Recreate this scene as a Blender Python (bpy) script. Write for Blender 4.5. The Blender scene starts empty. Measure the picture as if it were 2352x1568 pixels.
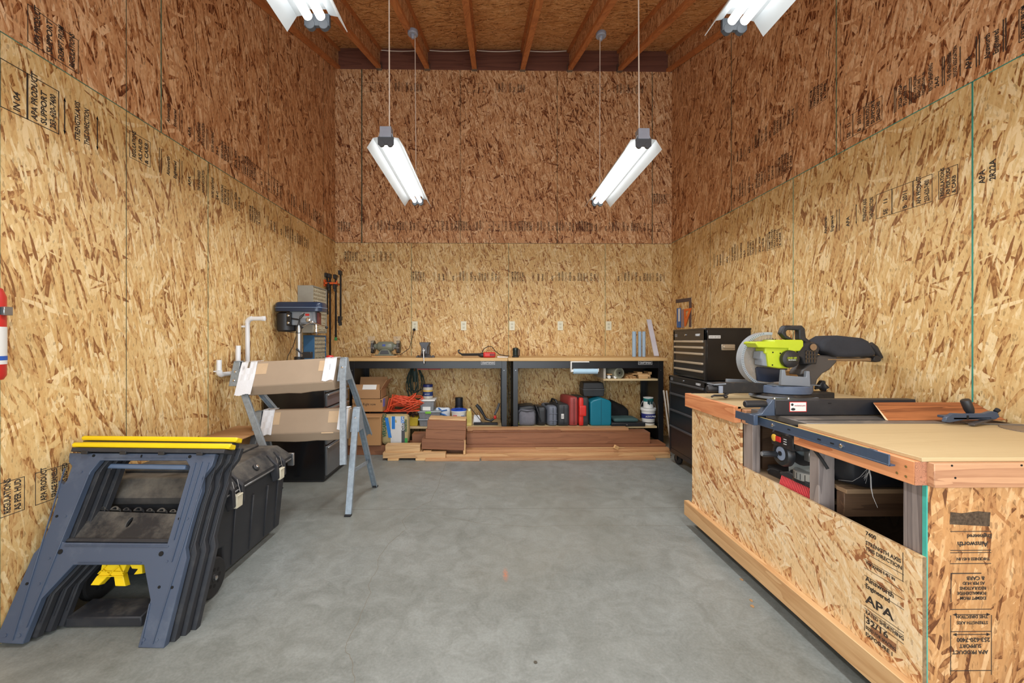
import bpy, bmesh, math, random
from mathutils import Vector, Matrix, Euler
PI = math.pi
R = math.radians
SC = bpy.context.scene
C = SC.collection
rnd = random.Random(7)

# ---------------------------------------------------------------- camera
YAW, F_PX, EYE = R(0.82), 965.0, 1.21
cam = bpy.data.cameras.new('camera')
cam.sensor_width = 36
cam.lens = F_PX * 36 / 2352
cam.shift_x = (1176 - 1142) / 2352
cam.shift_y = -(784 - 781) / 2352
cam.clip_start = 0.05
cam_o = bpy.data.objects.new('camera', cam)
C.objects.link(cam_o)
cam_o.location = (0, 0, EYE)
cam_o.rotation_euler = (R(90), 0, -YAW)
SC.camera = cam_o

# ---------------------------------------------------------------- colour management, sky, daylight fill
SC.view_settings.view_transform = 'Standard'
SC.view_settings.look = 'None'
SC.view_settings.gamma = 1
SC.view_settings.use_curve_mapping = False
SC.view_settings.exposure = 0.0
w = bpy.data.worlds.new('world')
SC.world = w
w.use_nodes = True
w.node_tree.nodes['Background'].inputs[0].default_value = (0.80, 0.90, 1.0, 1)
w.node_tree.nodes['Background'].inputs[1].default_value = 0.8

def area_light(name, loc, rot, sx, sy, power, col=(1, 1, 1), spread=180):
    l = bpy.data.lights.new(name, 'AREA')
    l.shape = 'RECTANGLE'; l.size = sx; l.size_y = sy
    l.energy = power; l.color = col; l.spread = R(spread)
    o = bpy.data.objects.new(name, l); C.objects.link(o)
    o.location = loc; o.rotation_euler = rot
    return o
# unseen daylight fill added at the open rear, tilted up onto the upper walls
area_light('rear_daylight_fill', (0.17, -0.93, 1.22), (R(114), 0, 0), 3.9, 2.2, 125, (0.88, 0.95, 1.0))

# ---------------------------------------------------------------- pixel -> point on a known plane (measuring aid)
_s, _c = math.sin(YAW), math.cos(YAW)
def ray(px, py):
    u = (px - 1142) / F_PX; v = (781 - py) / F_PX
    return Vector((_s + _c * u, _c - _s * u, v))
def pY(px, py, Y):
    d = ray(px, py); return Vector((0, 0, EYE)) + d * (Y / d.y)
def pX(px, py, X):
    d = ray(px, py); return Vector((0, 0, EYE)) + d * (X / d.x)
def pZ(px, py, Z):
    d = ray(px, py); return Vector((0, 0, EYE)) + d * ((Z - EYE) / d.z)

# ---------------------------------------------------------------- materials
def srgb(r, g, b):
    f = lambda c: (c / 255 / 12.92) if c / 255 <= 0.04045 else ((c / 255 + 0.055) / 1.055) ** 2.4
    return (f(r), f(g), f(b), 1)
class NT:
    def __init__(s, m):
        s.t = m.node_tree; s.n = s.t.nodes; s.l = s.t.links
    def add(s, ty, ins=None, **kw):
        n = s.n.new(ty)
        for k, v in kw.items(): setattr(n, k, v)
        for k, v in (ins or {}).items():
            i = n.inputs[k]
            if isinstance(v, bpy.types.NodeSocket): s.l.new(v, i)
            else: i.default_value = v
        return n
    def math(s, op, a, b=0.0, c=None, clamp=False):
        d = {0: a, 1: b}
        if c is not None: d[2] = c
        return s.add('ShaderNodeMath', d, operation=op, use_clamp=clamp).outputs[0]
    def mix(s, f, a, b, blend='MIX'):
        n = s.n.new('ShaderNodeMix'); n.data_type = 'RGBA'; n.blend_type = blend
        for i, v in ((0, f), (6, a), (7, b)):
            if isinstance(v, bpy.types.NodeSocket): s.l.new(v, n.inputs[i])
            else: n.inputs[i].default_value = v
        return n.outputs[2]
    def mixf(s, f, a, b):
        n = s.n.new('ShaderNodeMix'); n.data_type = 'FLOAT'
        for i, v in ((0, f), (2, a), (3, b)):
            if isinstance(v, bpy.types.NodeSocket): s.l.new(v, n.inputs[i])
            else: n.inputs[i].default_value = v
        return n.outputs[0]
    def ramp(s, fac, stops, interp='LINEAR'):
        n = s.n.new('ShaderNodeValToRGB'); e = n.color_ramp.elements
        n.color_ramp.interpolation = interp
        while len(e) > 1: e.remove(e[0])
        for i, (p, c) in enumerate(stops):
            x = e[0] if i == 0 else e.new(p)
            x.position = p; x.color = c
        s.l.new(fac, n.inputs[0]); return n.outputs[0]
def new_mat(name, rough=0.6, metal=0.0, spec=0.5):
    m = bpy.data.materials.new(name); m.use_nodes = True
    nt = NT(m); b = nt.n['Principled BSDF']
    b.inputs['Roughness'].default_value = rough
    b.inputs['Metallic'].default_value = metal
    b.inputs['Specular IOR Level'].default_value = spec
    return m, nt, b
def plain(name, col, rough=0.6, metal=0.0, spec=0.5, var=0.08, scale=14, alpha=None, trans=None, bump=0.0):
    m, nt, b = new_mat(name, rough, metal, spec)
    tc = nt.add('ShaderNodeTexCoord').outputs['Object']
    c = srgb(*col)
    nz = nt.add('ShaderNodeTexNoise', {'Vector': tc, 'Scale': scale, 'Detail': 5, 'Roughness': 0.6}).outputs[0]
    lo = tuple(x * (1 - var) for x in c[:3]) + (1,); hi = tuple(min(1, x * (1 + var)) for x in c[:3]) + (1,)
    nt.l.new(nt.ramp(nz, [(0.3, lo), (0.7, hi)]), b.inputs['Base Color'])
    if bump:
        bn = nt.add('ShaderNodeBump', {'Height': nt.add('ShaderNodeTexNoise', {'Vector': tc, 'Scale': scale * 8}).outputs[0], 'Strength': bump, 'Distance': 0.002})
        nt.l.new(bn.outputs[0], b.inputs['Normal'])
    if alpha is not None: b.inputs['Alpha'].default_value = alpha
    if trans is not None: b.inputs['Transmission Weight'].default_value = trans
    return m
def dusty(name, col, dust=(150, 140, 125), rough=0.5, amt=0.5, scale=6, lo=.5, hi=.72):
    """plastic or paint with dust lying mostly on what faces up"""
    m, nt, b = new_mat(name, rough)
    tc = nt.add('ShaderNodeTexCoord').outputs['Object']
    n1 = nt.add('ShaderNodeTexNoise', {'Vector': tc, 'Scale': scale, 'Detail': 8, 'Roughness': 0.7}).outputs[0]
    g = nt.add('ShaderNodeNewGeometry').outputs['Normal']
    z = nt.add('ShaderNodeSeparateXYZ', {0: g}).outputs[2]
    f = nt.ramp(n1, [(lo, (0, 0, 0, 1)), (hi, (1, 1, 1, 1))])
    up = nt.math('MULTIPLY_ADD', nt.math('MAXIMUM', z, 0.0), 0.75, 0.25)
    f2 = nt.math('MULTIPLY', nt.math('MULTIPLY', f, up), amt)
    nt.l.new(nt.mix(f2, srgb(*col), srgb(*dust)), b.inputs['Base Color'])
    nt.l.new(nt.math('MULTIPLY_ADD', f2, 0.5, rough, clamp=True), b.inputs['Roughness'])
    return m
def emis(name, col, strength):
    m, nt, b = new_mat(name)
    b.inputs['Emission Color'].default_value = col
    b.inputs['Emission Strength'].default_value = strength
    b.inputs['Base Color'].default_value = (0.9, 0.9, 0.9, 1)
    return m

def osb(name, axes, pal, size=1.0, seed=0.0, turn=0.0, spread=1.0, brown=1.0):
    """oriented strand board: layers of long straight flakes, each with its own tone, crumbs between them"""
    m, nt, b = new_mat(name, 0.55, spec=0.3)
    tc = nt.add('ShaderNodeTexCoord').outputs['Object']
    sp = nt.add('ShaderNodeSeparateXYZ', {0: tc}).outputs
    ix = {'x': 0, 'y': 1, 'z': 2}
    uv = nt.add('ShaderNodeCombineXYZ', {0: sp[ix[axes[0]]], 1: sp[ix[axes[1]]], 2: 0}).outputs[0]
    warp = nt.add('ShaderNodeTexNoise', {'Vector': uv, 'Scale': 6.0 / size, 'Detail': 1}, noise_dimensions='2D').outputs['Color']
    wv = nt.add('ShaderNodeVectorMath', {0: warp, 1: (0.5, 0.5, 0.5)}, operation='SUBTRACT').outputs[0]
    wv = nt.add('ShaderNodeVectorMath', {0: wv, 3: 0.020 * size}, operation='SCALE').outputs[0]
    uw = nt.add('ShaderNodeVectorMath', {0: uv, 1: wv}).outputs[0]
    val = None; hue = None
    #        angle, width m, length m, share kept out
    layers = [(4, .020, .13, 0), (-9, .011, .08, .45), (14, .022, .10, .66), (-20, .010, .07, .55), (7, .007, .06, .5), (33, .014, .085, .78), (-3, .034, .13, .84), (-38, .012, .07, .80), (-76, .009, .07, .92), (64, .011, .06, .93), (-14, .005, .045, .62)]
    for i, (ang, wd, ln, thr) in enumerate(layers):
        mp = nt.add('ShaderNodeMapping', {'Vector': uw, 'Rotation': (0, 0, R(ang * spread + turn)), 'Location': (i * 3.7 + seed * 1.9, i * 1.3 + seed, 0)}).outputs[0]
        sc_ = nt.add('ShaderNodeVectorMath', {0: mp, 1: (1 / (size * wd * 1.75), 1 / (size * ln * 1.75), 1)}, operation='MULTIPLY').outputs[0]
        vo = nt.add('ShaderNodeTexVoronoi', {'Vector': sc_, 'Scale': 1.0, 'Randomness': 1.0}, voronoi_dimensions='2D', feature='F1')
        cc = nt.add('ShaderNodeSeparateColor', {0: vo.outputs['Color']}).outputs
        tone = cc[0]
        if i in (0, 2, 6):
            gr = nt.add('ShaderNodeTexNoise', {'Vector': nt.add('ShaderNodeVectorMath', {0: mp, 1: (260, 12, 1)}, operation='MULTIPLY').outputs[0], 'Scale': 1.0, 'Detail': 2}, noise_dimensions='2D').outputs[0]
            tone = nt.math('MULTIPLY_ADD', nt.math('SUBTRACT', gr, 0.5), 0.5, tone)
        tone = nt.math('MULTIPLY_ADD', vo.outputs['Distance'], -0.22, nt.math('ADD', tone, 0.08))
        if val is None: val, hue = tone, cc[2]
        else:
            f = nt.math('GREATER_THAN', cc[1], thr)
            val = nt.mixf(f, val, tone); hue = nt.mixf(f, hue, cc[2])
    lowf = nt.add('ShaderNodeTexNoise', {'Vector': uv, 'Scale': 1.6, 'Detail': 3}, noise_dimensions='2D').outputs[0]
    val = nt.math('MULTIPLY_ADD', nt.math('SUBTRACT', lowf, 0.5), 0.3, val)
    cr = nt.add('ShaderNodeTexVoronoi', {'Vector': nt.add('ShaderNodeVectorMath', {0: uw, 1: (170 / size, 75 / size, 1)}, operation='MULTIPLY').outputs[0], 'Scale': 1.0}, voronoi_dimensions='2D', feature='F1').outputs['Color']
    crs = nt.add('ShaderNodeSeparateColor', {0: cr}).outputs
    val = nt.math('MULTIPLY_ADD', nt.math('SUBTRACT', crs[0], 0.5), 0.24, val)
    col = nt.ramp(val, pal)
    col = nt.mix(nt.math('MULTIPLY', nt.math('SUBTRACT', hue, .25, clamp=True), .55), col, nt.mix(1.0, col, (1.0, .88, .72, 1), 'MULTIPLY'))
    # slivers and specks of bark
    spk = nt.math('MULTIPLY', nt.math('GREATER_THAN', crs[1], .94), nt.math('LESS_THAN', crs[2], .6))
    sv = nt.add('ShaderNodeVectorMath', {0: uw, 1: (110 / size, 26 / size, 1)}, operation='MULTIPLY').outputs[0]
    sn = nt.add('ShaderNodeTexNoise', {'Vector': sv, 'Scale': 1.0, 'Detail': 3, 'Roughness': 0.7}, noise_dimensions='2D').outputs[0]
    sp2 = nt.math('MAXIMUM', nt.math('MULTIPLY', spk, .55), nt.math('MULTIPLY', nt.ramp(sn, [(.60, (0, 0, 0, 1)), (.70, (1, 1, 1, 1))]), .6))
    col = nt.mix(nt.math('MULTIPLY', sp2, .8 * brown), col, tuple(x * .42 for x in pal[1][1][:3]) + (1,))
    nt.l.new(col, b.inputs['Base Color'])
    bn = nt.add('ShaderNodeBump', {'Height': val, 'Strength': 0.08, 'Distance': 0.002})
    nt.l.new(bn.outputs[0], b.inputs['Normal'])
    return m
def wood(name, axis, light, dark, scale=1.0, rings=18, rough=0.55, contrast=1.0):
    """sawn wood with the grain along an axis"""
    m, nt, b = new_mat(name, rough)
    tc = nt.add('ShaderNodeTexCoord').outputs['Object']
    oi = nt.add('ShaderNodeObjectInfo').outputs['Random']
    off = nt.add('ShaderNodeVectorMath', {0: tc, 1: nt.add('ShaderNodeCombineXYZ', {0: nt.math('MULTIPLY', oi, 7.0), 1: nt.math('MULTIPLY', oi, 5.0), 2: nt.math('MULTIPLY', oi, 3.0)}).outputs[0]}).outputs[0]
    k = [1.0, 1.0, 1.0]; k['xyz'.index(axis)] = 0.07
    st = nt.add('ShaderNodeVectorMath', {0: off, 1: tuple(v * scale for v in k)}, operation='MULTIPLY').outputs[0]
    n1 = nt.add('ShaderNodeTexNoise', {'Vector': st, 'Scale': 6, 'Detail': 3, 'Distortion': 0.6}).outputs[0]
    ring = nt.math('FRACT', nt.math('MULTIPLY', n1, float(rings)))
    ring = nt.math('POWER', ring, 2.0)
    fine = nt.add('ShaderNodeTexNoise', {'Vector': st, 'Scale': 170, 'Detail': 3}).outputs[0]
    big = nt.add('ShaderNodeTexNoise', {'Vector': st, 'Scale': 3, 'Detail': 2}).outputs[0]
    v = nt.math('ADD', nt.math('MULTIPLY', ring, 0.45 * contrast), nt.math('MULTIPLY', fine, 0.45))
    v = nt.math('MULTIPLY_ADD', nt.math('SUBTRACT', big, 0.5), 0.6, v)
    nt.l.new(nt.ramp(v, [(0.1, srgb(*light)), (0.85, srgb(*dark))]), b.inputs['Base Color'])
    return m

# ---------------------------------------------------------------- mesh building
class B:
    """gathers shapes into ONE mesh"""
    def __init__(s): s.bm = bmesh.new()
    def _add(s, vs, fs, M=None):
        v = [s.bm.verts.new(M @ Vector(p) if M else Vector(p)) for p in vs]
        for f in fs:
            try: s.bm.faces.new([v[i] for i in f])
            except ValueError: pass
        return s
    def box(s, x0, x1, y0, y1, z0, z1, M=None):
        x0, x1 = min(x0, x1), max(x0, x1); y0, y1 = min(y0, y1), max(y0, y1); z0, z1 = min(z0, z1), max(z0, z1)
        vs = [(x, y, z) for z in (z0, z1) for y in (y0, y1) for x in (x0, x1)]
        return s._add(vs, [(0, 2, 3, 1), (4, 5, 7, 6), (0, 1, 5, 4), (2, 6, 7, 3), (0, 4, 6, 2), (1, 3, 7, 5)], M)
    def hexa(s, lo, hi):
        """eight corners: lo = 4 points counter-clockwise, hi = the 4 above"""
        return s._add(list(lo) + list(hi), [(3, 2, 1, 0), (4, 5, 6, 7), (0, 1, 5, 4), (1, 2, 6, 5), (2, 3, 7, 6), (3, 0, 4, 7)])
    def bar(s, p, q, w, h, up=(0, 0, 1), ext=0):
        """straight bar p->q, width w across, height h along up"""
        p, q = Vector(p), Vector(q); d = (q - p).normalized(); p = p - d * ext; q = q + d * ext
        u = Vector(up); x = d.cross(u)
        if x.length < 1e-4: x = d.cross(Vector((1, 0, 0)))
        x.normalize(); u = x.cross(d).normalized()
        a, c = x * w / 2, u * h / 2
        return s.hexa([p - a - c, p + a - c, p + a + c, p - a + c], [q - a - c, q + a - c, q + a + c, q - a + c])
    def prism(s, pts, off, M=None):
        """planar polygon pts (3D) swept by the vector off"""
        n = len(pts); off = Vector(off)
        vs = [Vector(p) for p in pts] + [Vector(p) + off for p in pts]
        fs = [tuple(range(n - 1, -1, -1)), tuple(range(n, 2 * n))] + [(i, (i + 1) % n, n + (i + 1) % n, n + i) for i in range(n)]
        return s._add(vs, fs, M)
    def cyl(s, p, q, r, r2=None, n=20, caps=True):
        p, q = Vector(p), Vector(q); d = q - p; r2 = r if r2 is None else r2
        z = d.normalized(); x = z.orthogonal().normalized(); y = z.cross(x)
        vs = []
        for c, rr in ((p, r), (q, r2)):
            vs += [c + (x * math.cos(2 * PI * i / n) + y * math.sin(2 * PI * i / n)) * rr for i in range(n)]
        fs = [(i, (i + 1) % n, n + (i + 1) % n, n + i) for i in range(n)]
        if caps: fs += [tuple(range(n - 1, -1, -1)), tuple(range(n, 2 * n))]
        return s._add(vs, fs)
    def lathe(s, prof, p=(0, 0, 0), axis=(0, 0, 1), n=28):
        """profile [(radius, height)] turned about axis through p"""
        z = Vector(axis).normalized(); x = z.orthogonal().normalized(); y = z.cross(x); p = Vector(p)
        vs = []
        for r, h in prof:
            vs += [p + z * h + (x * math.cos(2 * PI * i / n) + y * math.sin(2 * PI * i / n)) * max(r, 1e-5) for i in range(n)]
        fs = []
        for k in range(len(prof) - 1):
            fs += [(k * n + i, k * n + (i + 1) % n, (k + 1) * n + (i + 1) % n, (k + 1) * n + i) for i in range(n)]
        fs += [tuple(range(n - 1, -1, -1)), tuple(range((len(prof) - 1) * n, len(prof) * n))]
        return s._add(vs, fs)
    def tube(s, pts, r, n=10, closed=False):
        pts = [Vector(p) for p in pts]; m = len(pts); rings = []
        prev = None
        for i, p in enumerate(pts):
            a = pts[(i - 1) % m] if (closed or i > 0) else p
            b = pts[(i + 1) % m] if (closed or i < m - 1) else p
            t = (b - a).normalized()
            if prev is None: x = t.orthogonal().normalized()
            else:
                x = prev - t * prev.dot(t); x = x.normalized() if x.length > 1e-6 else t.orthogonal().normalized()
            prev = x; y = t.cross(x)
            rr = r[i] if isinstance(r, (list, tuple)) else r
            rings.append([s.bm.verts.new(p + (x * math.cos(2 * PI * k / n) + y * math.sin(2 * PI * k / n)) * rr) for k in range(n)])
        for i in range(m if closed else m - 1):
            A, D = rings[i], rings[(i + 1) % m]
            for k in range(n):
                try: s.bm.faces.new([A[k], A[(k + 1) % n], D[(k + 1) % n], D[k]])
                except ValueError: pass
        if not closed:
            s.bm.faces.new(rings[0][::-1]); s.bm.faces.new(rings[-1])
        return s
    def ball(s, c, rx, ry=None, rz=None, nu=20, nv=12):
        ry = ry or rx; rz = rz or rx
        prof = [(math.sin(PI * k / nv), -math.cos(PI * k / nv)) for k in range(nv + 1)]
        vs = []
        for r, h in prof:
            vs += [(c[0] + rx * r * math.cos(2 * PI * i / nu), c[1] + ry * r * math.sin(2 * PI * i / nu), c[2] + rz * h) for i in range(nu)]
        fs = [(k * nu + i, k * nu + (i + 1) % nu, (k + 1) * nu + (i + 1) % nu, (k + 1) * nu + i) for k in range(nv) for i in range(nu)]
        return s._add(vs, fs)
    def soft(s, x0, x1, y0, y1, z0, z1, r=0.03, amp=0.0, seed=1, k=4):
        """rounded, slightly lumpy block (bags, soft cases)"""
        n = 8; bm = bmesh.new(); bmesh.ops.create_cube(bm, size=2)
        bmesh.ops.subdivide_edges(bm, edges=bm.edges[:], cuts=n, use_grid_fill=True)
        rr = random.Random(seed); ph = [rr.uniform(0, 6) for _ in range(6)]
        hx, hy, hz = (x1 - x0) / 2, (y1 - y0) / 2, (z1 - z0) / 2
        cx, cy, cz = (x1 + x0) / 2, (y1 + y0) / 2, (z1 + z0) / 2
        for v in bm.verts:
            p = Vector((v.co.x * hx, v.co.y * hy, v.co.z * hz))
            q = Vector((max(-hx + r, min(hx - r, p.x)), max(-hy + r, min(hy - r, p.y)), max(-hz + r, min(hz - r, p.z))))
            d = p - q
            if d.length > 1e-6: p = q + d.normalized() * r
            a = amp * (math.sin(p.x * 31 + ph[0]) * math.cos(p.z * 27 + ph[1]) + math.sin(p.y * 29 + ph[2] + p.z * 19) * .6)
            nrm = Vector((p.x / hx, p.y / hy, p.z / hz)); nrm.normalize()
            if p.z > -hz + 1e-3: p += nrm * a
            v.co = p + Vector((cx, cy, cz))
        me = bpy.data.meshes.new('t'); bm.to_mesh(me); bm.free(); s.bm.from_mesh(me); bpy.data.meshes.remove(me)
        return s
    def xf(s, M):
        bmesh.ops.transform(s.bm, matrix=M, verts=s.bm.verts[:]); return s
def tag(o, label=None, cat=None, group=None, kind=None):
    if label: o['label'] = label
    if cat: o['category'] = cat
    if group: o['group'] = group
    if kind: o['kind'] = kind
    return o
def mk(name, b, mat, parent=None, bevel=0.0015, smooth=35, base=None, world=True, seg=1):
    """one mesh object. world=True: the shape is in world space and is moved into its parent's frame"""
    bm = b.bm
    if not len(bm.verts): raise ValueError('empty ' + name)
    bmesh.ops.remove_doubles(bm, verts=bm.verts[:], dist=1e-6)
    bmesh.ops.recalc_face_normals(bm, faces=bm.faces[:])
    off = None
    if parent is not None and world:
        off = parent.matrix_basis.inverted() if parent.parent is None else (parent.parent.matrix_basis @ parent.matrix_basis).inverted()
    elif base is not None: off = Matrix.Translation(-Vector(base))
    if off is not None: bmesh.ops.transform(bm, matrix=off, verts=bm.verts[:])
    me = bpy.data.meshes.new(name); bm.to_mesh(me); bm.free()
    if smooth:
        for p in me.polygons: p.use_smooth = True
        me.set_sharp_from_angle(angle=R(smooth))
    o = bpy.data.objects.new(name, me); C.objects.link(o)
    me.materials.append(mat)
    if parent is not None: o.parent = parent
    elif base is not None: o.location = base
    if bevel:
        md = o.modifiers.new('bevel', 'BEVEL'); md.width = bevel; md.segments = seg
        md.limit_method = 'ANGLE'; md.angle_limit = R(40); md.harden_normals = False
    return o
def thing(name, label, cat, loc=(0, 0, 0), rz=0.0, group=None):
    o = bpy.data.objects.new(name, None); C.objects.link(o)
    o.empty_display_size = 0.1
    o.location = loc; o.rotation_euler = (0, 0, rz)
    o.matrix_basis = Matrix.Translation(Vector(loc)) @ Matrix.Rotation(rz, 4, 'Z')
    return tag(o, label, cat, group)
def single(name, b, mat, label, cat, group=None, base=None, **kw):
    """a thing that is one mesh"""
    if base is None:
        vs = [v.co for v in b.bm.verts]
        base = (sum(v.x for v in vs) / len(vs), sum(v.y for v in vs) / len(vs), min(v.z for v in vs))
    return tag(mk(name, b, mat, base=base, **kw), label, cat, group)
def struct(name, b, mat, parent=None, **kw):
    o = mk(name, b, mat, parent, bevel=kw.pop('bevel', 0), **kw)
    if parent is None: o['kind'] = 'structure'
    return o
def dup(root, loc, rz=0.0, label=None, group=None):
    r = root.copy(); C.objects.link(r); r.location = loc; r.rotation_euler = (0, 0, rz)
    if label: r['label'] = label
    if group: r['group'] = group
    for ch in list(root.children):
        c = ch.copy(); C.objects.link(c); c.parent = r
        for g in list(ch.children):
            d = g.copy(); C.objects.link(d); d.parent = c
    return r
def text(name, body, size, origin, udir, vdir, mat, parent, ext=0.0003, align='LEFT', squash=1.0, bold=0.0):
    """lettering lying on a surface: origin, writing direction, up direction"""
    cu = bpy.data.curves.new(name, 'FONT'); cu.body = body; cu.size = size; cu.align_x = align
    cu.extrude = ext; cu.offset = bold; cu.resolution_u = 2; cu.fill_mode = 'BOTH'; cu.space_line = 0.85
    t = bpy.data.objects.new(name, cu)
    C.objects.link(t)
    me = bpy.data.meshes.new_from_object(t.evaluated_get(bpy.context.evaluated_depsgraph_get()))
    C.objects.unlink(t); bpy.data.objects.remove(t); bpy.data.curves.remove(cu)
    u = Vector(udir).normalized(); v = Vector(vdir).normalized(); n = u.cross(v)
    M = Matrix(((u.x * squash, v.x, n.x, origin[0]), (u.y * squash, v.y, n.y, origin[1]), (u.z * squash, v.z, n.z, origin[2]), (0, 0, 0, 1)))
    if parent is not None:
        off = parent.matrix_basis.inverted() if parent.parent is None else (parent.parent.matrix_basis @ parent.matrix_basis).inverted()
        M = off @ M
    me.transform(M); me.name = name; me.materials.clear(); me.materials.append(mat)
    o = bpy.data.objects.new(name, me); C.objects.link(o)
    if parent is not None: o.parent = parent
    return o
# ================================================================ the room
XL, XR, YB, YR = -1.956, 2.292, 5.30, -0.98      # left, right, back wall, open rear
SEAM = 2.44
SLOPE = 0.345
def zroof(y, dz=0.0): return 4.612 - SLOPE * (YB - y) + dz   # underside of the joists
def pal(*cs):
    pos = (0, .07, .17, .40, .72, 1.0)
    return [(max(0, min(1, p)), srgb(*c)) for p, c in zip(pos, cs)]
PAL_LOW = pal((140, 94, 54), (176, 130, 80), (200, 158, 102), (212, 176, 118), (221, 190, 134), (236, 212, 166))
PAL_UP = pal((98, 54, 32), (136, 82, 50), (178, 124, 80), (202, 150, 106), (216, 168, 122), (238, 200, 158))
PAL_DECK = pal((116, 72, 40), (162, 108, 62), (198, 142, 88), (216, 162, 106), (228, 180, 124), (240, 200, 148))
PAL_BENCH = pal((160, 104, 66), (200, 146, 98), (222, 180, 128), (232, 198, 148), (238, 208, 162), (246, 224, 188))
M_osb_back_lo = osb('strand_board_back_lower', 'xz', PAL_LOW, 1.0, 1.0)
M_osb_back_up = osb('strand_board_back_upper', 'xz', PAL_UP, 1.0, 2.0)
M_osb_side_lo = osb('strand_board_side_lower', 'yz', PAL_LOW, 1.25, 3.0)
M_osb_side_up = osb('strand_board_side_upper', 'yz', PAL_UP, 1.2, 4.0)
M_osb_deck = osb('strand_board_deck', 'yx', PAL_DECK, 0.8, 5.0)
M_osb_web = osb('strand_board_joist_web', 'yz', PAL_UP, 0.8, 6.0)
M_flange = wood('joist_flange_wood', 'y', (208, 138, 82), (160, 92, 50), rings=8)
M_rim = wood('rim_board_wood', 'x', (128, 82, 66), (92, 56, 46), rings=8)
M_seam = plain('panel_seam_paint', (92, 120, 96), 0.8, var=.3, scale=30)
M_seam_dark = plain('panel_gap_dark', (70, 78, 62), 0.9, var=.3, scale=30)  # grey-green tone of the darker board joints
M_teal = plain('teal_edge_paint', (72, 176, 160), 0.8, var=.15)
M_teal_dark = plain('green_edge_paint', (60, 140, 124), 0.8, var=.2, scale=20)
M_ink = plain('grade_stamp_ink', (52, 44, 38), 0.8, var=.1)
M_ink_up = plain('faded_grade_stamp_ink', (60, 40, 30), 0.8, var=.1)

def floor_mat():
    m, nt, b = new_mat('concrete', 0.42, spec=0.4)
    tc = nt.add('ShaderNodeTexCoord').outputs['Object']
    n1 = nt.add('ShaderNodeTexNoise', {'Vector': tc, 'Scale': 1.1, 'Detail': 6, 'Roughness': .6}).outputs[0]
    n2 = nt.add('ShaderNodeTexNoise', {'Vector': tc, 'Scale': 9, 'Detail': 8, 'Roughness': .7, 'Distortion': 1.0}).outputs[0]
    n3 = nt.add('ShaderNodeTexNoise', {'Vector': tc, 'Scale': 90, 'Detail': 4, 'Roughness': .7}).outputs[0]
    v = nt.math('ADD', nt.math('MULTIPLY', n1, .38), nt.math('MULTIPLY', n2, .37))
    v = nt.math('MULTIPLY_ADD', n3, .25, v)
    col = nt.ramp(v, [(.36, srgb(104, 108, 103)), (.5, srgb(127, 131, 127)), (.64, srgb(148, 153, 150))])
    sc = nt.add('ShaderNodeTexNoise', {'Vector': nt.add('ShaderNodeVectorMath', {0: tc, 1: (5, 1.2, 1)}, operation='MULTIPLY').outputs[0], 'Scale': 7, 'Detail': 8, 'Roughness': .8, 'Distortion': 2.5}).outputs[0]
    col = nt.mix(nt.math('MULTIPLY', nt.ramp(sc, [(.60, (0, 0, 0, 1)), (.70, (1, 1, 1, 1))]), .35), col, srgb(172, 174, 168))
    bl = nt.add('ShaderNodeTexNoise', {'Vector': tc, 'Scale': .8, 'Detail': 3, 'W': 2.0}, noise_dimensions='4D').outputs[0]
    col = nt.mix(nt.math('MULTIPLY', nt.ramp(bl, [(.48, (0, 0, 0, 1)), (.66, (1, 1, 1, 1))]), .35), col, srgb(126, 124, 112))
    # one small rust mark near the middle of the floor
    rp = nt.add('ShaderNodeVectorMath', {0: nt.add('ShaderNodeVectorMath', {0: tc, 1: (0.074, 2.17, 0)}, operation='SUBTRACT').outputs[0], 1: (4.2, 1.0, 1)}, operation='MULTIPLY').outputs[0]
    d = nt.add('ShaderNodeVectorMath', {0: rp, 1: (0, 0, 0)}, operation='DISTANCE').outputs['Value']
    rust = nt.math('MULTIPLY', nt.ramp(d, [(.0, (1, 1, 1, 1)), (.075, (0, 0, 0, 1))]), nt.ramp(n3, [(.35, (0, 0, 0, 1)), (.6, (1, 1, 1, 1))]))
    col = nt.mix(nt.math('MULTIPLY', rust, .95), col, srgb(196, 112, 70))
    nt.l.new(col, b.inputs['Base Color'])
    nt.l.new(nt.math('MULTIPLY_ADD', n2, .3, .28), b.inputs['Roughness'])
    bn = nt.add('ShaderNodeBump', {'Height': n2, 'Strength': .05, 'Distance': .003})
    nt.l.new(bn.outputs[0], b.inputs['Normal'])
    return m
M_floor = floor_mat()
T = 0.10
floor = struct('floor', B().box(XL - T, XR + T, YR - 4.0, YB + T, -0.1, 0), M_floor)
# control joint and hairline cracks in the slab
M_joint = plain('slab_joint_dark', (112, 110, 102), .9)
M_crack = plain('hairline_crack_dark', (120, 112, 98), .9)
yj = pZ(1128, 1168, 0).y
struct('slab_joint', B().box(XL, XR, yj - .002, yj + .002, 0, .0006), M_joint, floor)
def crack(pts, wd):
    b = B(); rr = random.Random(len(pts)); P_ = []
    for i in range(len(pts) - 1):
        a, c = Vector(pZ(*pts[i], 0)), Vector(pZ(*pts[i + 1], 0))
        for k in range(5):
            p = a.lerp(c, k / 5); p.x += rr.uniform(-.004, .004); p.y += rr.uniform(-.004, .004); P_.append(p)
    P_.append(Vector(pZ(*pts[-1], 0)))
    for p, q in zip(P_, P_[1:]): b.bar(p + Vector((0, 0, .0002)), q + Vector((0, 0, .0002)), wd, .0006)
    struct('hairline_crack', b, M_crack, floor, smooth=0)
crack([(815, 1568), (809, 1515), (791, 1487), (799, 1471), (826, 1418), (852, 1360), (846, 1340), (867, 1307), (869, 1282), (893, 1249), (934, 1214), (924, 1196), (951, 1169)], .0016)
crack([(951, 1169), (988, 1151), (1004, 1122), (1016, 1089), (1024, 1063)], .0022)
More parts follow.
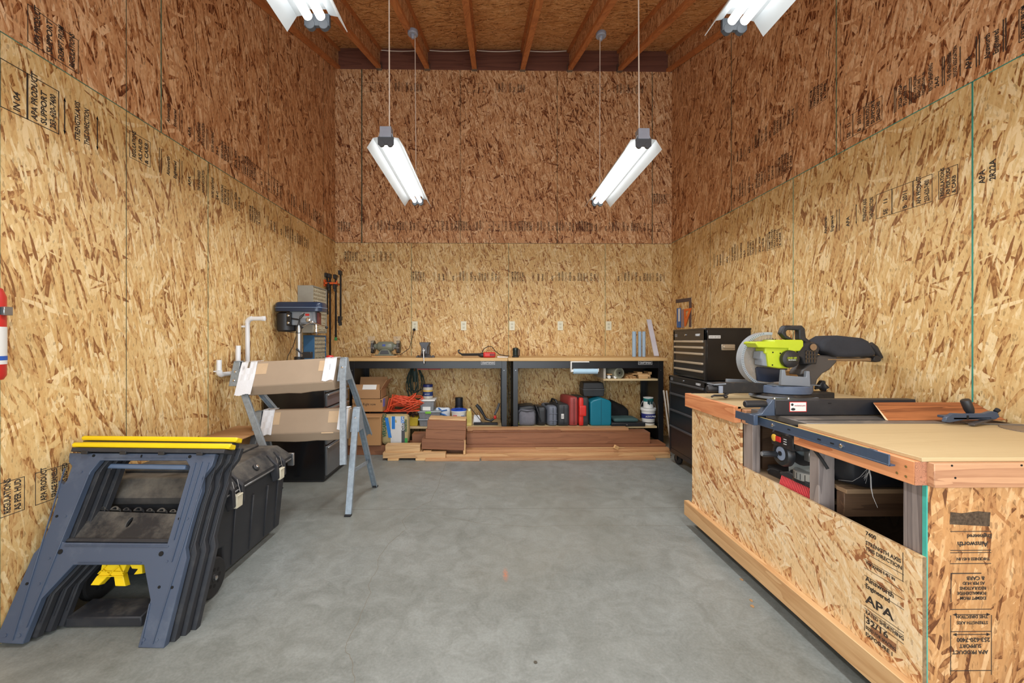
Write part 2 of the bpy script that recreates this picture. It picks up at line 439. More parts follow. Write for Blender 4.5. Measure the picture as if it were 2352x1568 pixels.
crack([(951, 1169), (1020, 1184), (1105, 1202), (1210, 1209), (1330, 1206), (1470, 1206), (1600, 1207)], .0012)
def side_wall(name, X, sgn, lo_seams, up_seams):
    x0, x1 = (X - T, X) if sgn < 0 else (X, X + T)
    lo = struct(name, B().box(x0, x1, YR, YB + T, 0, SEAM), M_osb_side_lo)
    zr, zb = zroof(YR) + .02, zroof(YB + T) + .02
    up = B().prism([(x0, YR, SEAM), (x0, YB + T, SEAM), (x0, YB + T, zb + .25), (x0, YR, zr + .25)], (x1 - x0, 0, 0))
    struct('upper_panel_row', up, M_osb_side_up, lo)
    xi = X if sgn < 0 else X - .0012
    def strip(y0, y1, z0, z1): return B().box(xi, xi + .0012, y0, y1, z0, z1)
    struct('panel_seam', strip(YR, YB, SEAM - .0025, SEAM + .0025), M_seam if sgn < 0 else M_teal_dark, lo)
    for y, w_, mt in lo_seams: struct('panel_seam', strip(y - w_, y + w_, 0, SEAM), mt, lo)
    for y, w_, mt in up_seams: struct('panel_seam', strip(y - w_, y + w_, SEAM, zroof(y)), mt, lo)
    return lo
wall_left = side_wall('wall_left', XL, -1, [(2.28, .0015, M_seam_dark), (1.70, .0015, M_seam), (2.93, .002, M_seam), (4.125, .0015, M_seam_dark)],
                      [(2.28, .0015, M_seam_dark), (2.518, .0035, M_seam), (3.714, .0015, M_seam_dark), (4.93, .0015, M_seam_dark)])
wall_right = side_wall('wall_right', XR, 1, [(1.968, .0035, M_teal_dark), (3.156, .002, M_teal_dark), (4.36, .0015, M_seam_dark)],
                       [(2.758, .003, M_seam), (3.976, .004, M_seam_dark), (1.54, .003, M_seam)])
wall_back = struct('wall_back', B().box(XL, XR, YB, YB + T, 0, SEAM - .008), M_osb_back_lo)
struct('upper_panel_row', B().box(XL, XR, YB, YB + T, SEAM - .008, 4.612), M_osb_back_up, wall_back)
def bstrip(x0, x1, z0, z1, mt): struct('panel_seam', B().box(x0, x1, YB - .0012, YB, z0, z1), mt, wall_back)
bstrip(XL, XR, SEAM - .0105, SEAM - .0065, M_seam_dark)
for x in (-1.003, .219, 1.443): bstrip(x - .0025, x + .0025, 0, SEAM - .01, M_seam)
for x, w_ in ((-1.625, .007), (-.39, .0025), (.835, .0025), (2.042, .004)): bstrip(x - w_, x + w_, SEAM - .01, 4.61, M_seam_dark)

# roof deck, rim board, I-joists
zt = .262
deck = struct('ceiling', B().prism([(XL - T, YR - .3, zroof(YR - .3, zt)), (XL - T, YB + T, zroof(YB + T, zt)), (XL - T, YB + T, zroof(YB + T, zt + .03)), (XL - T, YR - .3, zroof(YR - .3, zt + .03))], (XR - XL + 2 * T, 0, 0)), M_osb_deck)
struct('rim_board', B().box(XL, XR, YB - .001, YB + T, 4.612, 4.612 + zt), M_rim, deck, bevel=0)
M_hanger = plain('galvanized_hanger', (140, 138, 134), .4, .8)
for x in (XL + .035, -1.401, -.801, -.21, .395, .99, 1.62, XR - .045):
    j = B()
    def run(xa, xb, d0, d1):
        j.prism([(xa, YR, zroof(YR, d0)), (xa, YB - .001, zroof(YB - .001, d0)), (xa, YB - .001, zroof(YB - .001, d1)), (xa, YR, zroof(YR, d1))], (xb - xa, 0, 0))
    run(x - .005, x + .005, .03, .232)
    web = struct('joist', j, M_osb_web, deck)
    for d0, d1 in ((0, .038), (.224, .261)):
        j = B(); run(x - .029, x + .029, d0, d1); struct('joist_flange', j, M_flange, web, bevel=.001)
    if abs(x) < 1.8:
        h = B().box(x - .034, x - .030, YB - .06, YB - .002, 4.60, 4.68).box(x + .030, x + .034, YB - .06, YB - .002, 4.60, 4.68).box(x - .034, x + .034, YB - .06, YB - .002, 4.596, 4.600)
        struct('joist_hanger', h, M_hanger, web)

# ---------------------------------------------------------------- grade stamps printed on the boards
def stamp_line(parent, o, u, v, h, segs, mat, rot=True, bold=0.025):
    """a run of printed stamp fields. o: lower corner, u: along the run, v: across it, h: height of the run"""
    o, u, v = Vector(o), Vector(u).normalized(), Vector(v).normalized(); n = u.cross(v)
    b = B(); lw = h * .018
    def bar_(a0, a1, c0, c1):
        P_ = [o + u * a0 + v * c0, o + u * a1 + v * c0, o + u * a1 + v * c1, o + u * a0 + v * c1]
        b.prism(P_, n * .0006)
    a = 0
    for wd, kind, txt in segs:
        if kind == 'gap': a += wd; continue
        if kind in ('box', 'text'):
            if kind == 'box':
                bar_(a, a + lw, 0, h); bar_(a + wd - lw, a + wd, 0, h)
                bar_(a, a + wd, 0, lw); bar_(a, a + wd, h - lw, h)
            lines = txt.split('/'); k = len(lines); pitch = wd / (k + .4)
            for i, ln in enumerate(lines):
                if not ln: continue
                sz = min(pitch * .95, .034); est = len(ln) * sz * .52; sq = min(1.0, h * .86 / est) if est else 1
                # the writing runs across the strip, from v=0 up
                if rot: text('stamp_lettering', ln, sz, o + u * (a + pitch * (i + 1)) + v * (h * .07) + n * .0004, v, -u, mat, parent, squash=sq, bold=max(bold, .025) * sz)
                else: text('stamp_lettering', ln, sz, o + u * (a + wd - pitch * (i + 1)) + v * (h * .93) + n * .0004, -v, u, mat, parent, squash=sq, bold=max(bold, .025) * sz)
        elif kind == 'bars':
            for i in range(int(txt)): bar_(a + wd * (i + .2) / int(txt), a + wd * (i + .2) / int(txt) + lw * 1.6, 0, h)
        elif kind == 'arrow':
            c = a + wd / 2; bar_(c - lw * .7, c + lw * .7, h * .1, h * .9)
            for s_ in (0, 1):
                tip = h * (.06 if s_ == 0 else .94); bs = h * (.16 if s_ == 0 else .84)
                b.prism([o + u * c + v * tip, o + u * (c + h * .03) + v * bs, o + u * (c - h * .03) + v * bs], n * .0006)
        a += wd
    mk('stamp_ruling', b, mat, parent, bevel=0, smooth=0)
AXIS = [(.05, 'arrow', ''), (.11, 'text', 'STRENGTH AXIS/THIS DIRECTION'), (.05, 'arrow', '')]
MILL = [(.03, 'bars', '2'), (.13, 'text', 'Ainsworth/Engineered'), (.04, 'bars', '2'), (.09, 'text', 'APA'), (.02, 'bars', '1'),
        (.10, 'text', 'THE ENGINEERED/WOOD ASSOCIATION'), (.03, 'bars', '2'), (.12, 'text', 'RATED SHEATHING/24/0'.replace('24/0', '24-0')), (.12, 'text', 'SIZED FOR SPACING/EXPOSURE 1/THICKNESS 0.451 IN'), (.03, 'bars', '2'), (.11, 'text', '2R22A  W22A/PS 2-04 PRP-108'), (.03, 'bars', '2')]
EXM = [(.17, 'box', 'EXEMPT FROM/FORMALDEHYDE/REGULATIONS/AS PER HUD/& CARB')]
LOT = [(.14, 'box', 'SE   11'), (.11, 'box', 'B   2011'), (.20, 'box', 'APA PRODUCT/SUPPORT/253-620-7400')]
G = [(.10, 'gap', '')]
full = EXM + G + MILL + G + AXIS + LOT
H_ = .145
# left wall, lower row under the seam and its leftmost pieces
zL = SEAM - .30
stamp_line(wall_left, (XL, 1.60, zL), (0, 1, 0), (0, 0, 1), H_ * 1.35, [(.10, 'box', '')] + [(.10, 'box', 'IN 04')] + [(.13, 'box', 'APA PRODUCT/SUPPORT/253-620-7400')] + [(.0, 'gap', '')] + AXIS, M_ink)
stamp_line(wall_left, (XL, 2.30, zL + .06), (0, 1, 0), (0, 0, 1), H_, [(.14, 'box', 'REGULATIONS/AS HUD/& CARB')] + [(.06, 'gap', '')] + MILL[:-1], M_ink)
stamp_line(wall_left, (XL, 3.42, zL + .04), (0, 1, 0), (0, 0, 1), H_ * .8, EXM + G + MILL, M_ink_up)
stamp_line(wall_left, (XL, 2.53, SEAM + .08), (0, 1, 0), (0, 0, 1), H_, MILL[1:] + EXM + LOT + G + MILL, M_ink_up, bold=.03)
stamp_line(wall_left, (XL, 1.80, SEAM + .03), (0, 1, 0), (0, 0, 1), .16, [(.22, 'box', 'APA PRODUCT/SUPPORT/EXEMPT FROM/REGULATIONS')], M_ink)
stamp_line(wall_left, (XL, 1.70, .50), (0, 1, 0), (0, 0, 1), .14, [(.09, 'box', 'REGULATIONS/AS PER HUD')] + [(.04, 'gap', '')] + [(.20, 'box', 'APA PRODUCT/SPACE PANELS/UNLESS NOTED/253-620-7400'), (.06, 'text', '2012')], M_ink)
# right wall (writing runs towards the camera)
stamp_line(wall_right, (XR, 4.0, SEAM + .07), (0, -1, 0), (0, 0, 1), H_, [(.02, 'gap', '')] + MILL[3:] + EXM, M_ink_up)
stamp_line(wall_right, (XR, 2.75, SEAM + .06), (0, -1, 0), (0, 0, 1), H_, [(.05, 'arrow', ''), (.07, 'box', 'SE   11'), (.08, 'box', 'B   2011'), (.12, 'box', 'APA PRODUCT/SUPPORT/253-620-7400'), (.07, 'gap', '')] + [(w_ * .62, k_, t_) for w_, k_, t_ in MILL[::-1]] + [(.04, 'gap', ''), (.10, 'box', 'EXEMPT FROM/FORMALDEHYDE/REGULATIONS/& CARB'), (.03, 'gap', ''), (.04, 'arrow', ''), (.08, 'text', 'STRENGTH AXIS/THIS DIRECTION'), (.04, 'arrow', '')], M_ink, rot=True)
stamp_line(wall_right, (XR, 3.95, SEAM + .42), (0, -1, 0), (0, 0, 1), H_ * .9, MILL + G + EXM, M_ink_up)
stamp_line(wall_right, (XR, 3.14, 1.93), (0, -1, 0), (0, 0, 1), H_, [(.25, 'gap', '')] + MILL[1:4] + AXIS[:2] + [(.10, 'box', 'SE   11'), (.12, 'box', 'B   2011'), (.10, 'box', 'APA PRODUCT/253-620-7400'), (.03, 'gap', ''), (.09, 'box', 'REGULATIONS/AS PER HUD/& CARB')] + [(.07, 'gap', ''), (.10, 'text', 'APA/2R22A')], M_ink)
stamp_line(wall_right, (XR, 4.30, 1.95), (0, -1, 0), (0, 0, 1), H_, MILL + EXM, M_ink_up)
# back wall
for x, z, sg in ((-1.60, 2.585, MILL[2:] + LOT + EXM), (-.36, 2.585, MILL[2:6] + LOT + EXM), (.45, 2.585, MILL[3:] + EXM), (1.2, 2.585, MILL + LOT[:1]), (2.05, 2.94, EXM + [(.05, 'box', '')]), (-1.93, 2.57, EXM)):
    stamp_line(wall_back, (x, YB, z), (1, 0, 0), (0, 0, 1), H_ * .82, sg, M_ink_up)
for x, z, sg in ((-1.85, 2.20, EXM + LOT), (-1.0, 1.95, EXM + G + MILL), (.25, 1.95, EXM + G + MILL), (1.46, 1.95, G + MILL[3:]),):
    stamp_line(wall_back, (x, YB, z), (1, 0, 0), (0, 0, 1), H_ * .8, sg, M_ink_up)
for x in (-1.60, -.3, 1.2):
    stamp_line(wall_back, (x, YB, 4.33), (1, 0, 0), (0, 0, 1), H_ * .8, LOT[:2] + G + MILL[4:9], M_ink_up)

# ================================================================ hanging shop lights
M_white_enamel = plain('white_enamel', (206, 212, 216), .35, var=.02)
M_tube = emis('fluorescent_tube_glow', (1.0, 0.985, 0.95, 1), 2.8)
M_socket = plain('grey_socket_plastic', (70, 74, 80), .5)
M_zinc = plain('zinc_box', (150, 156, 170), .45, .1)
M_cord = plain('white_cord', (226, 214, 200), .6)
def shop_light(label, x, y0, y1, z, boxy, cordnear, far_dx=0.0):
    t = thing('hanging_shop_light', label, 'ceiling light', (x, (y0 + y1) / 2, z), group='hanging fluorescent shop lights')
    L0, L1 = y0, y1
    sec = [(-.125, -.012), (-.085, .052), (-.05, .058), (-.042, .082), (.042, .082), (.05, .058), (.085, .052), (.125, -.012)]
    pts = [(x + a, L0, z + c) for a, c in sec] + [(x + a * .985, L0, z + c - .003) for a, c in sec[::-1]]
    mk('reflector', B().prism(pts, (0, L1 - L0, 0)), M_white_enamel, t, bevel=0)
    for s_ in (-.026, .026):
        mk('fluorescent_tube', B().cyl((x + s_, L0 + .03, z + .028), (x + s_, L1 - .03, z + .028), .0185, n=16), M_tube, t, bevel=0)
    for yy in (L0, L1):
        e = B().box(x - .052, x + .052, yy - .006, yy + .010, z + .008, z + .058)
        e.cyl((x - .028, yy - .008, z + .014), (x - .028, yy + .012, z + .014), .02); e.cyl((x + .028, yy - .008, z + .014), (x + .028, yy + .012, z + .014), .02)
        mk('socket_bracket', e, M_socket, t, bevel=.001)
    mk('end_plate', B().box(x - .038, x + .038, L0 - .012, L0 + .05, z + .055, z + .125), M_zinc, t)
    mk('hanging_cord', B().cyl((x + .015 if x < 0 else x - .015, L0 + .04, z + .08), (cordnear, L0 + .04, zroof(L0 + .04, .01)), .0042, n=8), M_cord, t, bevel=0)
    mk('hanging_cord', B().cyl((x + far_dx * .2, L1 - .06, z + .08), (x + far_dx, boxy if boxy else L1 - .06, zroof(boxy if boxy else L1 - .06, -.05)), .0036, n=8), M_cord, t, bevel=0)
    l = area_light('shop_light_lamp', (x, (y0 + y1) / 2, z - .02), (0, 0, 0), .20, 1.15, LAMP_W, (.95, .98, 1.0), 165)
    return t
LAMP_W = 20.5
shop_light('hanging twin-tube shop light over the back left, beside the left metal sawhorses', -.70, 2.80, 4.02, 2.50, 4.04, -.688, -.03)
shop_light('hanging twin-tube shop light over the back right, nearer the tool chest', 1.02, 2.80, 4.02, 2.50, 4.04, 1.00, .03)
shop_light('nearest left shop light, its far end cut by the top of the photo', -.72, .53, 1.75, 2.50, None, -.70)
shop_light('nearest right shop light, its far end cut by the top of the photo', 1.02, .53, 1.75, 2.50, None, 1.00)
for x, lb in ((-.755, 'small round grey junction box under the joist above the left hanging light'), (1.065, 'small round grey junction box under the joist above the right hanging light')):
    zz = zroof(4.06)
    t = thing('junction_box', lb, 'electrical box', (x, 4.06, zz - .04), group=None)
    mk('box_body', B().lathe([(.045, -.035), (.05, -.03), (.05, 0), (.046, .006)], (x, 4.06, zz)), M_zinc, t)
    mk('cord_grip', B().lathe([(.012, -.07), (.018, -.06), (.02, -.035), (.012, -.034)], (x, 4.06, zz)), M_zinc, t)
cp = []
for px in range(868, 1310, 12):
    p = pY(px, 118 + 5 * abs(math.sin((px - 868) / 110 * PI)) , YB - .008); cp.append(p)
single('electrical_cable', B().tube([(p.x, YB - .037, 4.83 + (p.z - 4.83) * .6) for p in cp], .0055, 6), M_cord, 'thin white electrical cable strung along the dark rim board through the joist ends', 'cable', bevel=0)
# ================================================================ shared materials
M_black = plain('black_plastic', (36, 37, 40), .45, var=.12, scale=8)
M_blackm = plain('black_satin_paint', (27, 28, 31), .32, var=.1)
M_gloss = plain('black_gloss_paint', (24, 25, 28), .18, var=.1)
M_rubber = plain('black_rubber', (30, 30, 31), .75, var=.15)
M_steel = plain('brushed_steel', (176, 178, 180), .32, .9, var=.08)
M_chrome = plain('bright_metal', (212, 214, 216), .18, 1.0, var=.04)
M_galv = plain('galvanized_steel', (150, 162, 172), .42, .45, var=.18, scale=40)
M_card = plain('cardboard', (166, 146, 124), .8, var=.07, scale=3)
M_card2 = plain('cardboard_brown', (178, 134, 88), .85, var=.06, scale=3)
M_tape = plain('tan_paper_tape', (200, 172, 138), .7, var=.06)
M_whitecl = plain('white_wrap', (226, 228, 232), .6, var=.05, bump=.3)
M_yellow = plain('bright_yellow_plastic', (226, 194, 16), .4, var=.04)
M_slate = dusty('slate_blue_plastic', (66, 78, 98), (132, 140, 150), .42, .45, 5)
M_char = dusty('charcoal_plastic', (40, 42, 47), (110, 106, 98), .55, .45, 8)
M_dustyblk = dusty('dusty_black_plastic', (32, 34, 38), (140, 132, 118), .5, .75, 4, .42, .7)
M_blkhole = plain('dark_hole', (10, 10, 11), .9)
M_cream = plain('cream_latch_plastic', (206, 200, 178), .5, var=.1, scale=30)
M_white = plain('white_plastic', (232, 232, 228), .4, var=.03)
M_red = plain('red_plastic', (200, 42, 38), .4, var=.06)
M_grey = plain('grey_paint', (128, 130, 132), .45, var=.05)
M_pine = wood('pine_lengthwise', 'x', (222, 182, 130), (186, 138, 84), rings=10)
M_pinez = wood('pine_upright', 'z', (222, 182, 130), (186, 138, 84), rings=10)
M_piney = wood('pine_depthwise', 'y', (222, 182, 130), (186, 138, 84), rings=10)
M_label = plain('white_label', (226, 226, 222), .6, var=.02)
M_print = plain('black_print', (34, 34, 36), .7)
M_printw = plain('white_print', (214, 216, 218), .6)
M_orange = plain('orange_paint', (226, 96, 36), .45)

def plate(pts, holes, off, b=None):
    """planar outline with holes, given thickness by the vector off"""
    b = b or B(); off = Vector(off)
    for side in (0, 1):
        tmp = bmesh.new()
        for lp in [pts] + holes:
            vs = [tmp.verts.new(Vector(p) + off * side) for p in lp]
            for i in range(len(vs)): tmp.edges.new((vs[i], vs[(i + 1) % len(vs)]))
        bmesh.ops.triangle_fill(tmp, use_beauty=True, use_dissolve=False, edges=tmp.edges[:])
        me = bpy.data.meshes.new('t'); tmp.to_mesh(me); tmp.free(); b.bm.from_mesh(me); bpy.data.meshes.remove(me)
    for lp in [pts] + holes:
        n = len(lp)
        for i in range(n):
            p, q = Vector(lp[i]), Vector(lp[(i + 1) % n])
            b._add([p, q, q + off, p + off], [(0, 1, 2, 3)])
    return b

# ================================================================ folding plastic sawhorses, stacked against the black chest
LEAN = .36
def pf(px, py, o=0.0):
    """point on the leaning plane of the first frame, o metres behind it"""
    d = ray(px, py); t = (1.67 + o + LEAN * EYE) / (d.y - LEAN * d.z); return Vector((0, 0, EYE)) + d * t
NF = Vector((0, 1, -LEAN)).normalized()
OUT = [(159, 1040), (157, 1060), (165, 1070), (153, 1103), (146, 1112), (133, 1103), (132, 1145), (116, 1200), (96, 1250), (76, 1272), (57, 1315), (-14, 1476), (52, 1479), (94, 1375), (168, 1297), (330, 1297), (345, 1378), (316, 1487), (376, 1491), (428, 1281), (425, 1258), (437, 1212), (452, 1160), (463, 1128), (464, 1098), (486, 1070), (496, 1042)]
WIN = [(230, 1057), (427, 1057), (436, 1072), (384, 1248), (142, 1246), (207, 1084)]
STEP = Vector((.018, .034, 0))
def floor_fix(v): return Vector((v.x, v.y, max(v.z, 0.0)))
def leg_frame(root, k, mat):
    o = [floor_fix(pf(*p)) + STEP * k for p in OUT]; h = [pf(*p) + STEP * k for p in WIN]
    fr = mk('leg_frame', plate(o, [h], NF * .026), mat, root, bevel=.002)
    # raised channel lips along the legs and rails
    b = B()
    for (a, c) in (((150, 1075), (30, 1470)), ((205, 1090), (62, 1440)), ((480, 1062), (352, 1478)), ((450, 1062), (400, 1240)), ((345, 1385), (325, 1480)),
                   ((240, 1052), (430, 1052)), ((150, 1252), (388, 1254)), ((180, 1292), (325, 1292)), ((465, 1060), (395, 1290))):
        b.bar(pf(*a) + STEP * k - NF * .002, pf(*c) + STEP * k - NF * .002, .004, .006, up=NF)
    mk('edge_ribs', b, mat, root, bevel=.001)
    return fr
def zz(x, y): return (x / 2.613, 900 + y / 2.613)
for i, lb in enumerate(('slate-blue folding plastic sawhorse with yellow top rail, front one of the leaning pair', 'charcoal folding plastic sawhorse with yellow top rail, rear one against the black chest')):
    sh = thing('folding_sawhorse', lb, 'sawhorse', (-1.60, 1.67 + .068 * i, 0), group=None)
    k0 = i * 2
    for k in (k0, k0 + 1): leg_frame(sh, k, M_slate if k == 0 else M_char)
    # top rail with its yellow cap
    a, c = (pf(168, 1036), pf(516, 1040)) if i == 0 else (pf(190, 1020, .06), pf(532, 1024, .06))
    a = a + STEP * .5; c = c + STEP * .5
    up = Vector((0, LEAN, 1)).normalized()
    rl = mk('top_rail', B().bar(a, c, .075 if i == 0 else .06, .018, up=up), M_char, sh)
    b = B(); lift = up * .022
    b.bar(a + lift, c + lift, .052, .022, up=up, ext=.012)
    b.bar(a + lift + up * .008 - Vector((0, .022, 0)), c + lift + up * .008 - Vector((0, .022, 0)), .012, .014, up=up, ext=.016)
    b.bar(a + up * .01 - Vector((0, .030, 0)), c + up * .01 - Vector((0, .030, 0)), .006, .012, up=up, ext=.0)
    mk('yellow_cap', b, M_yellow, sh, bevel=.003)
    if i == 0:
        for q in range(16):
            t_ = (q + .5) / 16
            if q % 4 == 3: continue
            p = a.lerp(c, t_)
            mk('rail_tooth', B().box(p.x - .014, p.x + .014, p.y - .042, p.y - .02, p.z - .006, p.z + .008), M_black, sh, bevel=.001) if q % 2 else None
        b = B()
        for (x, y, r) in ((563, 382, 9), (1140, 388, 10), (342, 745, 8), (1077, 760, 8), (363, 958, 14), (968, 970, 14), (163, 1150, 8), (956, 1170, 8), (1034, 1172, 8)):
            p = pf(*zz(x, y)); rr = r / 2.613 * 1.75 / 965
            b.cyl(p - NF * .002, p + NF * .004, rr, n=16)
        p = pf(*zz(850, 385)); b.bar(p - up * .006, p + up * .006, .005, .006, up=NF)
        mk('bolt_holes', b, M_blkhole, sh, bevel=0)
        b = B()
        for (x, y) in ((34, 1460), (118, 1460), (864, 1485), (943, 1487), (490, 480), (1156, 487), (395, 745), (238, 1150), (1127, 760), (297, 998), (1004, 1015)):
            p = pf(*zz(x, y)); b.cyl(p - NF * .003, p + NF * .002, .006 if y > 1400 else .004, n=14)
        mk('rivet', b, M_slate, sh, bevel=0)
        # folding shelf inside the window, with knuckles and a keyhole
        lo = [pf(152, 1238, .035), pf(393, 1240, .035), pf(396, 1246, .05), pf(150, 1244, .05)]
        A, Bq, Cq, D = pf(154, 1238, .03), pf(392, 1240, .03), pf(408, 1180, .09), pf(192, 1172, .09)
        nn = (Bq - A).cross(D - A).normalized()
        if nn.y < 0: nn = -nn
        hc = pf(298, 1200, .07); hc = hc - nn * (hc - A).dot(nn)
        ud = (Bq - A).normalized(); vd = nn.cross(ud)
        hole = [hc + ud * .009 * math.cos(a_) + vd * .022 * math.sin(a_) for a_ in [2 * PI * q / 14 for q in range(14)]]
        tray = mk('folding_shelf', plate([A, Bq, Cq, D], [hole], nn * .016), M_dustyblk, sh, bevel=.002)
        mk('shelf_lip', B().bar(A - Vector((0, .004, .004)), Bq - Vector((0, .004, .004)), .016, .02, up=nn), M_char, sh, bevel=.002)
        b = B()
        for q in range(8):
            p = D.lerp(Cq, (q + .5) / 8) + (D - A).normalized() * .008; big = .020 if q % 2 == 0 else .015
            ring_ = [p + ud * big * math.cos(a_) * .95 + (D - A).normalized() * big * .9 * math.sin(a_) for a_ in [PI * s_ / 8 for s_ in range(9)]]
            inn = [p + ud * big * .5 * math.cos(a_) + (D - A).normalized() * (big * .55 * math.sin(a_) + .002) for a_ in [PI * s_ / 8 for s_ in range(9)]]
            plate(ring_, [inn], nn * .02, b)
        mk('hinge_knuckle', b, M_dustyblk, sh, bevel=0)
        # yellow clips below the cross rail
        for outl in ([(610, 1034), (760, 1034), (735, 1090), (752, 1165), (690, 1165), (682, 1110), (660, 1095), (640, 1110), (592, 1160), (540, 1160), (575, 1110), (600, 1085)], [(776, 1034), (852, 1034), (852, 1090), (800, 1096), (826, 1062), (790, 1060)]):
            b = plate([pf(*zz(*q), .04) for q in outl], [], NF * .028)
            mk('yellow_clip', b, M_yellow, sh, bevel=.002)
        b = B()
        for (p0, p1) in (((585, 1105), (742, 1105)), ((600, 1075), (745, 1080)), ((640, 1040), (590, 1090)), ((715, 1040), (742, 1100)), ((660, 1090), (715, 1045)), ((620, 1065), (655, 1090))):
            b.bar(pf(*zz(*p0), .036), pf(*zz(*p1), .036), .003, .008, up=NF)
        mk('clip_ribs', b, M_yellow, sh, bevel=.0005)
    else:
        mk('folding_shelf', B().hexa([(-1.80, 1.79, .004), (-1.47, 1.79, .004), (-1.47, 1.90, .004), (-1.80, 1.90, .004)], [(-1.79, 1.79, .045), (-1.475, 1.79, .045), (-1.485, 1.90, .06), (-1.775, 1.90, .06)]), M_char, sh, bevel=.004)
        b = B(); b.bar(pf(250, 1070, .085), pf(434, 1073, .085), .05, .022, up=up)
        mk('brace_bar', b, plain('pale_blue_plastic', (96, 114, 140), .4, var=.06), sh, bevel=.006, seg=2)

# ================================================================ black rolling tool chest
ch = thing('rolling_tool_chest', 'long black rolling tool chest with cream latches behind the plastic sawhorses', 'tool chest', (-1.60, 2.35, 0))
prof = [(2.02, .44), (2.03, .20), (2.10, .185), (2.11, .045), (2.67, .045), (2.70, .44)]
def taper(pts, x0, x1, zt_=.44, t_=.03):
    lo = [(x0 + t_ * (zt_ - z) / zt_, y, z) for y, z in pts]; hi = [(x1 - t_ * (zt_ - z) / zt_, y, z) for y, z in pts]
    n = len(pts); b = B()
    return b._add(lo + hi, [tuple(range(n - 1, -1, -1)), tuple(range(n, 2 * n))] + [(i, (i + 1) % n, n + (i + 1) % n, n + i) for i in range(n)])
mk('body', taper(prof, -1.90, -1.31), M_char, ch, bevel=.008, seg=2)
b = B()
for y in (2.17, 2.33, 2.48, 2.60): b.hexa([(-1.345, y, .06), (-1.331, y, .06), (-1.331, y + .016, .06), (-1.345, y + .016, .06)], [(-1.325, y, .36), (-1.305, y, .36), (-1.305, y + .016, .36), (-1.325, y + .016, .36)])
mk('side_rib', b, M_char, ch, bevel=.003)
X0, X1, Y0, Y1 = -1.92, -1.285, 1.995, 2.735
b = B().box(X0, X1, Y0, Y1, .435, .47)
b.hexa([(X0, Y0, .47), (X1, Y0, .47), (X1, Y1, .47), (X0, Y1, .47)], [(X0 + .03, Y0 + .06, .545), (X1 - .07, Y0 + .06, .545), (X1 - .07, Y1 - .05, .545), (X0 + .03, Y1 - .05, .545)])
mk('lid', b, M_dustyblk, ch, bevel=.008, seg=2)
mk('lid_panel', B().box(X0 + .08, X1 - .17, Y0 + .14, Y1 - .08, .543, .560), M_dustyblk, ch, bevel=.006, seg=2)
mk('lid_seam_strip', B().box(X1 - .006, X1 + .004, Y0 + .03, Y1 - .02, .446, .454), M_steel, ch, bevel=.001)
for y in (2.13, 2.56):
    b = B()
    for s_ in (-.040, .040): b.prism([(X1 - .05, y + s_ - .011, .53), (X1 + .018, y + s_ - .011, .47), (X1 + .022, y + s_ - .011, .385), (X1 - .012, y + s_ - .011, .365)], (0, .022, 0))
    mk('latch_post', b, M_char, ch, bevel=.004)
    lt = mk('latch', B().hexa([(X1 + .002, y - .026, .372), (X1 + .022, y - .026, .372), (X1 + .022, y + .026, .372), (X1 + .002, y + .026, .372)], [(X1 + .002, y - .026, .438), (X1 + .024, y - .026, .438), (X1 + .024, y + .026, .438), (X1 + .002, y + .026, .438)]).box(X1 + .018, X1 + .028, y - .022, y + .022, .43, .440), M_cream, ch, bevel=.004, seg=2)
    b = B()
    for s_ in (-.02, .02): b.cyl((X1 + .012, y + s_, .44), (X1 - .004, y + s_, .505), .0016, n=6)
    mk('latch_wire', b, M_steel, ch, bevel=0)
b = B().lathe([(.02, 0), (.02, .012), (.012, .014)], (X1 - .03, 2.36, .497), (1, 0, .9)); mk('lock_housing', b, M_black, ch)
mk('lock_cylinder', B().lathe([(.009, .01), (.009, .02), (.007, .021)], (X1 - .03, 2.36, .497), (1, 0, .9)), M_chrome, ch)
mk('end_handle', B().box(X1 - .40, X1 - .12, Y1, Y1 + .03, .40, .43).box(X1 - .40, X1 - .38, Y1 - .03, Y1 + .03, .38, .45).box(X1 - .14, X1 - .12, Y1 - .03, Y1 + .03, .38, .45), M_black, ch, bevel=.004)
mk('end_clasp', B().box(X1 - .03, X1 + .008, Y1 - .004, Y1 + .012, .40, .48), M_steel, ch)
for x in (-1.345, -1.865):
    wl = mk('wheel', B().lathe([(.06, -.02), (.084, -.02), (.09, -.012), (.09, .012), (.084, .02), (.06, .02)], (x + .02, 2.0, .09), (1, 0, 0), 36), M_rubber, ch)
    b = B().lathe([(.0, -.016), (.06, -.018), (.062, 0), (.06, .018), (.02, .012), (.016, .024), (.0, .025)], (x + .02, 2.0, .09), (1, 0, 0), 30)
    mk('wheel_hub', b, M_black, ch)
    b = B()
    for q in range(8):
        a_ = 2 * PI * q / 8; b.cyl((x + .037, 2.0 + .038 * math.cos(a_), .09 + .038 * math.sin(a_)), (x + .0405, 2.0 + .038 * math.cos(a_), .09 + .038 * math.sin(a_)), .009, n=10)
    mk('hub_openings', b, M_blkhole, ch, bevel=0)
    mk('axle_cap', B().lathe([(.010, 0), (.010, .006), (.004, .010)], (x + .045, 2.0, .09), (1, 0, 0), 14), M_steel, ch, bevel=0)

# carton and sheet behind the chest
single('cardboard_carton', B().box(-1.94, -1.76, 2.80, 3.22, 0, .548), M_card2, 'tall narrow cardboard carton against the left wall behind the black rolling chest', 'box', bevel=.003)
single('cardboard_sheet', B().box(-1.945, -1.655, 2.79, 3.24, .549, .556), M_card2, 'flat brown cardboard sheet lying on the narrow carton by the left wall', 'cardboard', bevel=.001)

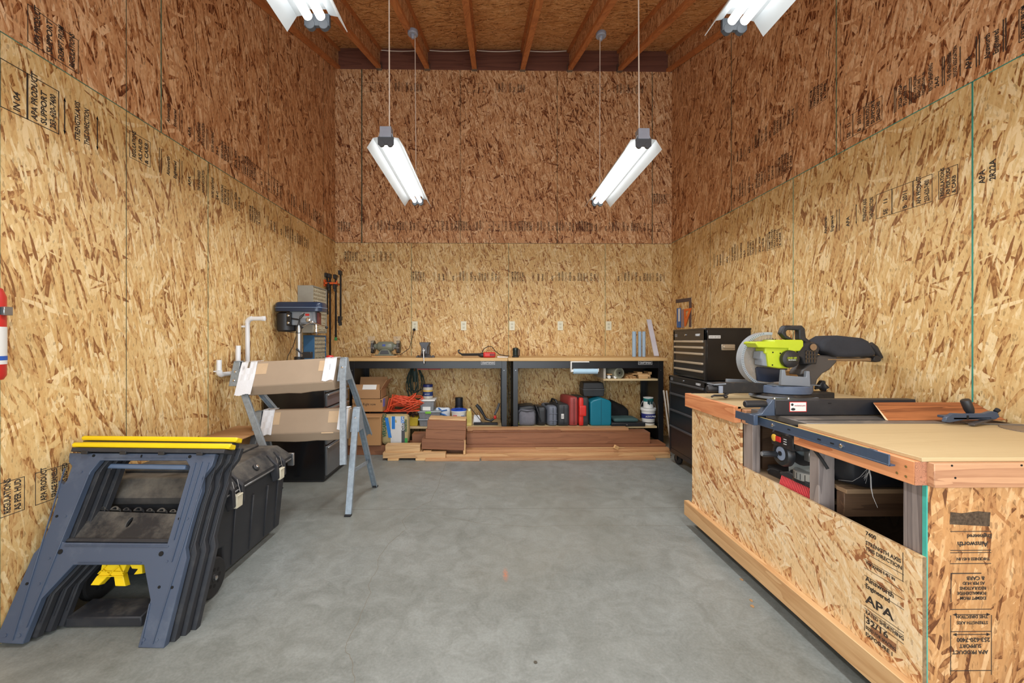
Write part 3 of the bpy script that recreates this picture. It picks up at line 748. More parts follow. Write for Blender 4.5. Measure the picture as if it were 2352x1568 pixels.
# ================================================================ two galvanized steel sawhorses stacked
def steel_sawhorse(name, label, L, Rr, feet, beam, brace, tape_on):
    """L, Rr: top middle of the left and right brackets; feet: left front, left rear, right front, right rear"""
    L, Rr = Vector(L), Vector(Rr)
    t = thing(name, label, 'sawhorse', ((L.x + Rr.x) / 2, (L.y + Rr.y) / 2, 0), group=None)
    for e, s_, fp in ((L, -1, feet[:2]), (Rr, 1, feet[2:])):
        # bracket: folded plates straddling the beam end
        b = B()
        for d in (-1, 1):
            w0, w1, h = .018, .062, .17
            q = [e + Vector((s_ * -.002, d * w0, .0)), e + Vector((s_ * .045, d * w0, .0)), e + Vector((s_ * .055, d * w1, -h)), e + Vector((s_ * -.010, d * w1, -h))]
            b.prism(q, (0, d * .006, 0))
        b.prism([e + Vector((s_ * .042, -.020, .002)), e + Vector((s_ * .042, .020, .002)), e + Vector((s_ * .052, .062, -.165)), e + Vector((s_ * .052, -.062, -.165))], (s_ * .005, 0, 0))
        b.prism([e + Vector((-.004 * s_, -.024, .0)), e + Vector((.046 * s_, -.024, .0)), e + Vector((.046 * s_, .024, .0)), e + Vector((-.004 * s_, .024, .0))], (0, 0, .005))
        mk('bracket', b, M_galv, t, bevel=.002)
        bo = B()
        for d in (-1, 1):
            for zz_ in (-.07, -.13):
                yy = d * (.018 + .044 * (-zz_ / .17) + .006)
                bo.lathe([(.009, 0), (.009, .003), (.005, .006)], e + Vector((s_ * .022, yy, zz_)), (0, d, .2), 12)
        mk('bolt', bo, M_chrome, t, bevel=0)
        for d, f in ((-1, fp[0]), (1, fp[1])):
            f = Vector(f); a = e + Vector((s_ * .022, d * .040, -.06))
            lg = B(); dirn = (f - a).normalized()
            xw = Vector((1, 0, 0)); xw = (xw - dirn * xw.dot(dirn)).normalized(); nw = dirn.cross(xw)
            if nw.y * d < 0: nw = -nw
            def rc(p, q, ux, uy, w_, h_): lg.hexa([p - ux * w_ - uy * h_, p + ux * w_ - uy * h_, p + ux * w_ + uy * h_, p - ux * w_ + uy * h_], [q - ux * w_ - uy * h_, q + ux * w_ - uy * h_, q + ux * w_ + uy * h_, q - ux * w_ + uy * h_])
            rc(a, f, xw, nw, .021, .0025)
            for s2 in (-1, 1): rc(a + xw * .019 * s2 - nw * .010, f + xw * .019 * s2 - nw * .010, xw, nw, .0022, .0115)
            lo = min(v.co.z for v in lg.bm.verts)
            if f.z < .01:
                for v in lg.bm.verts: v.co.z = max(v.co.z, 0.0005)
            mk('leg', lg, M_galv, t, bevel=.001)
            if f.z < .01:
                mk('foot_cap', B().box(f.x - .022, f.x + .022, f.y - .016, f.y + .016, 0, .012), M_rubber, t)
        if brace:
            z_ = brace; pts = []
            for d, f in ((-1, fp[0]), (1, fp[1])):
                f = Vector(f); a = e + Vector((s_ * .022, d * .040, -.06)); k = (z_ + .03 * (d < 0) - a.z) / (f.z - a.z); pts.append(a.lerp(f, k))
            mk('cross_brace', B().bar(pts[0], pts[1], .006, .030), M_galv, t)
    # beam wrapped in cardboard
    bl, br, wt, wb, h = beam; bl, br = Vector(bl), Vector(br)
    nsec = 9; vs = []; b = B()
    rr = random.Random(int(h * 1000))
    for i in range(nsec):
        c = bl.lerp(br, i / (nsec - 1)); sag = -.008 * math.sin(PI * i / (nsec - 1)) * rr.uniform(.4, 1.5)
        vs += [c + Vector((0, -wt, 0)), c + Vector((0, wt, 0)), c + Vector((0, wb, -h * .72)), c + Vector((0, wb * .45, -h + sag)), c + Vector((0, -wb * .55, -h + sag)), c + Vector((0, -wb, -h * .72))]
    fs = [tuple(range(5, -1, -1)), tuple(range((nsec - 1) * 6, nsec * 6))]
    for i in range(nsec - 1):
        for q in range(6): fs.append((i * 6 + q, i * 6 + (q + 1) % 6, (i + 1) * 6 + (q + 1) % 6, (i + 1) * 6 + q))
    b._add(vs, fs); mk('cardboard_wrapped_beam', b, M_card, t, bevel=.006, seg=2, smooth=30)
    u = (br - bl).normalized(); ln = (br - bl).length
    def patch(f0, f1, g0, g1, mat, nm, ext=.0025):
        """patch on the front slope: f along the beam 0..1, g down the slope 0..1"""
        q = []
        for f, g in ((f0, g0), (f1, g0), (f1, g1), (f0, g1)):
            c = bl.lerp(br, f); q.append(c + Vector((0, -wt - (wb - wt) * g, -h * .72 * g)))
        n = (q[1] - q[0]).cross(q[3] - q[0]).normalized()
        if n.y > 0: n = -n
        mk(nm, B().prism([p + n * .0005 for p in q], n * ext), mat, t, bevel=0)
    for (f0, f1, g0, g1) in tape_on[0]: patch(f0, f1, g0, g1, M_tape, 'tape_patch', .0012)
    for side, f0, f1, drop in tape_on[1]:
        bb = B(); n = 8
        for j in range(n):
            fa = f0 + (f1 - f0) * j / n; fb = f0 + (f1 - f0) * (j + 1) / n
            def pt(f, g, amp):
                c = bl.lerp(br, max(-.03, min(1.03, f))); return c + Vector((0, -wt - (wb - wt) * g - .006 - .0025 * math.sin(f * 90 + g * 5) * amp, -h * .72 * g + .002))
            gs = [0, .25, .5, .75, drop + .03 * math.sin(j * .9)]
            for a_, c_ in zip(gs, gs[1:]):
                P1 = [pt(fa, a_, 1), pt(fb, a_, 1), pt(fb, c_, 1), pt(fa, c_, 1)]
                bb.hexa(P1, [p + Vector((0, .003, 0)) for p in P1])
            tp = [bl.lerp(br, fa) + Vector((0, -wt - .006, .004)), bl.lerp(br, fb) + Vector((0, -wt - .006, .004)), bl.lerp(br, fb) + Vector((0, wt + .006, .004)), bl.lerp(br, fa) + Vector((0, wt + .006, .004))]
            bb.hexa(tp, [p + Vector((0, 0, .003)) for p in tp])
        mk('white_wrap', bb, M_whitecl, t, bevel=0, smooth=60)
    return t
steel_sawhorse('steel_sawhorse', 'galvanized steel sawhorse with cardboard-wrapped beam, standing on the floor under the other', (-1.685, 3.13, .685), (-1.035, 3.19, .700),
    [(-1.70, 2.84, 0), (-1.72, 3.44, 0), (-.985, 2.905, 0), (-.957, 3.479, 0)], ((-1.665, 3.13, .695), (-1.06, 3.19, .700), .028, .082, .225), .24,
    ([(.06, .20, .10, .62), (.76, .90, .10, .60), (.70, .84, 1.0, 1.05)], [(-1, .0, .13, 1.05), (1, .88, .99, .9)]))
steel_sawhorse('steel_sawhorse', 'galvanized steel sawhorse with cardboard-wrapped beam, stacked on top of the lower one', (-1.800, 3.06, 1.055), (-1.135, 3.20, 1.075),
    [(-1.50, 2.86, .36), (-1.52, 3.38, .42), (-1.03, 2.93, .345), (-1.035, 3.60, .41)], ((-1.775, 3.06, 1.050), (-1.160, 3.20, 1.076), .035, .105, .235), None,
    ([(.16, .27, .08, .52), (.82, .93, .08, .52)], [(-1, .0, .16, 1.32), (1, .88, 1.01, .95)]))

# ================================================================ black drawer cabinet under the drill press
cb = thing('drawer_cabinet', 'black metal drawer cabinet under the drill press by the left wall', 'cabinet', (-1.67, 3.88, 0))
mk('carcass', B().box(-1.935, -1.42, 3.60, 4.16, .02, .88), M_gloss, cb, bevel=.003)
mk('plinth', B().box(-1.93, -1.43, 3.61, 4.15, 0, .03), M_black, cb)
for z0, z1 in ((.05, .30), (.315, .50), (.515, .625), (.64, .75), (.765, .86)):
    d = mk('drawer', B().box(-1.43, -1.405, 3.62, 4.14, z0, z1), plain('graphite_drawer_front', (104, 106, 108), .3, .1), cb, bevel=.003)
    mk('drawer_pull', B().box(-1.407, -1.390, 3.62, 4.14, z1 - .020, z1 - .004), M_steel, d, bevel=.003)

# ================================================================ drill press
dp = thing('drill_press', 'bench drill press with dark blue belt cover and black motor on the drawer cabinet', 'drill press', (-1.75, 3.86, .88))
Mb = plain('dark_blue_enamel', (32, 48, 72), .25, var=.05); Mg = plain('drill_grey_enamel', (128, 134, 140), .4, var=.04)
cx, cy = -1.752, 3.86
mk('base', B().box(cx - .09, cx + .24, cy - .10, cy + .10, .88, .905), Mg, dp, bevel=.006, seg=2)
mk('column', B().cyl((cx, cy, .90), (cx, cy, 1.40), .027, n=28), M_steel, dp, bevel=0)
mk('table', B().lathe([(.10, 0), (.11, .006), (.11, .018), (.105, .022)], (cx + .155, cy, 1.015), n=36).box(cx - .03, cx + .10, cy - .03, cy + .03, 1.005, 1.03), Mg, dp, bevel=0)
mk('table_collar', B().cyl((cx, cy, .97), (cx, cy, 1.06), .042), M_black, dp, bevel=.003)
mk('table_lock_handle', B().tube([(cx + .09, cy - .07, 1.075), (cx + .05, cy - .09, 1.10), (cx + .02, cy - .10, 1.135)], [.004, .006, .010], 10).box(cx + .07, cx + .145, cy - .09, cy - .05, 1.05, 1.105), M_black, dp, bevel=.002)
mk('depth_knob', B().lathe([(.0, 0), (.032, 0), (.035, .012), (.028, .026), (0, .03)], (cx + .29, cy - .03, 1.045)), M_red, dp)
# belt cover
def rrect(x0, x1, y0, y1, r, n=6):
    pts = []
    for cxx, cyy, a0 in ((x1 - r, y1 - r, 0), (x0 + r, y1 - r, 90), (x0 + r, y0 + r, 180), (x1 - r, y0 + r, 270)):
        for i in range(n + 1): a = R(a0 + 90 * i / n); pts.append((cxx + r * math.cos(a), cyy + r * math.sin(a)))
    return pts
rp = rrect(-1.985 + .012 + .0, -1.518, cy - .105, cy + .105, .06)
rp = rrect(-1.945, -1.518, cy - .10, cy + .10, .055)
b = B(); 
def stack(b, pts, levels):
    cxm = sum(p[0] for p in pts) / len(pts); cym = sum(p[1] for p in pts) / len(pts); n = len(pts); vs = []
    for s_, z in levels: vs += [(cxm + (p[0] - cxm) * s_[0], cym + (p[1] - cym) * s_[1], z) for p in pts]
    fs = [tuple(range(n - 1, -1, -1)), tuple(range((len(levels) - 1) * n, len(levels) * n))]
    for k in range(len(levels) - 1): fs += [(k * n + i, k * n + (i + 1) % n, (k + 1) * n + (i + 1) % n, (k + 1) * n + i) for i in range(n)]
    return b._add(vs, fs)
stack(b, rp, [((.99, .98), 1.468), ((.99, .98), 1.498), ((1.0, 1.0), 1.500), ((1.0, 1.0), 1.508), ((.985, .97), 1.512), ((.985, .96), 1.532), ((.96, .90), 1.546), ((.91, .80), 1.553)])
cover = mk('belt_cover', b, Mb, dp, bevel=.001, smooth=50)
mk('cover_seam', stack(B(), rp, [((1.003, 1.005), 1.500), ((1.003, 1.005), 1.504)]), plain('pale_seam', (120, 140, 165), .4), cover, bevel=0)
mk('head_casting', B().prism([(-1.815, cy - .055, 1.468), (-1.585, cy - .055, 1.468), (-1.585, cy - .055, 1.355), (-1.63, cy - .055, 1.350), (-1.715, cy - .055, 1.362), (-1.72, cy - .055, 1.345), (-1.795, cy - .055, 1.345)], (0, .11, 0)).box(-1.72, -1.61, cy - .061, cy - .052, 1.368, 1.462), Mg, dp, bevel=.004, seg=2)
mt = mk('motor', B().lathe([(.02, 0), (.070, .004), (.080, .016), (.082, .09), (.080, .165), (.06, .178), (.02, .18)], (-1.865, cy, 1.285), n=36), M_black, dp, bevel=0)
mk('motor_bracket', B().box(-1.83, -1.79, cy - .08, cy - .045, 1.34, 1.46).bar((-1.80, cy - .06, 1.405), (-1.73, cy - .06, 1.395), .012, .014), M_blackm, dp, bevel=.003)
b = B()
for z_ in (1.365, 1.43): b.lathe([(.010, 0), (.010, .006), (.006, .008)], (-1.812, cy - .079, z_), (0, -1, 0), 12)
mk('motor_bolt', b, M_chrome, dp, bevel=0)
mk('switch_plate', B().box(-1.70, -1.625, cy - .064, cy - .060, 1.405, 1.460), plain('switch_grey', (158, 160, 160), .4), dp)
mk('power_switch', B().box(-1.668, -1.632, cy - .070, cy - .063, 1.428, 1.448), M_red, dp, bevel=.002)
mk('pinion_cap', B().lathe([(.022, 0), (.022, .008), (.018, .011), (.006, .012)], (-1.642, cy - .060, 1.392), (0, -1, 0)), M_chrome, dp)
mk('hub', B().lathe([(.016, 0), (.016, .030), (.012, .034)], (-1.604, cy - .055, 1.372), (0, -1, 0)), M_steel, dp)
for q, (dx, dz) in enumerate(((-.083, -.045), (.135, -.048), (.01, .02))):
    if q == 2: continue
    p0 = Vector((-1.604, cy - .075, 1.372)); p1 = p0 + Vector((dx, -.015, dz))
    h_ = mk('feed_handle', B().cyl(p0, p1, .0045, n=10), M_chrome, dp, bevel=0)
    mk('handle_knob', B().ball(p1, .0125), M_black, h_, bevel=0)
mk('quill', B().lathe([(.018, .085), (.018, .055), (.012, .053), (.012, .046), (.020, .044), (.021, .016), (.014, .010), (.010, 0), (.006, -.012)][::-1], (-1.592, cy - .01, 1.268)), M_chrome, dp, bevel=0)
mk('quill_rack', B().box(-1.580, -1.560, cy - .03, cy + .02, 1.345, 1.46), plain('dark_red_scale', (96, 40, 36), .5), dp)
cpts = [(-1.672, cy - .07, 1.452), (-1.70, cy - .10, 1.42), (-1.715, cy - .10, 1.36), (-1.735, cy - .10, 1.30), (-1.728, cy - .09, 1.272), (-1.70, cy - .09, 1.275), (-1.69, cy - .09, 1.31), (-1.71, cy - .09, 1.355), (-1.705, cy - .09, 1.40), (-1.675, cy - .075, 1.438)]
mk('switch_cord', B().tube(cpts, .0035, 8), M_rubber, dp, bevel=0)
mk('power_cord', B().tube([(-1.735, cy - .09, 1.275), (-1.80, cy - .08, 1.283), (-1.84, cy - .07, 1.290)], .003, 8).tube([(-1.775, cy + .0, 1.26), (-1.80, cy - .02, 1.15), (-1.83, cy - .05, 1.07), (-1.85, cy - .06, .95)], .003, 8), M_rubber, dp, bevel=0)

# ================================================================ parts organizers on the left wall
def organizer(label, x1, y0, y1, z0, z1, mat, rows, cols, big):
    t = thing('parts_organizer', label, 'parts organizer', (XL, (y0 + y1) / 2, z0))
    mk('cabinet', B().box(XL + .001, x1 - .012, y0, y1, z0, z1).box(x1 - .014, x1, y0, y1, z1 - .012, z1).box(x1 - .014, x1, y0, y1, z0, z0 + .012).box(x1 - .014, x1, y0, y0 + .012, z0, z1).box(x1 - .014, x1, y1 - .012, y1, z0, z1), mat, t, bevel=.002)
    Mc = plain('clear_drawer_plastic', (176, 170, 148), .25, var=.25, scale=25)
    Md = plain('drawer_pull_plastic', (196, 190, 168), .3)
    h = (z1 - z0 - .03) / (rows + (big * 1.8))
    z = z1 - .015
    for r_ in range(rows + big):
        hh = h if r_ < rows else h * 1.8; nc = cols if r_ < rows else max(3, cols // 2)
        w_ = (y1 - y0 - .03) / nc
        for c_ in range(nc):
            ya = y0 + .015 + c_ * w_
            d = mk('small_drawer', B().box(x1 - .013, x1 - .006, ya + .002, ya + w_ - .002, z - hh + .002, z - .002), Mc, t, bevel=.001)
            mk('drawer_tab', B().box(x1 - .007, x1 + .006, ya + w_ * .3, ya + w_ * .7, z - hh * .6, z - hh * .6 + .006), Md, d, bevel=0)
        z -= hh
organizer('grey parts organizer with small clear drawers on the left wall behind the drill press', -1.800, 4.27, 4.63, 1.285, 1.765, plain('organizer_grey', (150, 148, 138), .5), 8, 6, 2)
organizer('blue parts organizer with small clear drawers, mounted below the grey one', -1.842, 4.40, 4.72, .985, 1.262, plain('organizer_blue', (58, 108, 150), .45), 4, 6, 1)

# ================================================================ clamp rack and bar clamps
rk = thing('clamp_rack', 'orange-edged wall rack holding bar clamps in the left back corner', 'rack', (-1.87, 5.0, 1.86))
mk('rack_shelf', B().box(XL + .002, -1.80, 4.93, 4.945, 1.865, 1.885).box(XL + .002, -1.80, 5.04, 5.055, 1.865, 1.885).box(XL + .001, XL + .012, 4.93, 5.055, 1.84, 1.92), M_orange, rk)
mk('rack_pegs', B().box(XL + .002, -1.80, 4.95, 4.962, 1.885, 1.89).box(-1.81, -1.80, 4.93, 4.94, 1.885, 1.905), M_orange, rk, bevel=.001)
for x, zt_, zb_, y, lb, jaw in ((-1.835, 1.98, 1.24, 4.99, 'bar clamp with a green tip hanging second from the corner', .0), (-1.90, 1.99, .99, 4.985, 'longest black bar clamp on the rack, hanging down to bench height', .0), (-1.782, 2.03, 1.42, 5.0, 'shortest bar clamp on the rack, its jaw slid low down', .45), (-1.94, 2.0, 1.55, 5.0, 'black bar clamp hanging closest to the left wall', .1)):
    t = thing('bar_clamp', lb, 'clamp', (x, y, zb_), group=None)
    mk('bar', B().box(x - .010, x + .010, y - .006, y + .006, zb_, zt_), M_blackm, t)
    mk('fixed_jaw', B().prism([(x - .016, y - .05, zt_), (x + .016, y - .05, zt_), (x + .014, y - .05, zt_ - .05), (x - .014, y - .05, zt_ - .05)], (0, .07, 0)), M_black, t, bevel=.004)
    zj = zt_ - .10 - jaw
    mk('sliding_jaw', B().box(x - .018, x + .018, y - .05, y + .015, zj - .035, zj + .012).box(x - .013, x + .013, y - .062, y - .05, zj - .07, zj - .01), M_black, t, bevel=.004)
    mk('grip', B().cyl((x, y - .035, zj - .035), (x, y - .035, zj - .10), .014, .010, n=12), M_black, t)
    mk('bar_tip', B().box(x - .014, x + .014, y - .01, y + .01, zb_ - .035, zb_ + .005), plain('green_cap', (70, 140, 80), .5) if 'green' in lb else M_black, t, bevel=.003)

# ================================================================ white pipe on the left wall
M_pvc = plain('white_pvc', (226, 228, 230), .3, var=.02)
r_ = .0165
t = thing('pipe_holder', 'tall white plastic pipe with an elbow at its top on the left wall', 'pipe', (-1.90, 3.33, .85))
mk('upright_pipe', B().cyl((-1.915, 3.33, .86), (-1.915, 3.33, 1.345), r_), M_pvc, t, bevel=0)
el = [(-1.915 + .035 * (1 - math.cos(R(a))), 3.33, 1.345 + .035 * math.sin(R(a))) for a in range(0, 91, 15)]
mk('elbow', B().tube(el, r_ * 1.2, 20), M_pvc, t, bevel=0)
mk('cross_pipe', B().cyl((-1.885, 3.33, 1.38), (-1.795, 3.33, 1.38), r_).lathe([(r_ * 1.2, 0), (r_ * 1.2, .02), (r_, .022)], (-1.80, 3.33, 1.38), (1, 0, 0)), M_pvc, t, bevel=0)
mk('pipe_strap', B().box(XL, -1.93, 3.315, 3.345, 1.31, 1.325), M_pvc, t)
t = thing('pipe_holder', 'white plastic U-shaped pipe bracket low on the left wall beside the steel sawhorse', 'pipe', (-1.90, 3.08, .93))
zc = .965; ya, yb = 3.00, 3.22; xq = -1.925
def pe(yc, zc_, a0, a1, rr=.03): return [(xq, yc + rr * math.cos(R(a)), zc_ + rr * math.sin(R(a))) for a in range(a0, a1 + 1, 15)]
mk('cross_pipe', B().cyl((xq, ya + .03, zc), (xq, yb - .03, zc), r_), M_pvc, t, bevel=0)
mk('elbow', B().tube(pe(ya + .03, zc + .03, 180, 270), r_ * 1.2, 18), M_pvc, t, bevel=0)
mk('elbow', B().tube(pe(yb - .03, zc + .03, 270, 360), r_ * 1.2, 18), M_pvc, t, bevel=0)
mk('upright_pipe', B().cyl((xq, ya, zc + .03), (xq, ya, zc + .105), r_), M_pvc, t, bevel=0)
mk('upright_pipe', B().cyl((xq, yb, zc + .03), (xq, yb, zc + .175), r_), M_pvc, t, bevel=0)
mk('pipe_strap', B().box(XL, xq, 2.985, 3.015, zc + .02, zc + .03), M_pvc, t)
single('pipe_offcut', B().cyl((-1.868, 3.13, .985), (-1.868, 3.13, 1.17), r_), M_pvc, 'short straight white pipe standing in front of the U-shaped bracket', 'pipe', bevel=0)

# ================================================================ fire extinguisher at the left edge
fe = thing('fire_extinguisher', 'red fire extinguisher strapped to the left wall at the edge of view', 'fire extinguisher', (-1.86, 1.60, 1.05))
fx, fy = -1.885, 1.573; r_ = .068
mk('cylinder', B().lathe([(.02, 0), (.06, .004), (r_, .02), (r_, .315), (.058, .345), (.03, .362), (.02, .38)], (fx, fy, 1.058), n=40), M_red, fe, bevel=0)
mk('label', B().lathe([(r_ + .0008, 0), (r_ + .0008, .14)], (fx, fy, 1.12), n=40), M_label, fe, bevel=0)
mk('label_print', B().lathe([(r_ + .0014, 0), (r_ + .0014, .016)], (fx, fy, 1.135), n=40), plain('blue_print', (40, 90, 180), .6), fe, bevel=0)
mk('strap', B().lathe([(r_ + .002, 0), (r_ + .003, .004), (r_ + .003, .024), (r_ + .002, .028)], (fx, fy, 1.305), n=40), M_black, fe, bevel=0)
mk('strap_buckle', B().box(fx + r_ - .012, fx + r_ + .012, fy + .01, fy + .04, 1.303, 1.335), M_steel, fe)
mk('valve', B().cyl((fx, fy, 1.43), (fx, fy, 1.47), .016).box(fx - .012, fx + .012, fy - .07, fy + .045, 1.47, 1.485).box(fx - .010, fx + .010, fy - .07, fy + .03, 1.495, 1.505), M_black, fe)
# ================================================================ two steel-framed workbenches
BT, YF = 1.012, 4.69            # bench top height, front edge
M_butcher = wood('bench_top_wood', 'x', (214, 180, 126), (186, 144, 88), rings=6, contrast=.5)
M_shelfw = wood('bench_shelf_wood', 'x', (214, 192, 148), (188, 158, 112), rings=6, contrast=.5)
def bench(x0, x1, label, rshelf):
    t = thing('workbench', label, 'workbench', ((x0 + x1) / 2, (YF + YB) / 2, 0))
    mk('bench_top', B().box(x0, x1, YF, YB - .004, BT - .036, BT), M_butcher, t, bevel=.003)
    a, c = x0 + (.035 if x0 < 0 else .055), x1 - (.012 if x0 < 0 else .045)
    mk('apron', B().box(a + .05, c - .05, YF + .02, YF + .032, BT - .118, BT - .037), M_blackm, t)
    mk('apron', B().box(a + .05, c - .05, YB - .03, YB - .018, BT - .118, BT - .037), M_blackm, t)
    for xx, s_ in ((a, 1), (c, -1)):
        for yy, d in ((YF + .015, 1), (YB - .010, -1)):
            b = B().box(xx, xx + s_ * .055, yy, yy + d * .003, 0, BT - .037).box(xx, xx + s_ * .003, yy, yy + d * .06, 0, BT - .037).box(xx + s_ * .052, xx + s_ * .055, yy, yy + d * .02, 0, BT - .037)
            mk('leg', b, M_blackm, t, bevel=.001)
        mk('side_panel', B().box(xx + s_ * .004, xx + s_ * .008, YF + .07, YB - .08, .04, BT - .04), M_blackm, t, bevel=0)
    mk('lower_shelf', B().box(a + .056, c - .056, YF + .06, YB - .035, .212, .232), M_shelfw, t, bevel=.001)
    mk('shelf_rail', B().box(a + .056, c - .056, YB - .06, YB - .05, .15, .21), M_blackm, t)
    # maker's plate
    px = pY(1121 if x0 < 0 else 1482, 833, YF + .018)
    pl = mk('name_plate', B().box(px.x - .078, px.x + .078, YF + .0165, YF + .0198, px.z - .020, px.z + .020), M_printw, t, bevel=0)
    mk('plate_field', B().box(px.x - .075, px.x + .075, YF + .0158, YF + .0166, px.z - .017, px.z + .017), M_blackm, t, bevel=0)
    text('plate_lettering', 'CRAFTSMAN', .027, (px.x, YF + .0154, px.z - .009), (1, 0, 0), (0, 0, 1), M_printw, t, align='CENTER', squash=.88, bold=.0006)
    for xx in (a + .03, c - .03):
        mk('screw', B().lathe([(.004, 0), (.004, .002)], (xx, YF + .0150, BT - .14), (0, -1, 0), 10), M_steel, t, bevel=0)
    if rshelf:
        s0, s1 = pY(1386, 840, YF + .06).x, pY(1511, 840, YF + .06).x
        zb = pY(1450, 874, YF + .06).z; zt_ = pY(1450, 841, YF + .06).z
        sh = mk('hanging_shelf', B().box(s0, s1, YF + .06, YB - .09, zb, zb + .022), M_shelfw, t)
        mk('shelf_divider', B().box(s0, s0 + .026, YF + .055, YB - .09, zb + .022, BT - .038), plain('grey_shelf_upright', (178, 172, 160), .6), t)
        mk('shelf_back', B().box(s0 + .03, s1, YB - .085, YB - .075, zb + .022, BT - .13), plain('shelf_back_board', (70, 54, 42), .7), t, bevel=0)
        return t, s0, s1, zb + .022
    return t
bench(-1.615, .186, 'left steel-framed workbench with pale wooden top along the back wall', False)
bench_r, SX0, SX1, SZ = bench(.190, 1.985, 'right steel-framed workbench with pale wooden top and a small hanging shelf', True)
SH = .2325
def bx(x0, x1, y0, y1, Y):
    p, q = pY(x0, y1, Y), pY(x1, y0, Y); return p.x, q.x, p.z, q.z

# ---------------------------------------------------------------- on the bench tops
Z = BT + .0004
gm = plain('grinder_green_grey', (120, 124, 108), .35, var=.06)
g = thing('bench_grinder', 'grey-green bench grinder on a thin wooden board on the left bench', 'bench grinder', (-1.30, 5.0, Z + .015))
gx, gy, gz = pY(886, 792, 5.0).x, 5.0, Z + .118
single('mounting_board', B().box(gx - .14, gx + .16, 4.90, 5.10, Z, Z + .0145), M_pine, 'thin pine board under the bench grinder', 'board')
mk('base', B().prism([(gx - .085, gy - .06, Z + .015), (gx + .085, gy - .06, Z + .015), (gx + .055, gy - .06, Z + .075), (gx + .03, gy - .06, Z + .09), (gx - .03, gy - .06, Z + .09), (gx - .055, gy - .06, Z + .075)], (0, .12, 0)).box(gx - .11, gx + .11, gy - .07, gy + .07, Z + .015, Z + .026), gm, g, bevel=.004, seg=2)
mk('switch_panel', B().prism([(gx - .055, gy - .064, Z + .034), (gx + .055, gy - .064, Z + .034), (gx + .04, gy - .064, Z + .078), (gx - .04, gy - .064, Z + .078)], (0, .006, 0)), plain('dark_switch_plate', (70, 74, 78), .4), g)
mk('motor_housing', B().lathe([(.030, -.135), (.036, -.10), (.050, -.088), (.058, -.075), (.060, 0), (.058, .075), (.050, .088), (.036, .10), (.030, .135)], (gx, gy, gz + .005), (1, 0, 0), 36), gm, g, bevel=0)
mk('motor_decal', B().box(gx - .025, gx + .01, gy - .0625, gy - .055, gz + .008, gz + .032), plain('blue_decal', (72, 92, 160), .5), g, bevel=0)
for s_ in (-1, 1):
    mk('grinding_wheel', B().lathe([(.01, -.011), (.068, -.011), (.070, -.008), (.070, .008), (.068, .011), (.01, .011)], (gx + s_ * .150, gy, gz), (1, 0, 0), 36), plain('grinding_stone', (92, 90, 88), .9), g, bevel=0)
    pts = [(gx + s_ * .150 - .018, gy + .078 * math.cos(R(a)), gz + .078 * math.sin(R(a))) for a in range(-120, 121, 20)]
    pts = [(p[0], gy + (p[1] - gy), p[2]) for p in pts]
    gd = mk('wheel_guard', B().prism([(p[0], p[1], p[2]) for p in pts] + [(gx + s_ * .150 - .018, gy - .02, gz + .02)], (.036, 0, 0)), M_blackm, g, bevel=.002)
    mk('tool_rest', B().box(gx + s_ * .150 - .03, gx + s_ * .150 + .03, gy - .11, gy - .075, gz - .012, gz - .006).box(gx + s_ * .150 - s_ * .035, gx + s_ * .150 - s_ * .028, gy - .10, gy, gz - .03, gz - .0), M_steel, g)
    mk('eye_shield', B().hexa([(gx + s_ * .15 - .032, gy - .10, gz + .045), (gx + s_ * .15 + .032, gy - .10, gz + .045), (gx + s_ * .15 + .032, gy - .097, gz + .045), (gx + s_ * .15 - .032, gy - .097, gz + .045)], [(gx + s_ * .15 - .045, gy - .07, gz + .125), (gx + s_ * .15 + .045, gy - .07, gz + .125), (gx + s_ * .15 + .045, gy - .067, gz + .125), (gx + s_ * .15 - .045, gy - .067, gz + .125)]), plain('clear_shield', (200, 190, 170), .1, alpha=.22), g, bevel=0)
o = pY(952, 757, YB)
mk('power_cord', B().tube([(gx + .09, gy + .03, Z + .03), (gx + .16, gy + .08, Z + .025), (gx + .25, gy + .16, Z + .10), (o.x - .03, YB - .05, 1.20), (o.x, YB - .035, o.z - .01)], .0035, 8), M_rubber, g, bevel=0)
mk('cord_plug', B().lathe([(.008, 0), (.016, .012), (.016, .028), (.010, .034)], (o.x, YB - .04, o.z), (0, 1, 0), 14), M_rubber, g, bevel=0)
# five outlets
M_iv = plain('ivory_outlet', (226, 222, 196), .4, var=.02); M_iv2 = plain('ivory_socket', (214, 210, 184), .4, var=.02)
outl = thing('wall_outlet', 'ivory outlet above the bench grinder with a plug in its lower socket', 'outlet', (pY(953, 748, YB).x, YB - .005, pY(953, 748, YB).z), group=None)
mk('cover_plate', B().box(-.035, .035, 0, .005, -.057, .057), M_iv, outl, world=False, bevel=.002)
for dz in (-.021, .021):
    s_ = mk('socket_face', B().box(-.017, .017, -.0015, .001, dz - .014, dz + .014), M_iv2, outl, world=False, bevel=.003)
    for dx in (-.006, .006): mk('slot', B().box(dx - .0012, dx + .0012, -.0022, -.0012, dz - .002, dz + .007), M_blkhole, s_, world=False, bevel=0)
    mk('slot', B().cyl((0, -.0022, dz - .008), (0, -.0012, dz - .008), .0025, n=8), M_blkhole, s_, world=False, bevel=0)
mk('plate_screw', B().cyl((0, -.001, 0), (0, .001, 0), .003, n=8), M_steel, outl, world=False, bevel=0)
for px, lb in ((1065, 'ivory outlet above the black plastic tray on the left bench'), (1176, 'ivory outlet just right of the middle board seam, above the small router'), (1287, 'ivory outlet above the empty stretch of the right bench'), (1398, 'ivory outlet nearest the blue foam rolls')):
    p = pY(px, 748, YB); dup(outl, (p.x, YB - .005, p.z), 0, lb)
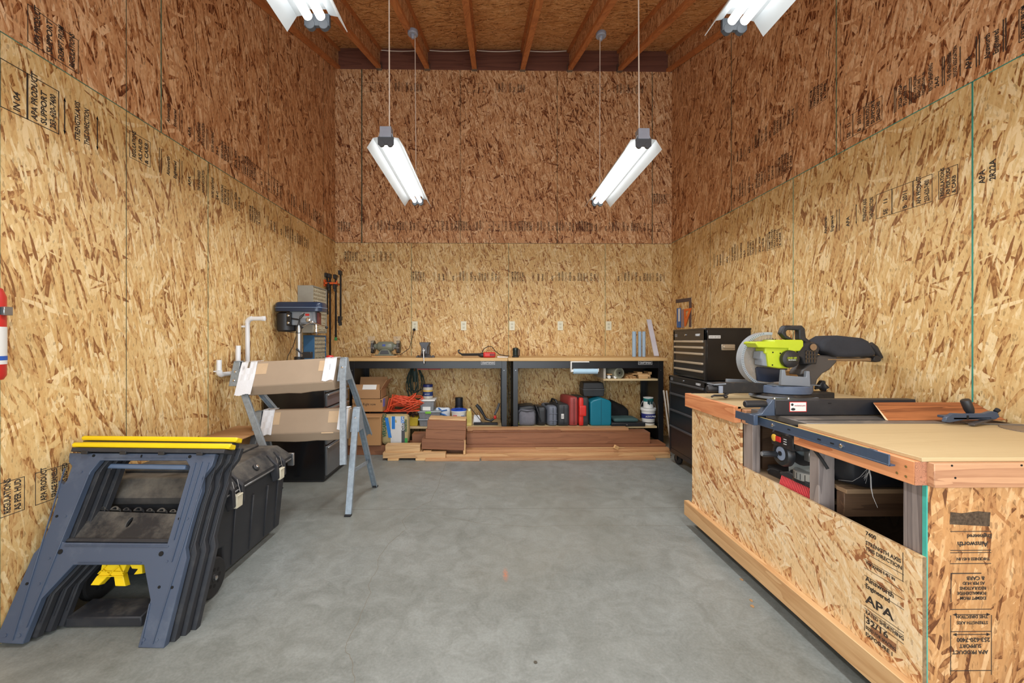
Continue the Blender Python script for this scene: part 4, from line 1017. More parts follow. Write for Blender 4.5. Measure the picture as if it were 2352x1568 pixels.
# vise
vx = pY(977, 800, 4.82).x; vm = plain('vise_cast_iron', (84, 84, 88), .5, .3, var=.12, scale=20)
v = thing('bench_vise', 'grey cast iron bench vise bolted to the front of the left bench', 'vise', (vx, 4.82, Z))
mk('swivel_base', B().lathe([(.09, 0), (.09, .010), (.06, .022), (.055, .034), (.02, .036)], (vx, 4.84, Z)), vm, v, bevel=0)
for s_ in (-1, 1): mk('base_lug', B().box(vx + s_ * .055, vx + s_ * .105, 4.81, 4.87, Z, Z + .014).cyl((vx + s_ * .085, 4.84, Z + .014), (vx + s_ * .085, 4.84, Z + .026), .009, n=6), vm, v)
mk('body', B().hexa([(vx - .045, 4.78, Z + .034), (vx + .045, 4.78, Z + .034), (vx + .045, 4.92, Z + .034), (vx - .045, 4.92, Z + .034)], [(vx - .040, 4.80, Z + .13), (vx + .050, 4.80, Z + .13), (vx + .050, 4.90, Z + .13), (vx - .040, 4.90, Z + .13)]), vm, v, bevel=.006, seg=2)
mk('fixed_jaw', B().prism([(vx - .055, 4.81, Z + .175), (vx + .055, 4.81, Z + .175), (vx + .050, 4.81, Z + .15), (vx + .040, 4.81, Z + .12), (vx - .040, 4.81, Z + .12), (vx - .050, 4.81, Z + .15)], (0, .07, 0)), vm, v, bevel=.003)
mk('moving_jaw', B().prism([(vx - .055, 4.735, Z + .172), (vx + .055, 4.735, Z + .172), (vx + .050, 4.735, Z + .15), (vx + .034, 4.735, Z + .12), (vx + .034, 4.735, Z + .045), (vx - .034, 4.735, Z + .045), (vx - .034, 4.735, Z + .12), (vx - .050, 4.735, Z + .15)], (0, .065, 0)), vm, v, bevel=.004, seg=2)
mk('screw_head', B().lathe([(.016, 0), (.018, .01), (.018, .03), (.012, .035)], (vx, 4.735, Z + .082), (0, -1, 0)), M_steel, v, bevel=0)
mk('handle_bar', B().cyl((vx - .002, 4.685, Z + .10), (vx + .008, 4.676, Z - .058), .006, n=12).ball((vx + .008, 4.676, Z - .058), .009).ball((vx - .002, 4.685, Z + .10), .009), M_chrome, v, bevel=0)
# things towards the middle
def bw(px, Y=4.86): return pY(px, 800, Y).x
x0, x1 = bw(1060), bw(1107)
single('wood_offcut', B().box(bw(1064), bw(1104), 4.80, 4.86, Z, Z + .020), M_pine, 'flat wooden offcut under the black plastic tray', 'offcut')
b = B().hexa([(x0 + .01, 4.78, Z + .0215), (x1, 4.78, Z + .0215), (x1, 4.88, Z + .0215), (x0 + .01, 4.88, Z + .0215)], [(x0 - .015, 4.77, Z + .045), (x1 + .02, 4.77, Z + .048), (x1 + .02, 4.89, Z + .048), (x0 - .015, 4.89, Z + .045)])
b.tube([(x0 + .0, 4.83, Z + .04), (x0 - .03, 4.83, Z + .055), (x0 - .035, 4.83, Z + .08), (x0 - .015, 4.83, Z + .085)], .009, 10)
single('plastic_tray', b, M_black, 'shallow black plastic tray with a hooked end on the left bench', 'tray', bevel=.004)
xa, xb = bw(1110), bw(1140)
t = thing('oscillating_tool', 'red power tool lying with its cord beside the black tray', 'power tool', ((xa + xb) / 2, 4.8, Z))
mk('body', B().soft(xa, xb - .01, 4.76, 4.83, Z, Z + .062, .018), M_red, t, bevel=0)
mk('grip_panel', B().box(xb - .075, xb - .02, 4.756, 4.762, Z + .018, Z + .045), plain('dark_red_panel', (120, 36, 34), .5), t)
mk('nose', B().lathe([(.024, 0), (.026, .02), (.020, .05), (.012, .065)], (xa + .01, 4.795, Z + .028), (-1, 0, 0)), M_black, t, bevel=0)
mk('cord', B().tube([(xa - .02, 4.80, Z + .045), (xa + .01, 4.82, Z + .10), (xa + .06, 4.84, Z + .128), (xa + .10, 4.85, Z + .122), (xa + .14, 4.86, Z + .07), (xa + .19, 4.87, Z + .03), (xa + .30, 4.88, Z + .012)], .0045, 8), M_rubber, t, bevel=0)
single('paper_manual', B().hexa([(bw(1142), 4.80, Z), (bw(1166), 4.78, Z), (bw(1167), 4.92, Z), (bw(1143), 4.94, Z)], [(bw(1142), 4.80, Z + .012), (bw(1166), 4.78, Z + .006), (bw(1167), 4.92, Z + .006), (bw(1143), 4.94, Z + .012)]), M_label, 'white paper booklet lying flat beside the red power tool', 'booklet', bevel=0)
rx = bw(1184)
t = thing('palm_router', 'small dark palm router standing on the right bench near the middle seam', 'power tool', (rx, 4.86, Z))
mk('base', B().lathe([(.036, 0), (.040, .004), (.040, .012), (.030, .018)], (rx, 4.86, Z)), M_black, t, bevel=0)
mk('body', B().lathe([(.030, .014), (.034, .03), (.032, .07), (.036, .085), (.034, .105), (.020, .112)], (rx, 4.86, Z), n=24), plain('dark_green_metal', (50, 58, 56), .25, .5), t, bevel=0)
mk('handle', B().soft(rx + .022, rx + .052, 4.84, 4.88, Z + .012, Z + .095, .013), plain('brown_grip', (90, 64, 46), .5), t, bevel=0)
# foam rolls and boards at the right end
M_foam = plain('pale_blue_foam', (158, 184, 206), .7, var=.04)
for px, lb, r_, yy in ((1456.5, 'leftmost of three pale blue foam rolls standing on the right bench', .0235, 5.0), (1469.5, 'middle of three pale blue foam rolls standing on the right bench', .0195, 5.03), (1479, 'rightmost of three pale blue foam rolls, nearest the leaning white board', .0195, 4.99)):
    xx = pY(px, 790, yy).x; h = pY(px, 761, yy).z
    t = thing('foam_roll', lb, 'foam roll', (xx, yy, Z), group=None)
    mk('roll', B().lathe([(r_ - .002, 0), (r_, .002), (r_, h - Z - .002), (r_ - .002, h - Z)], (xx, yy, Z), n=28), M_foam, t, bevel=0)
    mk('roll_core', B().lathe([(r_ * .4, 0), (r_ * .4, .0012)], (xx, yy, h), n=16), plain('grey_core', (96, 104, 112), .8), t, bevel=0)
p0, p1 = pY(1508, 812, 4.98), pY(1491, 734, 5.26)
b = B(); b.bar((p0.x, 4.98, Z + .008), (p1.x, 5.27, p1.z), .058, .016, up=(0, -1, .3))
for vv in b.bm.verts: vv.co.z = max(vv.co.z, Z)
single('white_board', b, plain('white_trim_board', (214, 214, 224), .45, var=.03), 'narrow white board leaning against the back wall at the right end of the bench', 'board')
# ---------------------------------------------------------------- hanging below the tops
for x0, x1, lb in ((959, 985, 'short red wooden strip fixed under the apron of the left bench, above the green cord'), (986, 1012, 'red wooden strip under the left bench apron, right of its twin')):
    a0, a1, z0, z1 = bx(x0, x1, 843, 848, YF + .045); single('red_strip', B().box(a0, a1, YF + .036, YF + .06, BT - .135, BT - .119), plain('red_brown_strip', (130, 52, 44), .6), lb, 'strip')
cordm = plain('dark_green_cord', (32, 52, 44), .55, var=.1)
b = B(); rr = random.Random(4); cxx = pY(953, 850, 5.02).x
for k in range(9):
    wd = rr.uniform(.03, .13) * (1 if k else .4); ln = rr.uniform(.30, .46); ph = rr.uniform(-.03, .03); yy = 5.0 + k * .008
    pts = []
    for i in range(17):
        a = 2 * PI * i / 16; s_ = (1 - math.cos(a)) / 2
        pts.append((cxx + ph * s_ + math.sin(a) * wd * (.5 + s_ * .6) * (1 + .15 * math.sin(k + i)), yy + .01 * math.sin(a + k), BT - .10 - ln * s_))
    b.tube(pts[:-1], .0055, 8, closed=True)
b.cyl((cxx - .005, 5.03, BT - .17), (cxx + .002, 5.03, BT - .30), .028, .022, 12)
single('coiled_green_cord', b, cordm, 'dark green extension cord coiled and hung under the left bench', 'cord', bevel=0, base=(cxx, 5.03, BT - .55))
t = thing('paper_towel_holder', 'white paper towel holder with a pale blue roll under the right bench', 'towel holder', (pY(1340, 845, 4.67).x, 4.66, BT - .13))
a0, a1, z0, z1 = bx(1311, 1354, 826, 858, YF - .03); c0, c1, _, _ = bx(1316, 1376, 845, 856, YF - .03)
b = B().box(a0 + .006, a1, YF - .03, YF + .018, BT - .050, BT - .038).box(a0, a0 + .014, YF - .03, YF + .018, BT - .155, BT - .04).box(c1 - .010, c1, YF - .03, YF + .0, BT - .155, BT - .118).box(a0, c0 + .01, YF - .03, YF, BT - .155, BT - .128)
mk('holder_frame', b, M_white, t, bevel=.004, seg=2)
mk('towel_roll', B().cyl((c0 + .006, YF - .005, BT - .150), (c1 - .012, YF - .005, BT - .150), .030, n=28), plain('pale_blue_towel', (176, 208, 228), .7, var=.03), t, bevel=0)
# on the small hanging shelf
def onshelf(px, Y): return pY(px, 860, Y).x
zs = SZ + .0006
mr = plain('sage_mat_roll', (172, 172, 152), .8, var=.05)
cx_ = onshelf(1422, YF + .09)
t = thing('rolled_mat', 'large grey-green rolled mat on the hanging shelf', 'roll', (cx_, YF + .25, zs))
b = B(); r_ = .063
b.lathe([(.010, -.002), (.012, 0), (.030, .003), (.046, .0), (.060, .002), (r_, .006), (r_, .36), (.0, .36)], (cx_, YF + .075, zs + r_), (-.25, 1, 0), 32)
mk('mat', b, mr, t, bevel=0)
mk('roll_opening', B().lathe([(.0, 0), (.011, 0), (.011, .0008)], (cx_ , YF + .0725, zs + r_), (-.25, 1, 0), 16), M_blkhole, t, bevel=0)
for q in (.024, .037, .050):
    mk('spiral_edge', B().lathe([(q - .0012, 0), (q + .0012, 0), (q + .0012, .002), (q - .0012, .002)], (cx_ + .001, YF + .0735, zs + r_), (-.25, 1, 0), 28), plain('mat_edge', (128, 128, 110), .8), t, bevel=0)
for px, r_, lb, inner in ((1398.5, .0185, 'open white pipe end lying on the hanging shelf next to its upright divider', True), (1412.5, .016, 'capped white pipe lying on the hanging shelf between the open pipe and the rolled mat', False)):
    xx = onshelf(px, YF + .08)
    t = thing('short_pipe', lb, 'pipe', (xx, YF + .2, zs), group=None)
    mk('pipe_wall', B().lathe([(r_ * .7, .0), (r_, .0), (r_, .35), (r_ * .7, .35)], (xx, YF + .07, zs + r_), (0, 1, 0), 24), M_white, t, bevel=0)
    mk('pipe_bore', B().lathe([(r_ * .7, 0), (r_ * .7, .001)], (xx, YF + .0705, zs + r_), (0, 1, 0), 20), M_blkhole if inner else M_pvc, t, bevel=0)
single('wood_stick', B().box(onshelf(1394, YF + .1), onshelf(1405, YF + .1), YF + .085, YF + .45, zs + .040, zs + .053), M_piney, 'square wooden stick lying on the white pipes of the hanging shelf', 'stick')
rr = random.Random(11); k = 0
labels_m = ['bottom', 'second', 'third', 'fourth', 'fifth', 'sixth']
for r_i, (n, z_) in enumerate(((7, 0), (6, .0155), (4, .031))):
    for i in range(n):
        px = 1437 + i * 3.7 + r_i * 2; xx = onshelf(px, YF + .09)
        b = B().prism([(xx - .008, YF + .07 + rr.uniform(0, .03), zs + z_), (xx + .008, YF + .07, zs + z_), (xx + .008, YF + .07, zs + z_ + .009), (xx - .001, YF + .07, zs + z_ + .0145), (xx - .008, YF + .07, zs + z_ + .012)], (0, .4, 0))
        single('moulding_offcut', b, M_pine if (i + r_i) % 2 else M_card2, 'thin wooden moulding end in the pile between the rolled mat and the flat offcuts', 'offcut', 'moulding ends piled on the hanging shelf', bevel=0)
zz0 = zs
for i, (a, c, h, lb) in enumerate(((1466, 1487, .022, 'lowest wooden offcut of the stack on the hanging shelf'), (1465, 1491, .022, 'wooden offcut second from the bottom on the hanging shelf'), (1452, 1487, .012, 'thin wooden slat near the top of the stack on the hanging shelf'), (1463, 1474, .018, 'small square wooden block topping the stack on the hanging shelf'))):
    single('wood_offcut', B().box(onshelf(a, YF + .09), onshelf(c, YF + .09), YF + .07, YF + .30 - i * .03, zz0, zz0 + h), M_pine, lb, 'offcut'); zz0 += h + .0005
single('wood_block', B().box(onshelf(1489, YF + .1), onshelf(1497, YF + .1), YF + .10, YF + .25, zs + .0445, zs + .075).box(onshelf(1489, YF + .1), onshelf(1496, YF + .1), YF + .12, YF + .22, zs, zs + .0445), M_pine, 'upright wooden block at the right end of the hanging shelf', 'block')

# ---------------------------------------------------------------- on the lower shelf, left bench
M_dkcard = plain('open_carton_cardboard', (172, 132, 92), .85, var=.06, scale=3)
Yc = 4.42
t = thing('cardboard_carton', 'tall closed cardboard carton standing on the brown beam left of the mortar bag', 'box', (-1.30, 4.5, .105))
a0, a1, z0, z1 = bx(800, 875, 957, 1020, Yc); z0 = .1065
a0 = -1.50
mk('carton_body', B().box(a0, a1, Yc, Yc + .22, z0, z1), M_card2, t, bevel=.003)
mk('carton_flap', B().hexa([(a0 + .04, Yc - .012, z1 - .005), (a1 - .01, Yc - .012, z1 - .005), (a1 - .01, Yc + .02, z1 + .0005), (a0 + .04, Yc + .02, z1 + .0005)], [(a0 + .04, Yc - .012, z1 - .002), (a1 - .01, Yc - .012, z1 - .002), (a1 - .01, Yc + .02, z1 + .004), (a0 + .04, Yc + .02, z1 + .004)]), M_card2, t, bevel=0)
CT = z1 + .005
# extension cord heap on and behind that carton
b = B(); rr = random.Random(21); oc = plain('orange_cord', (222, 84, 48), .5, var=.05)
for k in range(20):
    ca = rr.uniform(-1.16, -.98); ya = rr.uniform(4.70, 4.84); rx_, ry_ = rr.uniform(.14, .27), rr.uniform(.04, .09); tilt = rr.uniform(-.35, .35); z_ = CT + .02 + rr.uniform(0, .13) * (1 - abs(ca + 1.1)); ph = rr.uniform(0, 6)
    pts = [(ca + rx_ * math.cos(a_ + ph), ya + ry_ * math.sin(a_ + ph), max(CT + .004, z_ + tilt * .18 * math.cos(a_ + ph) + .03 * math.sin(2 * a_ + ph))) for a_ in [2 * PI * i / 22 for i in range(22)]]
    pts = [(x, y, min(z, CT + .010) if x < -1.12 else z) for x, y, z in pts]
    b.tube(pts, .0058, 7, closed=True)
lp = [pY(x, y, 4.80) for x, y in ((905, 918), (915, 914), (930, 917), (942, 925), (946, 938), (938, 946), (925, 952))]
b.tube(lp, .006, 8)
b.tube([pY(x, y, 4.78) for x, y in ((932, 953), (940, 945), (950, 939), (964, 935))], .006, 8)
single('orange_extension_cord', b, oc, 'tangled orange extension cord heaped between the cartons and the clear bins', 'cord', bevel=0, base=(-1.1, 4.8, CT))
# the heap rests on a low box on the shelf
single('storage_crate', B().box(-1.36, -.96, 4.75, 5.05, SH, CT - .001), M_black, 'black crate on the shelf under the orange extension cord', 'crate', bevel=.004)
a0, a1, z0, z1 = bx(800, 880, 916, 945, 4.60); z0 = CT + .018
t = thing('shipping_box', 'shipping box printed with Right now, on top of the orange cord end', 'box', (-1.35, 4.62, z0))
a0 = -1.515; a1 = pY(879, 930, 4.60).x
mk('box_body', B().box(a0, a1, 4.60, 4.86, z0, z1), M_card2, t, bevel=.002)
text('box_print', 'FIESTA: Right now', .040, (a1 - .075, 4.5994, z0 + (z1 - z0) * .50), (1, 0, 0), (0, 0, 1), M_print, t, align='RIGHT', squash=.85)
text('box_print', 'prime', .040, (a1 - .245, 4.5994, z0 + (z1 - z0) * .14), (1, 0, 0), (0, 0, 1), M_print, t, align='RIGHT')
mk('smile_mark', B().tube([(a1 - .315 + .012 * i, 4.5992, z0 + .020 - .008 * math.sin(PI * i / 6)) for i in range(7)], .0022, 6), M_print, t, bevel=0)
mk('blue_tape', B().box(a1 - .0002, a1 + .0012, 4.605, 4.70, z0 + .05, z1), plain('violet_blue_tape', (120, 124, 190), .6), t, bevel=0)
mk('hazard_marks', B().box(a1 - .025, a1 - .008, 4.5990, 4.5999, z1 - .02, z1 - .013).box(a1 - .025, a1 - .008, 4.5990, 4.5999, z1 - .035, z1 - .028), M_print, t, bevel=0)
# open carton
zb = z1 + .001; zt_ = pY(840, 896, 4.60).z; zr = pY(840, 873, 4.82).z; a1o = pY(874, 900, 4.60).x
t = thing('open_carton', 'open cardboard carton topmost of the pile at the left bench end', 'box', (-1.4, 4.7, zb))
b = B(); th = .004
b.box(a0, a1o, 4.60, 4.60 + th, zb, zt_); b.box(a0, a1o, 4.86 - th, 4.86, zb, zt_); b.box(a0, a0 + th, 4.60, 4.86, zb, zt_); b.box(a1o - th, a1o, 4.60, 4.86, zb, zt_); b.box(a0, a1o, 4.60, 4.86, zb, zb + th)
mk('carton_walls', b, M_dkcard, t, bevel=0)
b = B().hexa([(a0, 4.856, zt_), (a1o, 4.856, zt_), (a1o, 4.86, zt_), (a0, 4.86, zt_)], [(a0, 4.90, zt_ + .12), (a1o, 4.90, zt_ + .12), (a1o, 4.904, zt_ + .12), (a0, 4.904, zt_ + .12)])
mk('rear_flap', b, M_dkcard, t, bevel=0)
b = B().hexa([(a1o - th, 4.60, zt_), (a1o, 4.60, zt_), (a1o, 4.86, zt_), (a1o - th, 4.86, zt_)], [(a1o + .06, 4.62, zt_ + .11), (a1o + .064, 4.62, zt_ + .11), (a1o + .064, 4.86, zt_ + .11), (a1o + .06, 4.86, zt_ + .11)])
mk('side_flap', b, M_dkcard, t, bevel=0)
b = B().hexa([(a0, 4.60, zt_), (a1o - .01, 4.60, zt_), (a1o - .01, 4.603, zt_), (a0, 4.603, zt_)], [(a0, 4.68, zt_ + .055), (a1o - .03, 4.68, zt_ + .055), (a1o - .03, 4.683, zt_ + .055), (a0, 4.683, zt_ + .055)])
fl = mk('front_flap', b, M_dkcard, t, bevel=0)
q0 = Vector((a1o - .22, 4.608, zt_ + .005))
b = B().hexa([(a1o - .20, 4.605, zt_ + .008), (a1o - .05, 4.605, zt_ + .008), (a1o - .05, 4.606, zt_ + .009), (a1o - .20, 4.606, zt_ + .009)], [(a1o - .21, 4.672, zt_ + .052), (a1o - .06, 4.672, zt_ + .052), (a1o - .06, 4.673, zt_ + .053), (a1o - .21, 4.673, zt_ + .053)])
mk('shipping_label', b, M_label, t, bevel=0)
# mortar bag standing on the beam in front
a0, a1, z0, z1 = bx(875, 937, 954, 1022, 4.42); z0 = .107
t = thing('mortar_bag', 'tan, white and blue paper mortar bag standing in front of the left bench', 'bag', ((a0 + a1) / 2, 4.48, z0))
mk('bag_body', B().soft(a0, a1, 4.425, 4.56, z0, z1, .035, .004, 3), plain('kraft_bag_tan', (176, 158, 112), .7, var=.05, bump=.3), t, bevel=0)
yb_ = 4.421
def panel(nm, f0, f1, g0, g1, mat, dy=0, skew=0):
    xa_, xb_ = a0 + (a1 - a0) * f0, a0 + (a1 - a0) * f1; za, zb_ = z0 + (z1 - z0) * g0, z0 + (z1 - z0) * g1; sk = skew * (a1 - a0)
    mk(nm, B().prism([(xa_ + sk, yb_ - dy, za), (xb_ + sk, yb_ - dy, za), (xb_, yb_ - dy, zb_), (xa_, yb_ - dy, zb_)], (0, .006, 0)), mat, t, bevel=0)
M_bw = plain('bag_white', (206, 206, 204), .6, var=.04); M_bb = plain('bag_blue', (34, 118, 196), .55, var=.04)
panel('white_panel', .36, .76, .03, .97, M_bw)
panel('grey_band', .76, .88, .03, .80, plain('bag_grey', (72, 74, 78), .6), .0005)
panel('green_band', .88, .98, .04, .24, plain('bag_green', (60, 150, 70), .6), .0004)
panel('blue_stripe', .14, .26, .26, .93, M_bb, .001, .14)
panel('blue_stripe', .40, .52, .55, .97, M_bb, .0012)
panel('blue_stripe', .74, .86, .74, .97, M_bb, .0014)
text('bag_lettering', 'VERSABOND', .055, (a0 + .055, yb_ - .0006, z0 + .09), (0, 0, 1), (-1, 0, 0), plain('bag_print_green', (30, 84, 60), .6), t, squash=.78, bold=.0015)
text('bag_lettering', 'CUSTOM', .040, (a0 + (a1 - a0) * .86, yb_ - .0012, z0 + .155), (0, 0, 1), (-1, 0, 0), M_printw, t, squash=.9, bold=.001)
text('bag_lettering', 'VERSABOND', .030, (a1 - .012, yb_ + .0, z0 + .14), (0, 0, 1), (-1, 0, 0), plain('bag_print_green2', (30, 84, 60), .6), t, squash=.78, bold=.001)
# yellow tub with dark contents, bins, jar
a0, a1, z0, z1 = bx(930, 961, 957, 977, 4.80)
t = thing('yellow_tub', 'small yellow open tub of dark hardware behind the mortar bag', 'tub', ((a0 + a1) / 2, 4.86, SH))
mk('tub', B().hexa([(a0 + .01, 4.80, SH), (a1 - .01, 4.80, SH), (a1 - .01, 4.93, SH), (a0 + .01, 4.93, SH)], [(a0, 4.79, z1), (a1, 4.79, z1 - .01), (a1, 4.94, z1), (a0, 4.94, z1)]), plain('mustard_plastic', (196, 172, 52), .5), t, bevel=.005)
b = B(); rr = random.Random(5)
for k in range(26): x = rr.uniform(a0 + .01, a1 - .01); y = rr.uniform(4.80, 4.92); b.ball((x, y, z1 + rr.uniform(0, .04)), rr.uniform(.008, .016), nu=8, nv=5)
tag(mk('hardware', b, plain('dark_rusty_bits', (66, 40, 32), .7, var=.4, scale=60), t, bevel=0), kind='stuff')
M_clear = plain('clear_bin_plastic', (150, 154, 158), .2, var=.15, scale=30, alpha=.72)
M_stuffb = plain('screws_and_bits', (110, 104, 98), .6, var=.6, scale=90)
def binbox(label, px0, px1, py0, py1, zlo, Y, dep, lidm, cont, nm='storage_bin', latch=None):
    a0, a1, z0, z1 = bx(px0, px1, py0, py1, Y); z0 = zlo
    t = thing(nm, label, 'storage bin', ((a0 + a1) / 2, Y + dep / 2, z0))
    mk('bin_body', B().hexa([(a0 + .015, Y + .01, z0), (a1 - .015, Y + .01, z0), (a1 - .015, Y + dep - .01, z0), (a0 + .015, Y + dep - .01, z0)], [(a0 + .006, Y, z1 - .012), (a1 - .006, Y, z1 - .012), (a1 - .006, Y + dep, z1 - .012), (a0 + .006, Y + dep, z1 - .012)]), M_clear, t, bevel=.004)
    mk('bin_lid', B().box(a0 - .004, a1 + .004, Y - .006, Y + dep + .006, z1 - .016, z1), lidm, t, bevel=.004, seg=2)
    mk('bin_contents', B().box(a0 + .025, a1 - .025, Y + .02, Y + dep - .02, z0 + .004, z0 + (z1 - z0) * cont), M_stuffb, t, bevel=0)
    if latch: mk('bin_latch', B().box((a0 + a1) / 2 - .045, (a0 + a1) / 2 + .02, Y - .012, Y - .004, z1 - .028, z1 - .002), latch, t, bevel=.004)
    return a0, a1, z1
l0, l1, lz = binbox('lower clear storage bin full of hardware on the shelf behind the wood blocks', 961, 1003, 962, 979, SH, 4.76, .30, plain('grey_lid', (150, 158, 166), .4), .9)
m0, m1, mz = binbox('clear storage bin with a green latch, middle of the bin stack', 960, 1012, 944, 961, lz + .001, 4.77, .30, plain('pale_grey_lid', (158, 166, 168), .35), .7, latch=plain('lime_latch', (120, 190, 56), .4))
u0, u1, uz = binbox('smaller clear bin with a white lid, topmost of the bin stack', 963, 998, 918, 943, mz + .001, 4.79, .22, M_white, .75)
mk_l = pY(980, 938, 4.785)
single('paper_label', B().box(mk_l.x - .045, mk_l.x + .045, 4.7775, 4.7785, mk_l.z - .022, mk_l.z + .022), M_label, 'white printed label stuck on the smaller clear bin', 'label', bevel=0)
jx, jz = pY(983, 900, 4.90).x, uz + .001; jt = pY(983, 882, 4.90).z
t = thing('plastic_jar', 'clear plastic jar with a dark blue lid on top of the bin stack', 'jar', (jx, 4.90, jz))
hj = jt - jz; rj = .058
mk('jar_body', B().lathe([(rj - .008, 0), (rj, .006), (rj, hj * .74), (rj - .006, hj * .80), (rj - .006, hj * .84)], (jx, 4.90, jz)), plain('jar_plastic', (196, 190, 176), .25, var=.1, scale=40, alpha=.85), t, bevel=0)
mk('jar_lid', B().lathe([(rj - .002, hj * .82), (rj, hj * .83), (rj, hj * .985), (rj - .004, hj)], (jx, 4.90, jz)), plain('navy_lid', (34, 44, 96), .35), t, bevel=0)
mk('jar_label', B().lathe([(rj + .0006, hj * .20), (rj + .0006, hj * .58)], (jx, 4.90, jz)), plain('navy_label', (36, 56, 106), .5), t, bevel=0)
mk('label_band', B().lathe([(rj + .001, hj * .50), (rj + .001, hj * .62)], (jx, 4.90, jz)), plain('yellow_band', (206, 176, 90), .5), t, bevel=0)
text('jar_lettering', 'EPOXY', .018, (jx, 4.90 - rj - .002, jz + hj * .30), (1, 0, 0), (0, 0, 1), M_printw, t, align='CENTER')
# blue-white package, bucket, bottle, white bag, black clamps
a0, a1, z0, z1 = bx(1003, 1033, 937, 962, 4.84)
t = thing('wipes_package', 'crumpled blue and white plastic package beside the white bucket', 'package', ((a0 + a1) / 2, 4.88, SH))
mk('package_body', B().soft(a0 - .02, a1, 4.84, 4.95, SH, z1, .04, .010, 8), plain('package_white', (206, 214, 222), .5, var=.08, scale=30), t, bevel=0)
mk('blue_wave', B().tube([(a0 - .01, 4.836, SH + .10), (a0 + .04, 4.830, SH + .135), (a0 + .09, 4.830, SH + .12), (a1 - .01, 4.836, SH + .085)], .011, 8).tube([(a0 + .02, 4.836, SH + .20), (a0 + .06, 4.830, z1 - .03), (a1 - .03, 4.836, z1 - .02)], .008, 8), plain('package_blue', (36, 100, 170), .5), t, bevel=0)
mk('nut_picture', B().ball((a0 + .05, 4.836, SH + .085), .03, .008, .016), plain('package_tan', (176, 130, 96), .5), t, bevel=0)
bxx = pY(1053, 960, 4.86).x; zt_ = pY(1053, 941, 4.86).z; rb = .088
t = thing('joint_compound_bucket', 'white bucket with a bright blue lid under the left bench', 'bucket', (bxx, 4.90, SH))
hb = zt_ - SH
mk('bucket_body', B().lathe([(rb * .84, 0), (rb * .86, .004), (rb, hb * .84), (rb * 1.05, hb * .85), (rb * 1.05, hb * .93), (rb, hb * .94)], (bxx, 4.92, SH)), M_white, t, bevel=0)
mk('bucket_lid', B().lathe([(rb * 1.06, hb * .93), (rb * 1.06, hb * .98), (rb * .98, hb), (rb * .96, hb * .975)], (bxx, 4.92, SH)), plain('bright_blue_lid', (30, 84, 200), .35), t, bevel=0)
mk('bucket_print', B().box(bxx - .06, bxx - .015, 4.836, 4.842, SH + hb * .45, SH + hb * .68), plain('faded_red_print', (206, 120, 120), .6), t, bevel=0)
mk('bucket_print', B().box(bxx + .03, bxx + .07, 4.840, 4.852, SH + hb * .35, SH + hb * .62), plain('blue_print_block', (90, 110, 160), .6), t, bevel=0)
single('black_can', B().lathe([(.045, 0), (.046, .003), (.046, .098), (.042, .1)], (bxx - .008, 5.06, SH + .19)).lathe([(.05, 0), (.05, .188)], (bxx - .008, 5.06, SH)), M_black, 'tall black can standing behind the white bucket', 'can', bevel=0)
yx = pY(1077.5, 960, 4.80).x; zt_ = pY(1077, 939, 4.80).z
t = thing('glue_bottle', 'tall pale yellow bottle standing at the shelf edge beside the white bucket', 'bottle', (yx, 4.82, SH))
M_py = plain('pale_yellow_bottle', (222, 206, 128), .4, var=.04)
mk('bottle_body', B().soft(yx - .030, yx + .030, 4.79, 4.84, SH, SH + (zt_ - SH) * .80, .012), M_py, t, bevel=0)
mk('bottle_shoulder', B().lathe([(.027, 0), (.020, .012), (.018, .014)], (yx, 4.815, SH + (zt_ - SH) * .79)), M_py, t, bevel=0)
mk('bottle_cap', B().lathe([(.019, 0), (.019, .030), (.017, .032)], (yx, 4.815, SH + (zt_ - SH) * .84)), plain('cream_cap', (226, 222, 178), .4), t, bevel=0)
mk('bottle_label', B().box(yx - .024, yx + .024, 4.788, 4.7905, SH + .04, SH + .17), plain('label_olive', (200, 184, 96), .5), t, bevel=0)
a0, a1, z0, z1 = bx(1086, 1104, 952, 968, 4.90)
b = B(); rr = random.Random(9)
pts = [(a0 + (a1 - a0) * rr.random() * 1.0, 4.92 + rr.random() * .08, SH + (z1 - SH) * rr.random()) for _ in range(22)] + [(a0, 4.92, SH), (a1, 4.92, SH), (a0, 5.0, SH), (a1, 5.0, SH)]
vs = [b.bm.verts.new(p) for p in pts]; bmesh.ops.convex_hull(b.bm, input=vs)
lo_ = [v for v in b.bm.verts if not v.link_faces]; bmesh.ops.delete(b.bm, geom=lo_, context='VERTS')
single('plastic_bag', b, M_whitecl, 'small crumpled white plastic bag behind the yellow bottle', 'bag', bevel=0, smooth=0)
t = thing('spring_clamp', 'black clamp tool with a red pad lying open on the left bench shelf', 'clamp', (pY(1125, 965, 4.9).x, 4.9, SH))
def tp(*pp): return [pY(x, y, Y) for x, y, Y in pp]
b = B().tube(tp((1094, 929, 4.92), (1102, 938, 4.92), (1110, 951, 4.92)), [.018, .022, .016], 10); mk('handle', b, M_black, t, bevel=0)
b = B().tube(tp((1110, 951, 4.92), (1116, 962, 4.90), (1128, 966, 4.88), (1138, 958, 4.88)), [.014, .016, .014, .010], 10); mk('jaw_arm', b, M_blackm, t, bevel=0)
b = B().tube(tp((1147, 926, 4.95), (1142, 940, 4.93), (1136, 952, 4.90)), [.014, .016, .012], 10); mk('handle', b, plain('grey_handle', (90, 90, 92), .5), t, bevel=0)
mk('red_pad', B().ball(pY(1137, 958, 4.87), .018, .012, .022), M_red, t, bevel=0)
mk('screw_rod', B().tube(tp((1079, 934, 4.94), (1092, 950, 4.90), (1106, 968, 4.86), (1109, 972, 4.85)), .004, 8), M_blackm, t, bevel=0)
mk('base_bar', B().box(pY(1088, 960, 4.84).x, pY(1143, 960, 4.84).x, 4.83, 4.87, SH, SH + .030), M_blackm, t, bevel=.004)

